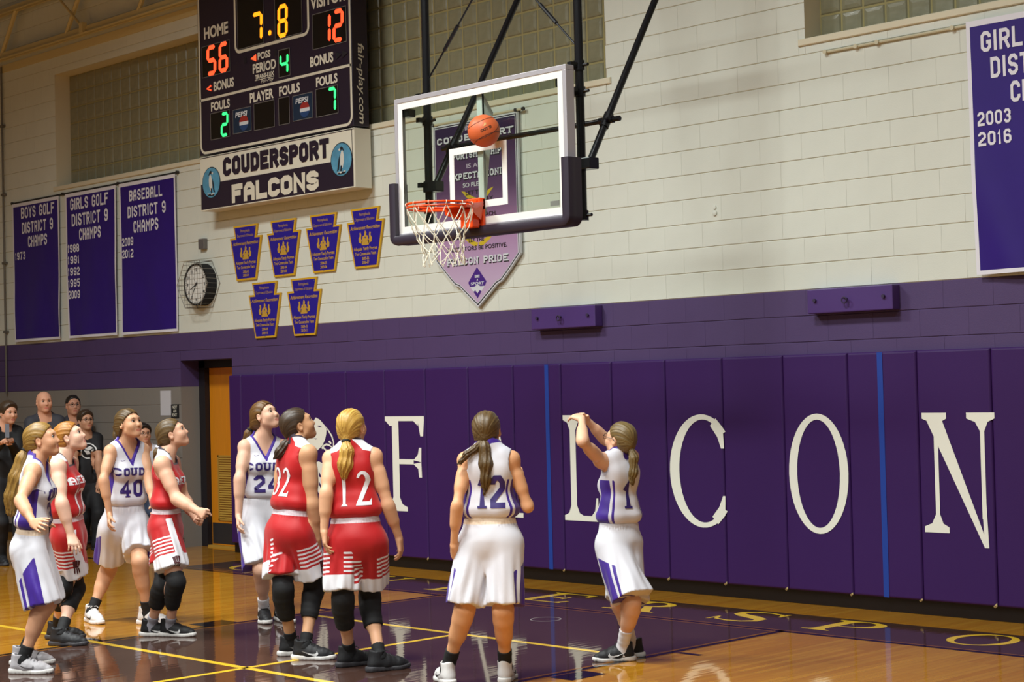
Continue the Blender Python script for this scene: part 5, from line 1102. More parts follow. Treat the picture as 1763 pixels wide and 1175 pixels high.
FEATHER = [[(-.03, .05), (-.012, .055), (-.004, .02), (-.02, .0)], [(-.012, .058), (.006, .06), (.008, .02), (-.002, .02)], [(.008, .06), (.026, .055), (.02, .02), (.010, .02)], [(-.02, .018), (.02, .018), (.014, .006), (-.016, .006)],
           [(-.018, .004), (-.008, .004), (-.004, -.04), (-.014, -.034)], [(0, .004), (.008, .004), (.018, -.036), (.008, -.04)], [(.012, .004), (.02, .004), (.032, -.03), (.024, -.034)]]
M_emblem = mat('dark_red_emblem', (70, 22, 30), .5)
def wear(root, b, J, team, seed, hm, style, tie_mat, sockm, shoes, sleeve=None, sock_hi=.14, brow=None, **kw):
    j, sh = kit(root, b, team, seed, **kw)
    legwear(root, b, sockm, sock_hi, sleeve)
    for k in 'RL': make_shoe(root, b, k, shoes)
    v, f, at = b.hair(RES['hair'], style, seed, tie=J.get('tie')); hr = npmesh('hair', v, f, hm, root, at)
    tail_parts(hr, J, hm, tie_mat); face_parts(root, b, brow or hm)
    return j, sh
def team_word(b, j, root, text, t0, x0, h, cw, wt, col, side='front'):
    decal('lettering', numerals(text, h, cw, wt, cw*.28, wt*.6), j, torso_map(b, side, x0, t0), col, j)
GW, GR = 'players in white uniforms', 'players in red uniforms'
def P1():
    r, b, J = figure('person', 'p1', 'girl in white uniform with hand on hip and long blonde ponytail, at far left', 'person', (212, 160, 126), group=GW, arm=0.95)
    j, sh = wear(r, b, J, 'white', 1, H_blonde, 'tail', M_tie, M_black, G_SHOE, shorts_len=.375, flare=.124, sock_hi=.095)
    team_word(b, j, r, 'COUDY', -.24, .0, .075, .058, .017, M_purple)
    decal('number', numerals('3', .15, .10, .030, .02, .0), j, torso_map(b, 'front', .0, -.41), M_purple, j)
def P2():
    r, b, J = figure('person', 'p2', 'girl in red uniform with strawberry hair and plain black shoes, second from left', 'person', (226, 184, 160), group=GR, arm=1.1)
    j, sh = wear(r, b, J, 'red', 2, H_straw, 'tail', M_tie, M_black, BL_SHOE, sleeve=(.205, .47), sock_hi=.12, shorts_len=.295, flare=.120)
    team_word(b, j, r, 'CAMERON', -.19, 0, .055, .040, .012, M_whiteprint); team_word(b, j, r, 'COUNTY', -.465, 0, .045, .036, .011, M_whiteprint)
    decal('number', redno([(one_, .16), (two_, .45)], .20, .03), j, torso_map(b, 'front', 0, -.42), M_whiteprint, j)
    small_mark('team_emblem', b, sh, 'R', sh, FEATHER, M_emblem, .245, sc=1.0)
def P3():
    r, b, J = figure('person', 'p3', 'girl in white uniform number 40 leaning forward with a hand on her thigh', 'person', (206, 158, 124), group=GW, arm=0.88)
    j, sh = wear(r, b, J, 'white', 3, H_brown, 'bob', None, M_black, W_SHOE, shorts_len=.315, flare=.120, band=False, sock_hi=.095)
    decal('swoosh', [[(q[0]-0.075-.018, q[1]) for q in w_] for w_ in swoosh_polys(.042, .018)], j, torso_map(b, 'front', 0, -.125), M_purple, j, .002, .008); team_word(b, j, r, 'COUDY', -.235, 0, .062, .050, .015, M_purple)
    decal('number', numerals('40', .13, .085, .026, .022, .010), j, torso_map(b, 'front', .0, -.40), M_purple, j)
def P4():
    r, b, J = figure('person', 'p4', 'girl in red uniform with both fists held forward, brown ponytail in white tie', 'person', (222, 174, 146), group=GR, arm=1.15)
    j, sh = wear(r, b, J, 'red', 4, H_brown, 'tail', M_tiew, M_greysock, B_SHOE, sleeve=(.16, .455), sock_hi=.075, shorts_len=.315, flare=.122)
    team_word(b, j, r, 'CAMERON', -.20, 0, .055, .040, .012, M_whiteprint)
    small_mark('team_emblem', b, sh, 'R', sh, FEATHER, M_emblem, .268, fwd=.6)
def P5():
    r, b, J = figure('person', 'p5', 'girl in white uniform facing out and looking up, behind the red number 32', 'person', (220, 176, 150), group=GW, arm=1.0)
    j, sh = wear(r, b, J, 'white', 5, H_auburn, 'tail', M_tie, M_whitesock, B_SHOE, shorts_len=.405, band=False, sock_hi=.115, flare=.122)
    decal('swoosh', [[(q[0]-0.075-.018, q[1]) for q in w_] for w_ in swoosh_polys(.042, .018)], j, torso_map(b, 'front', 0, -.125), M_purple, j, .002, .008); team_word(b, j, r, 'COUDY', -.235, 0, .062, .052, .015, M_purple)
    decal('number', numerals('24', .13, .085, .026, .022, .010), j, torso_map(b, 'front', .0, -.40), M_purple, j)
def P6():
    r, b, J = figure('person', 'p6', 'girl in red uniform number 32 with dark ponytail and black knee sleeves', 'person', (206, 158, 120), group=GR, arm=1.08)
    j, sh = wear(r, b, J, 'red', 6, H_dark, 'tail', M_tie, M_black, B_SHOE, sleeve=(.185, .48), sock_hi=.085, shorts_len=.305, flare=.130)
    decal('number', redno([(three_, .38), (two_, .45)], .19, .025), j, torso_map(b, 'back', -.008, -.345), M_whiteprint, j)
    small_mark('team_emblem', b, sh, 'R', sh, FEATHER, M_emblem, .258, fwd=.1)
def P7():
    r, b, J = figure('person', 'p7', 'girl in red uniform number 12 seen from behind with golden blonde ponytail', 'person', (220, 170, 134), group=GR, arm=0.95)
    j, sh = wear(r, b, J, 'red', 7, H_gold, 'tail', M_tie, M_black, K_SHOE, sleeve=(.20, .56), sock_hi=.08, shorts_len=.305, flare=.112)
    decal('number', redno([(one_, .26), (two_, .45)], .215, .03), j, torso_map(b, 'back', .035, -.355), M_whiteprint, j)
def P8():
    r, b, J = figure('person', 'p8', 'girl in white uniform number 12 seen from behind with brown ponytail, second from right', 'person', (214, 160, 118), group=GW, arm=0.8)
    j, sh = wear(r, b, J, 'white', 8, H_brown, 'tail', M_tie, M_black, W_SHOE, shorts_len=.365, flare=.118, sock_hi=.125)
    decal('number', numerals('12', .19, .088, .032, .022, .014), j, torso_map(b, 'back', .016, -.335), M_purple, j)
def P9():
    r, b, J = figure('person', 'p9', 'girl in white uniform number 1 with both arms raised, rightmost on the court', 'person', (226, 180, 148), group=GW, arm=0.95)
    j, sh = wear(r, b, J, 'white', 9, H_lbrown, 'tail', M_tie, M_whitesock, B_SHOE, shorts_len=.415, blow=(.05, 0), flare=.152, sock_hi=.15, band=False)
    decal('number', numerals('1', .17, .12, .036, .03, .016), j, torso_map(b, 'back', .0, -.33), M_purple, j)
    glasses(r, b)
for fn in (P1, P2, P3, P4, P5, P6, P7, P8, P9): fn()
# ------------------------------------------------------------------ people by the far wall
M_tee = {n: mat(n, c, .75, noise=.08, nscale=9, bump=.2, bscale=200) for n, c in (('charcoal_cotton', (52, 52, 60)), ('black_cotton', (17, 17, 22)), ('grey_cotton', (92, 92, 98)), ('white_cotton', (196, 196, 206)), ('blue_denim', (56, 68, 92)), ('dark_denim', (28, 30, 40)), ('black_jacket', (15, 15, 18)))}
RES_S = .0105
def bystander(key, label, tone, male, shirt, pants, hm, style, seed, long=False, specs=False, build=1.0, mark=None, shoe=K_SHOE):
    r, b, J = figure('person', key, label, 'person', tone, male, build, 'people watching by the far wall', 1.7)
    v, f, at = b.jersey(RES_S, seed, hem=-.02, neck='R', sleeves=True, loose=.012, long=long); j = npmesh('shirt', v, f, M_tee[shirt], r)
    v, f, at = b.trousers(RES_S, seed); npmesh('trousers', v, f, M_tee[pants], r)
    for k in 'RL': make_shoe(r, b, k, shoe)
    if hm: v, f, at = b.hair(.0085, style, seed); npmesh('hair', v, f, hm, r, at)
    face_parts(r, b, hm or H_brown)
    if specs: glasses(r, b)
    if mark:
        ring = [[(mark*c0*math.cos(t), mark*c0*math.sin(t)) for c0, t in ((1, a), (1, a+.45), (.86, a+.45), (.86, a))] for a in [i*.45 for i in range(11)]]
        lion = [[(mark*p[0], mark*p[1]) for p in q] for q in ([(-.6, .1), (-.2, -.45), (.3, -.4), (.1, .0)], [(-.5, .25), (.1, .05), (.6, .35), (.2, .6)], [(.3, -.2), (.65, -.1), (.6, .2), (.35, .05)])]
        decal('shirt_emblem', ring+lion, j, torso_map(b, 'front', 0, -.19), M_swooshw if mark > .08 else M_greysock, j)
    return r, b
bystander('s1', 'bald man in charcoal t-shirt standing by the grey wall', (214, 158, 128), True, 'charcoal_cotton', 'dark_denim', None, None, 21, build=1.12, mark=.075)
bystander('s2', 'dark-haired man with glasses behind the boy in a black t-shirt', (206, 150, 122), True, 'charcoal_cotton', 'dark_denim', H_black, 'man', 22, specs=True)
bystander('s3', 'boy with glasses in black t-shirt with a round white emblem', (200, 150, 120), True, 'black_cotton', 'black_cotton', H_dark, 'boy', 23, specs=True, build=.92, mark=.092)
r4, b4 = bystander('s4', 'brown-haired boy in black jacket holding a phone at far left', (204, 152, 124), True, 'black_jacket', 'black_cotton', H_dark, 'boy', 24, long=True, build=.95)
bystander('s5', 'child in white shirt and jeans behind the girl number 40', (204, 152, 122), True, 'white_cotton', 'blue_denim', H_black, 'boy', 25, specs=True, build=.9)
RZp = Matrix.Rotation(.8020332, 3, 'Z'); tp = RZp@Vector((b4.tipR+b4.tipL)/2) + Vector(r4.location)
ph = empty('phone', tp, .8020332-.75); tag(ph, 'pale phone held up by the boy in the black jacket', 'phone')
MB().box(-.036, .036, -.005, .005, -.02, .125).build('phone_body', mat('pale_phone_shell', (120, 126, 140), .3), ph, bevel=.004); MB().box(-.031, .031, .0052, .0058, -.012, .117).build('screen', mat('dark_phone_glass', (18, 20, 26), .15), ph)
# ------------------------------------------------------------------ scoreboard
M_board = mat('deep_plum_scoreboard_enamel', (36, 26, 44), .35, bump=.05, bscale=40); M_trimw = mat('cream_scoreboard_stripe', (214, 208, 190), .5); M_led0 = mat('unlit_display_glass', (10, 9, 12), .25)
M_thinline = mat('grey_display_edge', (110, 106, 104), .5); M_txt = mat('cream_board_lettering', (220, 215, 200), .5); M_dark_txt = mat('faint_board_marks', (24, 17, 28), .6)
M_red = mat('red_lamps', (255, 60, 30), .4, emit=(1.0, .075, .022), estr=1.9); M_amb = mat('amber_lamps', (255, 170, 20), .4, emit=(1.0, .25, .008), estr=1.9); M_grn = mat('green_lamps', (60, 255, 120), .4, emit=(.03, .90, .20), estr=1.5)
def wall_thing(name, x, z, label, cat, group=None):
    r = empty(name, (x, 0, z)); tag(r, label, cat, group)
    def add(mb, n_, m, par=None, **k):
        o = mb.build(n_, m, par or r, **k)
        if par is None: o.location = (-x, 0, -z)
        return o
    return r, add
sb, A = wall_thing('scoreboard', -5.12, 5.2, 'dark plum electric scoreboard with lit red, amber and green digits', 'scoreboard')
BY = -.25; cab = A(MB().box(-6.462, -3.782, BY, -.05, 4.352, 6.32), 'cabinet', M_board, bevel=.006)
A(MB().box(-6.2, -6.1, -.05, -.001, 4.6, 4.7).box(-4.2, -4.1, -.05, -.001, 4.6, 4.7).box(-6.2, -6.1, -.05, .0, 5.9, 5.97).box(-4.2, -4.1, -.05, .0, 5.9, 5.97), 'mount', M_board)
def frame_line(x0, x1, z0, z1, w_, rad, y):
    """rounded rectangle outline"""
    def pts(o):
        P = []
        for cx, cz, a0 in ((x1-rad, z1-rad, 0), (x0+rad, z1-rad, 90), (x0+rad, z0+rad, 180), (x1-rad, z0+rad, 270)):
            for i in range(6): t = R_(a0+18*i); P.append((cx+(rad-o)*math.cos(t), cz+(rad-o)*math.sin(t)))
        return P
    a, b = pts(0), pts(w_); mb = MB(); n = len(a)
    for i in range(n): j = (i+1) % n; mb.add([(a[i][0], y, a[i][1]), (a[j][0], y, a[j][1]), (b[j][0], y, b[j][1]), (b[i][0], y, b[i][1])], [(0, 1, 2, 3)])
    return mb
tr = frame_line(-6.448, -3.79, 4.36, 6.30, .028, .10, BY-.003); tr.add([(-6.44, BY-.003, 4.945), (-3.80, BY-.003, 4.945), (-3.80, BY-.003, 4.972), (-6.44, BY-.003, 4.972)], [(0, 1, 2, 3)])
A(tr, 'border_stripe', M_trimw); A(frame_line(-5.765, -4.455, 5.365, 6.2, .032, .09, BY-.004), 'clock_border_stripe', M_trimw)
def panel(x0, x1, z0, z1, n_='digit_panel', m=None):
    o = A(MB().box(x0, x1, BY-.006, BY-.001, z0, z1), n_, m or M_led0); A(frame_line(x0-.006, x1+.006, z0-.006, z1+.006, .007, .004, BY-.0065), 'panel_edge', M_thinline); return o
SEG = {'a': ((.14, 1), (.86, 1)), 'b': ((1, .93), (1, .57)), 'c': ((1, .43), (1, .07)), 'd': ((.14, 0), (.86, 0)), 'e': ((0, .43), (0, .07)), 'f': ((0, .93), (0, .57)), 'g': ((.14, .5), (.86, .5))}
DIG = {'0': 'abcdef', '1': 'bc', '2': 'abged', '3': 'abgcd', '4': 'fgbc', '5': 'afgcd', '6': 'afgedc', '7': 'abc', '8': 'abcdefg', '9': 'abcdfg'}
def seg_digit(ch, x0, x1, z0, z1, w_, m, par):
    mb = MB(); y = BY-.0085
    for s_ in DIG[ch]:
        (ax, az), (bx, bz) = SEG[s_]; P = lambda u, v: Vector((x0+w_/2+u*(x1-x0-w_)+.06*(z1-z0)*(v-.5)*.6, z0+w_/2+v*(z1-z0-w_)))
        a, b = P(ax, az), P(bx, bz); d = (b-a).normalized(); n = Vector((-d.y, d.x))*w_/2; e = d*w_*.35
        pts = [a-e, a+e*.3-n, b-e*.3-n, b+e, b-e*.3+n, a+e*.3+n]; mb.add([(p.x, y, p.y) for p in pts], [tuple(range(6))])
    return A(mb, 'lit_digit', m)
panel(-6.378, -5.856, 5.203, 5.538); seg_digit('5', -6.29, -6.105, 5.205, 5.545-.01, .048, M_red, None); seg_digit('6', -6.06, -5.88, 5.205, 5.535, .048, M_red, None)
panel(-5.70, -5.235, 5.41, 6.05); panel(-5.03, -4.575, 5.41, 6.05); seg_digit('7', -5.45, -5.25, 5.43, 5.75, .045, M_amb, None); seg_digit('8', -4.985, -4.81, 5.41, 5.755, .045, M_amb, None)
o = MB(); o.add([(-5.127+.028*math.cos(2*math.pi*i/14), BY-.006, 5.495+.028*math.sin(2*math.pi*i/14)) for i in range(14)], [tuple(range(14))]); A(o, 'lit_point', M_amb)
panel(-4.396, -3.86, 5.204, 5.553); seg_digit('1', -4.30, -4.10, 5.22, 5.54, .045, M_red, None); seg_digit('2', -4.07, -3.895, 5.215, 5.545, .045, M_red, None)
panel(-4.98, -4.793, 5.004, 5.283); seg_digit('4', -4.965, -4.815, 5.02, 5.245, .032, M_grn, None)
panel(-6.237, -5.882, 4.505, 4.787); seg_digit('2', -6.045, -5.905, 4.51, 4.775, .034, M_grn, None); panel(-5.433, -5.079, 4.509, 4.785); panel(-4.998, -4.818, 4.51, 4.785)
panel(-4.366, -4.016, 4.512, 4.788); seg_digit('7', -4.185, -4.04, 4.525, 4.78, .034, M_grn, None)
def arrow(x0, x1, z0, z1, m, hollow=True):
    mb = MB(); y = BY-.0075; zc = (z0+z1)/2; t = (z1-z0)*.30
    if hollow: mb.add([(x0, y, zc), (x1, y, z0), (x1, y, z0+t), (x0+t*1.6, y, zc)], [(0, 1, 2, 3)]); mb.add([(x0, y, zc), (x0+t*1.6, y, zc), (x1, y, z1-t), (x1, y, z1)], [(0, 1, 2, 3)])
    else: mb.add([(x0, y, zc), (x1, y, z0), (x1, y, z1)], [(0, 1, 2)])
    return mb
A(arrow(-6.31, -6.215, 5.035, 5.105, M_red), 'lit_arrow', M_red); A(arrow(-5.475, -5.375, 5.235, 5.31, M_red, False), 'lit_arrow', M_red)
for x0 in (-4.03, -3.93): A(arrow(x0+.09, x0, 5.045, 5.125, M_dark_txt, False), 'unlit_arrow', M_dark_txt)
for x0 in (-5.60, -5.06): A(MB().add([(x0, BY-.003, 5.24), (x0+.05, BY-.003, 5.24), (x0+.05, BY-.003, 5.31), (x0, BY-.003, 5.31)], [(0, 1, 2, 3)]), 'unlit_arrow', M_dark_txt)
def word(text, x0, x1, z0, z1, m=M_txt, n_='lettering', bold=.034, y=BY-.0035, shear=0., add=None, par=None):
    polys, (a, b) = font_polys(text, 1.0, bold, 1., shear); zs = [p.y for q in polys for p in q]; zb, zt = min(zs), max(zs); k = (x1-x0)/(b-a); kz = (z1-z0)/(zt-zb); mb = MB()
    for q in polys: mb.add([(x0+(p.x-a)*k, y, z0+(p.y-zb)*kz) for p in q], [tuple(range(len(q)))])
    return (add or A)(mb, n_, m, par) if par else (add or A)(mb, n_, m)
word('HOME', -6.335, -5.88, 5.615, 5.748); word('VISITOR', -4.43, -3.86, 5.612, 5.74); word('BONUS', -6.17, -5.792, 5.025, 5.13); word('POSS', -5.352, -5.126, 5.243, 5.32); word('PERIOD', -5.445, -5.034, 5.108, 5.213); word('BONUS', -4.454, -4.076, 5.03, 5.136)
word('TRANS-LUX', -5.405, -5.07, 5.042, 5.09); word('Fair-Play', -5.30, -5.08, 4.978, 5.032, shear=.3, bold=.0)
A(MB().add([(-5.41, BY-.003, 5.030), (-5.07, BY-.003, 5.030), (-5.07, BY-.003, 5.036), (-5.41, BY-.003, 5.036)], [(0, 1, 2, 3)]), 'underline', M_txt)
word('FOULS', -6.23, -5.875, 4.812, 4.912); word('PLAYER', -5.508, -5.088, 4.807, 4.913); word('FOULS', -4.99, -4.636, 4.808, 4.908); word('FOULS', -4.364, -4.017, 4.815, 4.912)
M_pepbg = mat('dark_blue_advert_panel', (22, 42, 66), .4); M_pepw = mat('advert_white', (205, 208, 214), .4); M_pepr = mat('advert_red', (150, 44, 40), .4); M_pepb = mat('advert_blue', (38, 66, 112), .4)
def pepsi(x0, x1, z0, z1):
    w_ = x1-x0; p = panel(x0, x1, z0, z1, 'advert_panel', M_pepbg); cx, cz, r = x0+w_*.60, z0+(z1-z0)*.38, w_*.25
    word('PEPSI', x0+w_*.14, x0+w_*.80, z0+(z1-z0)*.66, z0+(z1-z0)*.88, M_pepw, 'advert_lettering', .03, BY-.0085, .12)
    def disc(t0, t1, m, y):
        mb = MB(); mb.add([(cx+r*math.cos(R_(t0+(t1-t0)*i/16)), y, cz+r*math.sin(R_(t0+(t1-t0)*i/16))) for i in range(17)], [tuple(range(17))]); A(mb, 'advert_globe', m)
    disc(0, 340, M_pepw, BY-.0075); disc(10, 170, M_pepr, BY-.0080); disc(196, 344, M_pepb, BY-.0080)
pepsi(-5.818, -5.489, 4.519, 4.77); pepsi(-4.753, -4.427, 4.521, 4.775)
# vertical maker's name on the right side of the cabinet
polys, (a_, b_) = font_polys('fair-play.com', .098, .001, 1.0, .15); mb = MB(); k = .80/(b_-a_)
for q in polys: mb.add([(-3.7795, -.175+p.y*1.1, 5.18-(p.x-a_)*k) for p in q], [tuple(range(len(q)))])
A(mb, 'side_lettering', M_txt)
hk = MB()
for x in (-5.78, -5.62, -4.6): hk.tube([(x, -.12, 6.31), (x+.03, -.12, 6.42), (x+.06, -.12, 6.31)], .008, 6)
A(hk, 'hanging_eye', M_black)
# ------------------------------------------------------------------ team sign under the scoreboard
ts, A = wall_thing('team_sign', -5.12, 4.03, 'white and plum sign reading COUDERSPORT FALCONS below the scoreboard', 'sign')
A(MB().box(-6.466, -3.776, BY, -.04, 3.745, 4.335), 'sign_box', mat('cream_sign_enamel', (218, 214, 198), .4), bevel=.003)
A(MB().add([(-6.455, BY-.002, 3.757), (-3.80, BY-.002, 3.757), (-3.80, BY-.002, 4.034), (-6.455, BY-.002, 4.034)], [(0, 1, 2, 3)]).add([(-6.466, BY-.002, 4.318), (-3.776, BY-.002, 4.318), (-3.776, BY-.002, 4.326), (-6.466, BY-.002, 4.326)], [(0, 1, 2, 3)]).add([(-3.815, BY-.002, 4.034), (-3.808, BY-.002, 4.034), (-3.808, BY-.002, 4.326), (-3.815, BY-.002, 4.326)], [(0, 1, 2, 3)]), 'plum_band', M_board)
mb = MB(); polys, W = block_text('COUDERSPORT', .20, .158, .058, .017); place_polys(mb, polys, -6.028, 4.082, BY-.004, 0, 1.85/W); A(mb, 'lettering', M_board)
mb = MB(); polys, W = block_text('FALCONS', .20, .20, .060, .020); place_polys(mb, polys, -5.873, 3.778, BY-.004, 0, 1.515/W); A(mb, 'lettering', M_trimw)
M_sky = mat('sky_blue_oval_print', (84, 146, 178), .4, noise=.55, nscale=9); M_birdd = mat('dark_bird_print', (28, 30, 38), .5); M_birdl = mat('pale_bird_print', (206, 204, 196), .5)
for cx, sgn in ((-6.253, -1), (-3.982, 1)):
    mb = MB(); mb.add([(cx+.172*math.cos(2*math.pi*i/32), BY-.004, 4.040+.172*math.sin(2*math.pi*i/32)) for i in range(32)], [tuple(range(32))]); A(mb, 'oval_edge', M_birdd)
    mb = MB(); mb.add([(cx+.163*math.cos(2*math.pi*i/32), BY-.005, 4.040+.163*math.sin(2*math.pi*i/32)) for i in range(32)], [tuple(range(32))]); A(mb, 'oval_sky', M_sky)
    B = lambda P, y, n_, m: A(MB().add([(cx+sgn*p[0], y, 4.040+p[1]) for p in (P if sgn > 0 else P[::-1])], [tuple(range(len(P)))]), n_, m)
    B([(-.012, -.09), (.018, -.085), (.040, -.03), (.042, .04), (.028, .085), (.004, .085), (-.014, .04), (-.02, -.03)], BY-.006, 'bird_body', M_birdl)
    B([(-.012, .088), (-.02, .112), (.0, .130), (.024, .122), (.046, .085), (.040, .075), (.018, .098)], BY-.0065, 'bird_head', M_birdd)
    B([(-.045, .105), (-.015, .115), (-.01, .095), (-.03, .085)], BY-.007, 'bird_face', M_birdl)
    B([(-.02, .05), (-.045, .0), (-.06, -.08), (-.075, -.115), (-.04, -.10), (-.025, -.02)], BY-.0068, 'bird_wing', M_birdd)
    B([(-.01, -.06), (.01, -.06), (.005, -.115), (-.02, -.115)], BY-.007, 'bird_leg', M_birdd); B([(-.07, -.128), (-.03, -.118), (.02, -.122), (.07, -.112), (.06, -.130), (.0, -.140), (-.05, -.140)], BY-.0072, 'perch', M_birdl)
    B([(-.06, -.135), (-.04, -.125), (-.01, -.138), (.02, -.122), (.07, -.128), (.06, -.140), (.0, -.148), (-.05, -.147)], BY-.0075, 'signature', M_birdd)
# ------------------------------------------------------------------ banners
M_ban = mat('purple_banner_satin', (44, 18, 116), .5, spec=.3, noise=.12, nscale=4, bump=.06, bscale=300); M_banw = mat('white_banner_trim', (222, 220, 230), .6); M_rod = mat('painted_rail', (196, 188, 160), .45); M_roddark = mat('dark_rail', (60, 56, 56), .5, metal=.5)
def banner(cx, w_, ztop, zbot, lines, years, label, seed, yo=0., chh=.145, cw=.098, yx=.09, full=None, group='championship banners'):
    r, A = wall_thing('banner', cx, ztop, label, 'banner', group); rr = random.Random(seed); ph = [rr.uniform(0, 6) for _ in range(6)]
    def wy(x, z):
        u, t = (x-cx)/w_, (ztop-z)/(ztop-zbot)
        return -.034-yo-.010*t*math.sin(5*u+ph[0]+1.5*t)-.010*t*math.sin(11*u+3*t+ph[1])-.006*math.sin(3*t+4*u+ph[2])*t - .012*max(0, math.sin(2.2*u*3+ph[3]-4*t))**4*t
    def xx(x, z):
        t = (ztop-z)/(ztop-zbot); return cx+(x-cx)*(1-.035*t)
    mb = MB(); nx, nz = 26, 44; x0 = cx-w_/2; b = .030
    X = [x0, x0+b]+[x0+b+(w_-2*b)*i/nx for i in range(1, nx)]+[x0+w_-b, x0+w_]; Z = [ztop, ztop-b*1.4]+[ztop-b*1.4-(ztop-zbot-2.4*b)*i/nz for i in range(1, nz)]+[zbot+b, zbot]
    V = [(xx(x, z), wy(x, z), z) for z in Z for x in X]; n = len(X)
    def faces(cond): return [(i*n+j, (i+1)*n+j, (i+1)*n+j+1, i*n+j+1) for i in range(len(Z)-1) for j in range(n-1) if cond(i, j)]
    edge = lambda i, j: i == 0 or i == len(Z)-2 or j == 0 or j == n-2
    m1 = MB(); m1.add(V, faces(lambda i, j: not edge(i, j))); A(m1, 'cloth', M_ban, smooth=True)
    m2 = MB(); m2.add([(v[0], v[1]-.001, v[2]) for v in V], faces(edge)); A(m2, 'white_border', M_banw, smooth=True)
    L = MB()
    def put(text, z, h, width, x_left=None, ccx=None):
        polys, W = block_text(text, h, h*.66, h*.185, h*.15); k = width/W; xl = x_left if x_left is not None else (ccx if ccx is not None else cx)-width/2
        for q in polys:
            P = [(xl+p[0]*k, z+p[1]) for p in q]; L.add([(xx(p[0], p[1]), wy(p[0], p[1])-.004, p[1]) for p in P], [tuple(range(len(P)))])
    for text, z, h, width, ccx in lines: put(text, z, h, width, None, ccx)
    for i, y in enumerate(years): put(y, years_z[0]-i*.143, .10, .265, x0+yx)
    A(L, 'lettering', M_banw)
    return r
years_z = [3.53]
banner(-10.52, 1.20, 4.262, 2.472, [('BOYS GOLF', 4.055, .143, .85, -10.455), ('DISTRICT 9', 3.86, .143, .80, -10.465), ('CHAMPS', 3.675, .143, .505, -10.462)], ['1973'], 'purple banner reading BOYS GOLF DISTRICT 9 CHAMPS 1973, leftmost of three', 1, yx=.06)
banner(-9.17, 1.185, 4.262, 2.470, [('GIRLS GOLF', 4.05, .145, .895, -9.19), ('DISTRICT 9', 3.85, .15, .86, -9.18), ('CHAMPS', 3.665, .143, .53, -9.18)], ['1988', '1991', '1992', '1995', '2009'], 'purple banner reading GIRLS GOLF with five years, middle of the three', 2, yx=.04)
years_z = [3.513]
banner(-7.90, 1.21, 4.264, 2.465, [('BASEBALL', 4.035, .13, .71, -7.918), ('DISTRICT 9', 3.84, .135, .82, -7.905), ('CHAMPS', 3.655, .14, .525, -7.92)], ['2009', '2012'], 'purple banner reading BASEBALL DISTRICT 9 CHAMPS, nearest the clock', 3, yx=.045)
years_z = [3.508]
banner(3.535, 1.20, 4.265, 2.455, [('GIRLS TRACK', 4.03, .145, 1.0, 3.55), ('DISTRICT 9', 3.836, .148, .80, 3.52), ('CHAMPS', 3.645, .148, .56, 3.55)], ['2003', '2016'], 'large purple banner reading GIRLS, cut off by the right edge of the picture', 4, .03, yx=.065)
r, A = wall_thing('banner_rail', 2.9, 4.25, 'long cream painted rail on clamps holding the right banner', 'rail')
A(MB().tube([(1.685, -.014, 4.252), (5.0, -.014, 4.252)], .011, 8), 'rod', M_rod, smooth=True)
for x in (1.69, 1.97, 2.16, 2.80, 2.95, 3.25): A(MB().tube([(x, -.036, 4.252), (x, .0, 4.252)], .018, 8), 'clamp', M_rod, smooth=True)
r, A = wall_thing('banner_rail', -9.2, 4.27, 'dark thin rail along the tops of the three left banners', 'rail')
A(MB().tube([(-11.15, -.016, 4.278), (-7.27, -.016, 4.278)], .010, 8), 'rod', M_roddark, smooth=True)
for x in (-11.14, -9.845, -8.545, -7.275): A(MB().tube([(x, -.034, 4.279), (x, 0, 4.279)], .018, 8), 'clamp', M_roddark, smooth=True)
# ------------------------------------------------------------------ keystone award signs
M_key = mat('royal_blue_sign_face', (36, 20, 140), .4); M_gold = mat('gold_sign_edge', (206, 160, 34), .45); M_goldp = mat('gold_print', (190, 148, 56), .5)
KEYS = [('blue keystone award sign, leftmost of the upper row', -5.966, 3.267, ('2002-03', '2003-04'), .55), ('blue keystone award sign, second from left in the upper row', -5.283, 3.267, ('2003-04', '2004-05'), .5),
        ('blue keystone award sign, third from left in the upper row', -4.600, 3.267, ('2004-05', '2005-06'), .5), ('blue keystone award sign, highest right, nearest the backboard', -3.918, 3.267, ('2005-06', '2006-07'), .55),
        ('blue keystone award sign, left one of the lower row', -5.640, 2.628, ('2008-09', '2009-10'), 1.), ('blue keystone award sign, right one of the lower row', -4.948, 2.628, ('2009-10', '2010-11'), 1.)]
def keystone(o):
    P = [(-.225, .298), (-.192, .168), (-.292, .168), (-.180, -.302), (.180, -.302), (.292, .168), (.192, .168), (.225, .298)]
    c = Vector((0, 0)); Q = []
    n = len(P)
    for i in range(n):
        a, b, d = Vector(P[i-1]), Vector(P[i]), Vector(P[(i+1) % n]); e1, e2 = (b-a).normalized(), (d-b).normalized(); n1, n2 = Vector((-e1.y, e1.x)), Vector((-e2.y, e2.x))
        m = (n1+n2); m = m/max(.2, m.dot(n1)) if m.length > .01 else n1; q = b+m*o; Q.append((q.x, q.y))
    return Q
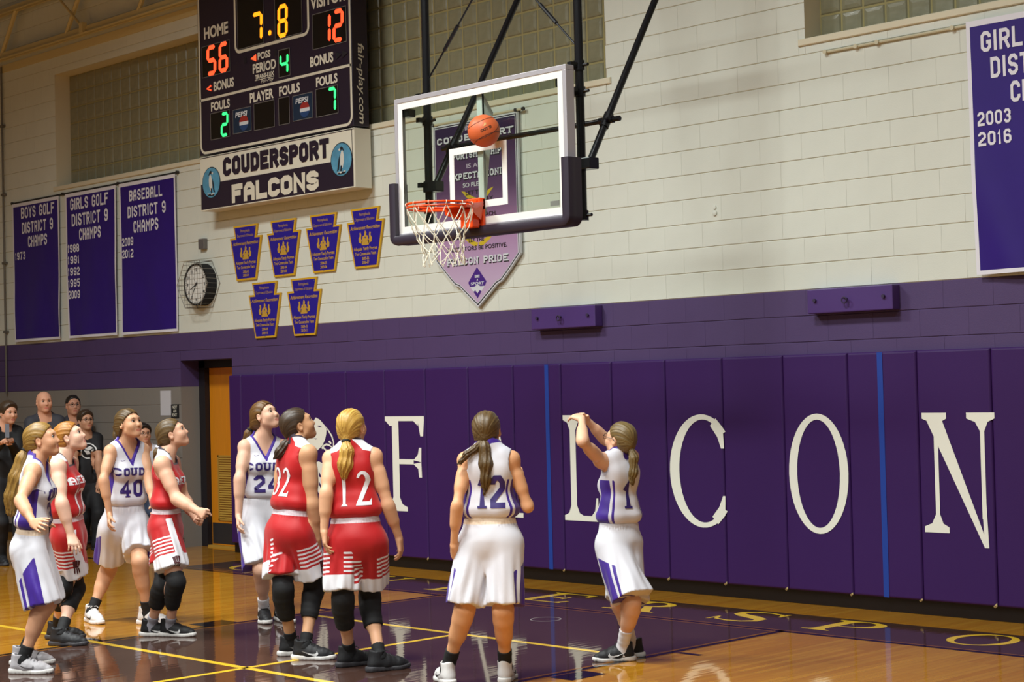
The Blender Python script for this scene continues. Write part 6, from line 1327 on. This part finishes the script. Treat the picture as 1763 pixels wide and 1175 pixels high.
for lab, cx, cz, yrs, br in KEYS:
    r, A = wall_thing('award_sign', cx, cz, lab, 'sign', 'keystone award signs')
    def K(o, y, n_, m, y1=None): mb = MB(); mb.poly([(cx+p[0], cz+p[1]) for p in keystone(o)], y, y1); A(mb, n_, m)
    K(0, -.022, 'gold_plate', M_gold, -.004); K(.020, -.0235, 'blue_face', M_key)
    L = MB(); T = lambda t, z, h, w_, bold=.0, sh=0.: wtext(L, t, cx, cz+z, h, -.0245, bold, width=w_, shear=sh)
    T('Pennsylvania', .222, .045, .17); T('Department of Education', .172, .042, .30); T('Achievement', .080, .055, .235, .001, .35) if False else wtext(L, 'Achievement Recognition', cx, cz+.085, .052, -.0245, .001, width=.47, shear=.4)
    T('Adequate Yearly Progress', -.125, .048, .37, .001); T('Two Consecutive Years', -.175, .046, .33, .001); T(yrs[0], -.222, .040, .11, .001); T(yrs[1], -.262, .040, .11, .001)
    A(L, 'lettering', M_goldp)
    E = MB(); em_ = lambda P: E.add([(cx+p[0], -.0248, cz+p[1]) for p in P], [tuple(range(len(P)))])
    em_([(-.055, -.075), (.055, -.075), (.06, -.04), (.035, .02), (-.035, .02), (-.06, -.04)]); em_([(-.015, .02), (.015, .02), (.02, .05), (.0, .075), (-.012, .05)])
    for s_ in (-1, 1):
        Q = [(s_*.05, -.06), (s_*.10, -.045), (s_*.105, -.005), (s_*.085, .02), (s_*.09, .05), (s_*.07, .055), (s_*.06, .03), (s_*.065, -.01), (s_*.045, -.03)]; em_(Q if s_ > 0 else Q[::-1])
    A(E, 'crest', M_goldp)
    E = MB(); em_([(-.03, -.05), (.03, -.05), (.03, -.005), (-.03, -.005)]) if False else None
    for p in ((-.05, -.03), (.045, -.03), (0, .0)): E.add([(cx+p[0]+.008*math.cos(t), -.0252, cz+p[1]+.010*math.sin(t)) for t in [2*math.pi*i/8 for i in range(8)]], [tuple(range(8))])
    A(E, 'crest_shading', M_key)
    S_ = MB()
    for p in ((-.185, .262), (.185, .262), (0, -.285)): S_.add([(cx+p[0]+.007*math.cos(t), -.0255, cz+p[1]+.007*math.sin(t)) for t in [2*math.pi*i/8 for i in range(8)]], [tuple(range(8))])
    A(S_, 'screw', M_thinline)
# ------------------------------------------------------------------ clock in its wire guard, and small wall fittings
M_face = mat('white_clock_face', (222, 222, 218), .4); M_wire = mat('steel_wire', (150, 146, 140), .35, metal=.7)
r, A = wall_thing('wall_clock', -6.79, 2.965, 'round white wall clock with black case behind a hexagonal wire guard', 'clock')
cx, cz = -6.79, 2.965
def disc(y, rad, mb=None, n=40): return (mb or MB()).add([(cx+rad*math.cos(2*math.pi*i/n), y, cz+rad*math.sin(2*math.pi*i/n)) for i in range(n)], [tuple(range(n))])
A(MB().lathe([(.0, 0.0), (.236, 0), (.236, .125), (.215, .125), (.215, .115)], (cx, 0, cz), 'y', 48), 'case', M_black, smooth=True)
A(disc(-.117, .217), 'dial', M_face)
N_ = MB()
for h_ in range(1, 13):
    t = R_(90-30*h_); wtext(N_, str(h_), cx+.165*math.cos(t), cz+.165*math.sin(t)-.019, .052, -.1185, .001)
for m_ in range(60):
    t = R_(6*m_); a_, b_ = .196, .208; d = .0022 if m_ % 5 else .004; c_, s_ = math.cos(t), math.sin(t)
    N_.add([(cx+a_*c_+d*s_, -.1185, cz+a_*s_-d*c_), (cx+b_*c_+d*s_, -.1185, cz+b_*s_-d*c_), (cx+b_*c_-d*s_, -.1185, cz+b_*s_+d*c_), (cx+a_*c_-d*s_, -.1185, cz+a_*s_+d*c_)], [(0, 1, 2, 3)])
A(N_, 'numerals', M_black)
def hand(ang, ln, w_, n_, y):
    t = R_(ang); c_, s_ = math.cos(t), math.sin(t); A(MB().add([(cx-.03*c_+w_*s_, y, cz-.03*s_-w_*c_), (cx+ln*c_+w_*.4*s_, y, cz+ln*s_-w_*.4*c_), (cx+ln*c_-w_*.4*s_, y, cz+ln*s_+w_*.4*c_), (cx-.03*c_-w_*s_, y, cz-.03*s_+w_*c_)], [(0, 1, 2, 3)]), n_, M_black)
hand(205, .13, .009, 'hour_hand', -.1195); hand(237, .195, .006, 'minute_hand', -.1205); hand(120, .10, .002, 'second_hand', -.1212); A(disc(-.122, .014, None, 16), 'hub', M_black)
G = MB(); hx = lambda k, rad: (cx+rad*math.cos(R_(60*k)), cz+.86/.866*rad*math.sin(R_(60*k)))
for rad, y in ((.30, -.17), (.30, -.004)):
    for k in range(6): a_, b_ = hx(k, rad), hx(k+1, rad); G.tube([(a_[0], y, a_[1]), (b_[0], y, b_[1])], .0038, 5)
for k in range(6): a_ = hx(k, .30); G.tube([(a_[0], -.17, a_[1]), (a_[0], -.002, a_[1])], .003, 5)
for i in range(-5, 6):
    x = i*.052
    hh = .258 if abs(x) < .15 else (.30-abs(x))*1.72
    G.tube([(cx+x, -.17, cz-hh), (cx+x, -.17, cz+hh)], .0017, 4)
for i in range(-4, 5):
    z = i*.055; ww = .30-abs(z)/1.72
    G.tube([(cx-ww, -.002, cz+z), (cx-ww, -.17, cz+z), (cx+ww, -.17, cz+z), (cx+ww, -.002, cz+z)], .0017, 4)
A(G, 'wire_guard', M_wire)
r, A = wall_thing('speaker_box', -6.778, 3.418, 'small grey metal box on the wall above the clock', 'box'); A(MB().box(-6.834, -6.722, -.05, 0, 3.36, 3.478), 'housing', mat('grey_box_enamel', (104, 100, 98), .5), bevel=.004); A(MB().box(-6.82, -6.736, -.052, -.05, 3.372, 3.466), 'cover', mat('grey_box_cover', (92, 88, 88), .5))
o = MB().box(-.11, .11, -.004, -.001, 0, .285).build('paper_notice', mat('white_paper', (196, 194, 200), .8)); o.location = (-7.63, 0, 1.505); tag(o, 'blank white paper notice taped to the grey blocks left of the door', 'paper')
r, A = wall_thing('door_sign', -7.437, 1.55, 'small black sign with white lettering beside the door', 'sign'); A(MB().box(-7.515, -7.36, -.008, 0, 1.475, 1.628), 'plate', M_black)
L = MB(); wtext(L, 'NOT', -7.437, 1.585, .045, -.0095, .001); wtext(L, 'AN', -7.437, 1.54, .045, -.0095, .001); wtext(L, 'EXIT', -7.437, 1.495, .045, -.0095, .001); A(L, 'lettering', M_txt)
M_purpbox = mat('purple_painted_board', (74, 48, 112), .45, noise=.06, nscale=4); M_bolt = mat('dark_bolt', (52, 40, 70), .5)
for x0, x1, lab in ((-1.514, -.731, 'purple mounting board with bolts on the wall above the letter L'), (1.508, 2.276, 'purple mounting board with bolts on the wall above the letter O')):
    r, A = wall_thing('mounting_board', (x0+x1)/2, 2.335, lab, 'board', 'purple mounting boards'); A(MB().box(x0, x1, -.10, 0, 2.245, 2.432), 'board', M_purpbox, bevel=.008); c_ = (x0+x1)/2
    for dx in (-.31, .31): A(MB().tube([(c_+dx, -.118, 2.345), (c_+dx, -.10, 2.345)], .014, 8), 'bolt', M_bolt, smooth=True)
    ey = MB().tube([(c_-.02, -.10, 2.345), (c_-.02, -.13, 2.345)], .009, 8).tube([(c_-.02+.022*math.cos(t), -.135, 2.333+.022*math.sin(t)) for t in [2*math.pi*i/14 for i in range(14)]], .006, 6, closed=True); A(ey, 'eye_bolt', M_bolt, smooth=True)
# conduit fitting on the block wall right of the hoop
r, A = wall_thing('wall_patch', .545, 3.13, 'small painted-over pipe stub on the cream wall right of the hoop', 'fitting'); A(MB().lathe([(0, .0), (.022, 0), (.022, .012), (.012, .016), (0, .016)], (.545, 0, 3.115), 'y', 12).lathe([(0, .0), (.018, 0), (.016, .01), (0, .012)], (.545, 0, 3.160), 'y', 12), 'stub', M_white, smooth=True)
# ------------------------------------------------------------------ sportsmanship sign behind the hoop
M_sg = bpy.data.materials.new('plum_to_lilac_print'); M_sg.use_nodes = True; nt = M_sg.node_tree; tc = nt.nodes.new('ShaderNodeTexCoord'); sx = nt.nodes.new('ShaderNodeSeparateXYZ'); nt.links.new(tc.outputs['Object'], sx.inputs[0]); rp = nt.nodes.new('ShaderNodeValToRGB')
mpn = nt.nodes.new('ShaderNodeMapRange'); mpn.inputs[1].default_value = 2.48; mpn.inputs[2].default_value = 4.26; nt.links.new(sx.outputs[2], mpn.inputs[0]); nt.links.new(mpn.outputs[0], rp.inputs[0])
cr = rp.color_ramp; cr.elements[0].position = .15; cr.elements[0].color = (*lin((186, 162, 192)), 1); cr.elements[1].position = .92; cr.elements[1].color = (*lin((44, 28, 66)), 1); e_ = cr.elements.new(.42); e_.color = (*lin((160, 120, 162)), 1); e_ = cr.elements.new(.62); e_.color = (*lin((92, 62, 100)), 1)
nt.links.new(rp.outputs[0], nt.nodes['Principled BSDF'].inputs['Base Color']); nt.nodes['Principled BSDF'].inputs['Roughness'].default_value = .4
r, A = wall_thing('sportsmanship_sign', -2.26, 3.4, 'pointed purple sportsmanship sign on the wall behind the backboard', 'sign')
def sg(o):
    L_, R2, T_ = -2.838+o, -1.685-o, 4.235-o; P = [(L_, T_), (L_, 2.95+o*.3)]
    for i in range(1, 9): t = i/9; P.append((L_+(-2.265-L_)*t, (2.95+o*.3)+(2.487+o*1.4-2.95-o*.3)*t+.035*math.sin(math.pi*t)*-1*(1 if t < .5 else .2)))
    P.append((-2.265, 2.487+o*1.4)); 
    for i in range(8, 0, -1): t = i/9; P.append((R2+(-2.265-R2)*t, (2.95+o*.3)+(2.487+o*1.4-2.95-o*.3)*t-.035*math.sin(math.pi*t)*(1 if t < .5 else .2)))
    return P+[(R2, 2.95+o*.3), (R2, T_)]
SY = -.045
for o_, y, n_, m in ((0, SY, 'white_edge', M_pepw), (.012, SY-.001, 'dark_edge', M_board), (.022, SY-.002, 'white_edge', M_pepw), (.030, SY-.003, 'print_face', M_sg)):
    mb = MB(); mb.poly(sg(o_), y, (-.02 if o_ == 0 else None)); A(mb, n_, m)
A(MB().tube([(-2.86, -.04, 4.252), (-1.61, -.04, 4.252)], .013, 8), 'hanging_rod', M_rod, smooth=True); A(MB().tube([(-1.62, -.04, 4.252), (-1.60, -.04, 4.252)], .018, 8), 'rod_cap', M_roddark, smooth=True); A(MB().tube([(-1.70, -.06, 4.252), (-1.70, 0, 4.252)], .016, 8), 'rod_clip', M_roddark, smooth=True); A(MB().tube([(-2.83, -.06, 4.252), (-2.83, 0, 4.252)], .016, 8), 'rod_clip', M_roddark, smooth=True)
M_ink = mat('black_ink', (26, 20, 30), .5)
def line(text, z, h, w_, m=M_txt, blk=False, cx=-2.262):
    mb = MB()
    if blk:
        polys, W = block_text(text, h, h*.95, h*.24, h*.30, h*.16); k = w_/W
        sh = MB(); place_polys(sh, polys, cx-w_/2+.008, z-.010, SY-.0042, 0, k); A(sh, 'lettering_shadow', M_ink); place_polys(mb, polys, cx-w_/2, z, SY-.0055, 0, k)
    else: wtext(mb, text, cx, z, h, SY-.005, .001, width=w_)
    A(mb, 'lettering', m)
M_lil = mat('pale_lilac_ink', (178, 166, 186), .5)
line('JOIN US AT', 4.150, .062, .45, M_lil); line('COUDERSPORT', 4.052, .062, 1.03, M_pepw, True); line('WHERE', 3.972, .062, .25, M_lil); line('SPORTSMANSHIP', 3.885, .06, .72, M_pepw, True); line('IS AN', 3.792, .06, .22, M_lil); line('EXPECTATION!', 3.692, .062, .71, M_pepw, True)
line('SO PLEASE', 3.616, .056, .335, M_pepw); line('LET THE', 3.540, .056, .26, M_ink); line('PLAYERS PLAY.', 3.464, .058, .50, M_ink); line('LET THE', 3.39, .05, .24, M_ink); line('COACHES COACH.', 3.325, .055, .56, M_ink); line('LET THE', 3.255, .05, .24, M_ink); line('OFFICIALS OFFICIATE.', 3.19, .055, .68, M_ink); line('LET THE', 3.098, .052, .21, M_ink); line('SPECTATORS BE POSITIVE.', 3.022, .055, .82, M_ink)
line('FALCON PRIDE', 2.893, .066, .82, M_pepw, True)
M_bgold = mat('gold_bird_print', (196, 170, 40), .5)
for zc in (3.50, 3.085):
    mb = MB()
    for s_ in (-1, 1):
        Q = [(0, 0), (.05*s_, .015), (.17*s_, .075), (.22*s_, .085), (.15*s_, .02), (.07*s_, -.025), (.02*s_, -.03)]; mb.add([(-2.235+p[0], SY-.0038, zc+p[1]) for p in (Q if s_ < 0 else Q[::-1])], [tuple(range(len(Q)))])
    A(mb, 'gold_wings', M_bgold)
M_dia = mat('violet_diamond_print', (66, 28, 124), .5)
Pd = lambda P, y, m, n_: A(MB().add([(-2.264+p[0], y, 2.72+p[1]) for p in P], [tuple(range(len(P)))]), n_, m)
Pd([(0, .140), (.125, .0), (.10, -.04), (.04, -.04), (0, -.02), (-.04, -.04), (-.10, -.04), (-.125, 0)][::-1], SY-.004, M_dia, 'diamond_badge'); Pd([(-.10, -.04), (-.04, -.04), (0, -.02), (.04, -.04), (.10, -.04), (0, -.145)][::-1], SY-.004, M_pepw, 'diamond_badge'); Pd([(-.055, -.088), (-.03, -.075), (0, -.105), (.03, -.075), (.055, -.088), (0, -.150)][::-1], SY-.0045, M_dia, 'diamond_badge')
line('BE', 2.762, .034, .065, M_pepw); line('A', 2.735, .026, .022, M_pepw); line('SPORT', 2.696, .036, .18, M_pepw)
# ------------------------------------------------------------------ backboard, rim, net and ceiling-hung frame
HX, HY = .34, -2.44
hoop = empty('basketball_backstop', (HX, HY, 2.9)); tag(hoop, 'ceiling-hung basketball backstop with glass board, orange rim and white net', 'basketball hoop')
def H_(mb, n_, m, par=None, **k):
    o = mb.build(n_, m, par or hoop, **k)
    if par is None: o.location = (-HX, -HY, -2.9)
    return o
M_steel = mat('black_steel_tube', (34, 34, 37), .2, metal=.5, spec=.6); M_frame = mat('aluminium_frame', (176, 172, 178), .35, metal=.3); M_bpad = mat('dark_plum_edge_padding', (42, 34, 48), .45); M_orange = mat('orange_rim_paint', (236, 74, 14), .32); M_cord = mat('white_net_cord', (226, 220, 200), .8); M_target = mat('white_board_stripe', (226, 224, 218), .45); M_strut = mat('grey_centre_strut', (196, 198, 198), .4)
def thin_glass():
    m = bpy.data.materials.new('clear_greenish_glass'); m.use_nodes = True; nt = m.node_tree; nt.nodes.remove(nt.nodes['Principled BSDF']); out = nt.nodes['Material Output']
    t = nt.nodes.new('ShaderNodeBsdfTransparent'); t.inputs[0].default_value = (.925, .975, .935, 1); g = nt.nodes.new('ShaderNodeBsdfGlossy'); g.inputs['Roughness'].default_value = .02; f0 = nt.nodes.new('ShaderNodeLayerWeight'); f0.inputs[0].default_value = .3; f = nt.nodes.new('ShaderNodeMath'); f.operation = 'MULTIPLY_ADD'; f.inputs[1].default_value = .10; f.inputs[2].default_value = .005; nt.links.new(f0.outputs['Facing'], f.inputs[0])
    mx = nt.nodes.new('ShaderNodeMixShader'); nt.links.new(f.outputs[0], mx.inputs[0]); nt.links.new(t.outputs[0], mx.inputs[1]); nt.links.new(g.outputs[0], mx.inputs[2]); nt.links.new(mx.outputs[0], out.inputs[0]); return m
M_glass = thin_glass()
x0, x1, z0, z1 = HX-.914, HX+.914, 2.889, 3.955
H_(MB().box(x0+.03, x1-.03, HY+.002, HY+.014, z0+.03, z1-.03), 'glass_board', M_glass)
def rect_frame(a, b, c, d, w_, y0, y1, m, n_, bev=0.):
    mb = MB(); mb.box(a, b, y0, y1, d-w_, d); mb.box(a, b, y0, y1, c, c+w_); mb.box(a, a+w_, y0, y1, c+w_, d-w_); mb.box(b-w_, b, y0, y1, c+w_, d-w_); return H_(mb, n_, m, bevel=bev)
rect_frame(x0, x1, z0, z1, .036, HY-.006, HY+.075, M_frame, 'board_frame', .003)
rect_frame(x0+.036, x1-.036, z0+.036, z1-.036, .050, HY-.001, HY+.002, M_target, 'border_stripe')
rect_frame(HX-.305, HX+.305, 3.045, 3.505, .050, HY-.001, HY+.002, M_target, 'target_square')
M_label = mat('grey_board_label', (110, 112, 106), .5)
H_(MB().box(x1-.185, x1-.10, HY-.0005, HY+.002, z0+.10, z0+.135), 'maker_label', M_label)
# padding along the lower edge and up both corners
def pad_path():
    r_ = .05; P = [(x0-.004, 3.31), (x0-.004, z0+.02)]
    for i in range(1, 5): t = R_(180+90*i/5); P.append((x0+.03+.034*math.cos(t), z0+.02+.034*math.sin(t)))
    P += [(x0+.03, z0-.014), (x1-.03, z0-.014)]
    for i in range(1, 5): t = R_(270+90*i/5); P.append((x1-.03+.034*math.cos(t), z0+.02+.034*math.sin(t)))
    return P+[(x1+.004, z0+.02), (x1+.004, 3.31)]
PP = pad_path(); prof = [(-.050, .022), (-.043, .034), (-.014, .040), (.012, .036), (.040, .036), (.085, .036), (.095, .020), (.095, -.022), (.083, -.034), (.045, -.034), (.02, -.034), (-.02, -.034), (-.043, -.034), (-.052, -.020)]
mb = MB(); ring = []
for i, (px, pz) in enumerate(PP):
    a = Vector(PP[max(0, i-1)]); b = Vector(PP[min(len(PP)-1, i+1)]); d = (b-a).normalized(); nrm_ = Vector((d.y, -d.x))   # outward
    ring.append([(px+nrm_.x*q, HY+y, pz+nrm_.y*q) for y, q in prof])
v = [p for r_ in ring for p in r_]; n = len(prof); f = [(i*n+k, (i+1)*n+k, (i+1)*n+(k+1) % n, i*n+(k+1) % n) for i in range(len(ring)-1) for k in range(n)]+[tuple(range(n)), tuple(range((len(ring)-1)*n+n-1, (len(ring)-1)*n-1, -1))]
mb.add(v, f); H_(mb, 'edge_padding', M_bpad, smooth=True)
# rim with its double ring, brackets and net
RX, RY, RZ_ = HX, HY-.381, 3.048
rim = H_(MB().tube([(RX+.2365*math.cos(2*math.pi*i/48), RY+.2365*math.sin(2*math.pi*i/48), RZ_) for i in range(48)], .0085, 10, closed=True), 'rim', M_orange, smooth=True)
H_(MB().tube([(RX+.232*math.cos(R_(t)), RY+.232*math.sin(R_(t)), RZ_-.024) for t in range(150, 391, 6)], .0075, 8), 'rim_brace', M_orange, smooth=True)
def plate(P, th, n_):  # polygon in plan (x,y) at height range
    mb = MB()
    for (xa, ya, za, zb) in []: pass
    return mb
br = MB()
br.box(RX-.075, RX+.075, HY-.060, HY-.004, RZ_-.025, RZ_+.062).box(RX-.064, RX+.064, HY-.125, HY-.055, RZ_-.155, RZ_-.02).box(RX-.075, RX+.075, HY-.03, HY-.004, RZ_-.165, RZ_+.06)
H_(br, 'mount_bracket', M_orange, bevel=.006)
for s_ in (-1, 1):
    m_ = MB(); t_ = .006
    Q = [(RX+s_*.075, HY-.02, RZ_-.02), (RX+s_*.075, HY-.02, RZ_+.035), (RX+s_*.150, RY+.185, RZ_+.010), (RX+s_*.150, RY+.185, RZ_-.055), (RX+s_*.075, HY-.05, RZ_-.10)]
    Q2 = [(p[0]-s_*t_, p[1], p[2]) for p in Q]; nn = len(Q)
    m_.add(Q+Q2, [tuple(range(nn)), tuple(range(2*nn-1, nn-1, -1))]+[(i, (i+1) % nn, nn+(i+1) % nn, nn+i) for i in range(nn)]); H_(m_, 'side_plate', M_orange)
    H_(MB().tube([(RX+s_*.15, RY+.185, RZ_-.02), (RX+s_*.232, RY+.04, RZ_-.022)], .009, 8), 'rim_brace', M_orange, smooth=True)
top = MB(); top.add([(RX-.075, HY-.02, RZ_+.012), (RX+.075, HY-.02, RZ_+.012), (RX+.155, RY+.18, RZ_+.006), (RX-.155, RY+.18, RZ_+.006), (RX-.075, HY-.02, RZ_+.004), (RX+.075, HY-.02, RZ_+.004), (RX+.155, RY+.18, RZ_-.002), (RX-.155, RY+.18, RZ_-.002)], [(0, 1, 2, 3), (7, 6, 5, 4), (0, 3, 7, 4), (1, 5, 6, 2), (3, 2, 6, 7), (0, 4, 5, 1)]); H_(top, 'top_plate', M_orange)
for dx in (-.045, .045):
    for dz in (-.13, .045): H_(MB().tube([(RX+dx, HY-.066, RZ_+dz), (RX+dx, HY-.02, RZ_+dz)], .008, 6), 'bolt', M_orange)
net = MB(); rn = random.Random(5); N = 12
LV = [(.235, 0), (.203, -.115), (.168, -.195), (.146, -.265), (.138, -.335), (.148, -.405)]
def npnt(k, l):
    a = 2*math.pi*(k+(.5 if l % 2 else 0))/N+.03*l; rad, dz = LV[l]; sw = (-dz)**1.2*.12
    return Vector((RX+rad*math.cos(a)+sw*.75+rn.uniform(-.005, .005)*l, RY+rad*math.sin(a)-sw*.15+rn.uniform(-.005, .005)*l, RZ_-.018+dz+rn.uniform(-.006, .006)*(l > 0)))
pts = [[npnt(k, l) for k in range(N)] for l in range(len(LV))]
def cord(a, b, sag=.010):
    m_ = (a+b)/2; out = Vector((m_.x-RX, m_.y-RY, 0)).normalized(); net.tube([a, a*.7+b*.3+out*sag*.8-Vector((0, 0, sag*.5)), a*.3+b*.7+out*sag*.6-Vector((0, 0, sag*.7)), b], .0036, 5, caps=False)
for l in range(len(LV)-1):
    for k in range(N):
        if l % 2 == 0: cord(pts[l][k], pts[l+1][k]); cord(pts[l][k], pts[l+1][k-1])
        else: cord(pts[l][k], pts[l+1][k]); cord(pts[l][k], pts[l+1][(k+1) % N])
for k in range(N): net.tube([pts[-1][k]+Vector((0, 0, .008)), pts[-1][k]-Vector((rn.uniform(-.006, .006), 0, .012))], .0065, 5)
for k in range(N): a = 2*math.pi*k/N; net.tube([(RX+.235*math.cos(a)+.011*math.cos(t)*math.cos(a), RY+.235*math.sin(a)+.011*math.cos(t)*math.sin(a), RZ_-.004+.013*math.sin(t)) for t in [2*math.pi*i/10 for i in range(10)]], .003, 5, closed=True)
H_(net, 'net', M_cord, smooth=True)
# frame: two uprights, sloping braces, cross tubes, rods with turnbuckles, centre strut
PY = -2.20; PX = (HX-.81, HX+.81)
for i, x in enumerate(PX):
    H_(MB().tube([(x, PY, 2.90), (x, PY, 8.65)], .031, 16), 'upright', M_steel, smooth=True)
    for z in ((3.12, 3.30, 3.80, 3.985) if i == 0 else (2.93, 3.30, 3.80, 3.985)):
        cl = MB().tube([(x, PY, z-.035), (x, PY, z+.035)], .042, 12).tube([(x+.03, PY, z), (x+.085, PY, z)], .012, 8).box(x-.02, x+.02, PY-.10, PY, z-.018, z+.018); H_(cl, 'pipe_clamp', M_steel, smooth=False)
    bx = x+.095; top_ = Vector((bx, PY-.02, 3.29)); d = Vector((0, .93, 1.56)); e = top_+d*2.0
    H_(MB().tube([tuple(top_), tuple(e)], .0255, 14), 'sloping_brace', M_steel, smooth=True); H_(MB().box(x, bx+.045, PY-.065, PY+.03, 3.245, 3.325), 'brace_bracket', M_steel, bevel=.006)
for t in (.20, 1.05):
    y, z = PY-.02+.93*t, 3.29+1.56*t; H_(MB().tube([(PX[0]-.02, y, z), (PX[1]+.22, y, z)], .019, 12), 'cross_tube', M_steel, smooth=True)
    for x in PX: H_(MB().tube([(x+.095, y-.03, z-.05), (x+.095, y+.03, z+.05)], .034, 12).tube([(x+.03, y, z), (x+.16, y, z)], .026, 10).tube([(x+.13, y-.05, z), (x+.13, y+.03, z)], .010, 6), 'tube_clamp', M_steel)
H_(MB().tube([(PX[0]-.02, PY-.02, 3.985), (PX[1]+.02, PY-.02, 3.985)], .010, 8), 'top_tie_bar', M_steel, smooth=True)
for xa, xb, za, zb in ((PX[0]+.02, PX[1], 4.12, 5.75), (PX[1]-.02, PX[0], 4.13, 5.75)):
    a, b = Vector((xa, PY, za)), Vector((xb, PY, zb)); H_(MB().tube([tuple(a), tuple(b)], .0075, 8), 'tension_rod', M_steel, smooth=True); c, d = a.lerp(b, .12), a.lerp(b, .22); H_(MB().tube([tuple(c), tuple(d)], .015, 8), 'turnbuckle', M_steel, smooth=True)
H_(MB().box(HX-.028, HX+.028, HY+.03, HY+.05, 3.0, 3.93).add([(HX+.028, HY+.03, 3.9), (HX+.028, HY+.14, 3.75), (HX+.028, HY+.05, 3.1), (HX+.026, HY+.03, 3.9), (HX+.026, HY+.14, 3.75), (HX+.026, HY+.05, 3.1)], [(0, 1, 2), (5, 4, 3)]), 'centre_strut', M_strut)
for sx_, xx_ in ((1, x0+.045), (-1, x1-.13)):
    H_(MB().box(xx_, xx_+.085, HY+.02, HY+.10, 3.815, 3.875), 'corner_bracket', M_steel, bevel=.006)
# ------------------------------------------------------------------ the ball in the air
def ball_mat():
    m = bpy.data.materials.new('orange_pebbled_leather'); m.use_nodes = True; nt = m.node_tree; b = nt.nodes['Principled BSDF']; b.inputs['Base Color'].default_value = (*lin((206, 98, 52)), 1); b.inputs['Roughness'].default_value = .5
    tc = nt.nodes.new('ShaderNodeTexCoord'); v_ = nt.nodes.new('ShaderNodeTexVoronoi'); v_.inputs['Scale'].default_value = 230; nt.links.new(tc.outputs['Object'], v_.inputs['Vector']); bp = nt.nodes.new('ShaderNodeBump'); bp.inputs['Strength'].default_value = .25; bp.inputs['Distance'].default_value = .001; nt.links.new(v_.outputs['Distance'], bp.inputs['Height']); nt.links.new(bp.outputs[0], b.inputs['Normal']); return m
BR = .1155; ball = empty('basketball', (.553, -2.572, 3.568)); tag(ball, 'orange leather basketball in mid-air in front of the glass board', 'ball')
bm = bmesh.new(); bmesh.ops.create_icosphere(bm, subdivisions=5, radius=BR); me = bpy.data.meshes.new('ball_cover'); bm.to_mesh(me); bm.free(); me.materials.append(ball_mat())
for p in me.polygons: p.use_smooth = True
o = bpy.data.objects.new('ball_cover', me); COL.objects.link(o); o.parent = ball
cv = np.array([0.722, -0.690, -.17]); cv = unit(cv); rt_ = V3(.6957, .7183, 0); up_ = unit(np.cross(rt_, -cv)); up_ = up_ if up_[2] > 0 else -up_
tl_ = math.radians(24); e1 = rt_*math.cos(tl_)+up_*math.sin(tl_); e2 = up_*math.cos(tl_)-rt_*math.sin(tl_)
# seam axis system: e1 along the panel, e2 across, cv to the viewer's side of the hall
seam = MB()
def small_circle(ax, off, u, v_, n=64):
    r_ = math.sqrt(BR*BR-off*off); return [tuple(ax*off+(u*math.cos(2*math.pi*i/n)+v_*math.sin(2*math.pi*i/n))*r_) for i in range(n)]
s1 = unit(e2*.93+cv*.36); u1 = unit(np.cross(s1, e1)); 
seam.tube(small_circle(s1, 0.0, e1, u1), .0022, 6, closed=True); seam.tube(small_circle(unit(e2*.88-cv*.2), .052, e1, unit(np.cross(unit(e2*.88-cv*.2), e1))), .0022, 6, closed=True); seam.tube(small_circle(e1, 0., e2, unit(np.cross(e1, e2))), .0022, 6, closed=True) if False else None
seam.tube(small_circle(unit(-e2*.9+cv*.25), .06, e1, unit(np.cross(unit(-e2*.9+cv*.25), e1))), .0022, 6, closed=True)
seam.build('seams', mat('dark_seam', (70, 34, 22), .6), ball, smooth=True)
bcov = o
def bmap(u, v_): p = cv*.4+e1*u+e2*v_; return p, -cv
def bdecal(n_, polys, m):
    bm = bmesh.new()
    for q in polys: bm.faces.new([bm.verts.new((p[0], p[1], 0)) for p in q])
    bmesh.ops.triangulate(bm, faces=bm.faces[:])
    for v in bm.verts:
        u, w_ = v.co.x, v.co.y; h2 = BR*BR-u*u-w_*w_; v.co = Vector(e1*u+e2*w_+cv*(math.sqrt(max(h2, 0))+.0012))
    me = bpy.data.meshes.new(n_); bm.to_mesh(me); bm.free(); me.materials.append(m); ob = bpy.data.objects.new(n_, me); COL.objects.link(ob); ob.parent = ball
pb, (a_, b_) = font_polys('OOT 3I', .026, .0012, 1.0)
bdecal('lettering', [[(p.x-.020, p.y+.000) for p in q] for q in pb], mat('dark_ball_print', (62, 36, 20), .5))
bdecal('gold_mark', [[(.012, .032), (.036, .036), (.040, .050), (.030, .052)]], mat('gold_ball_print', (204, 160, 90), .4))
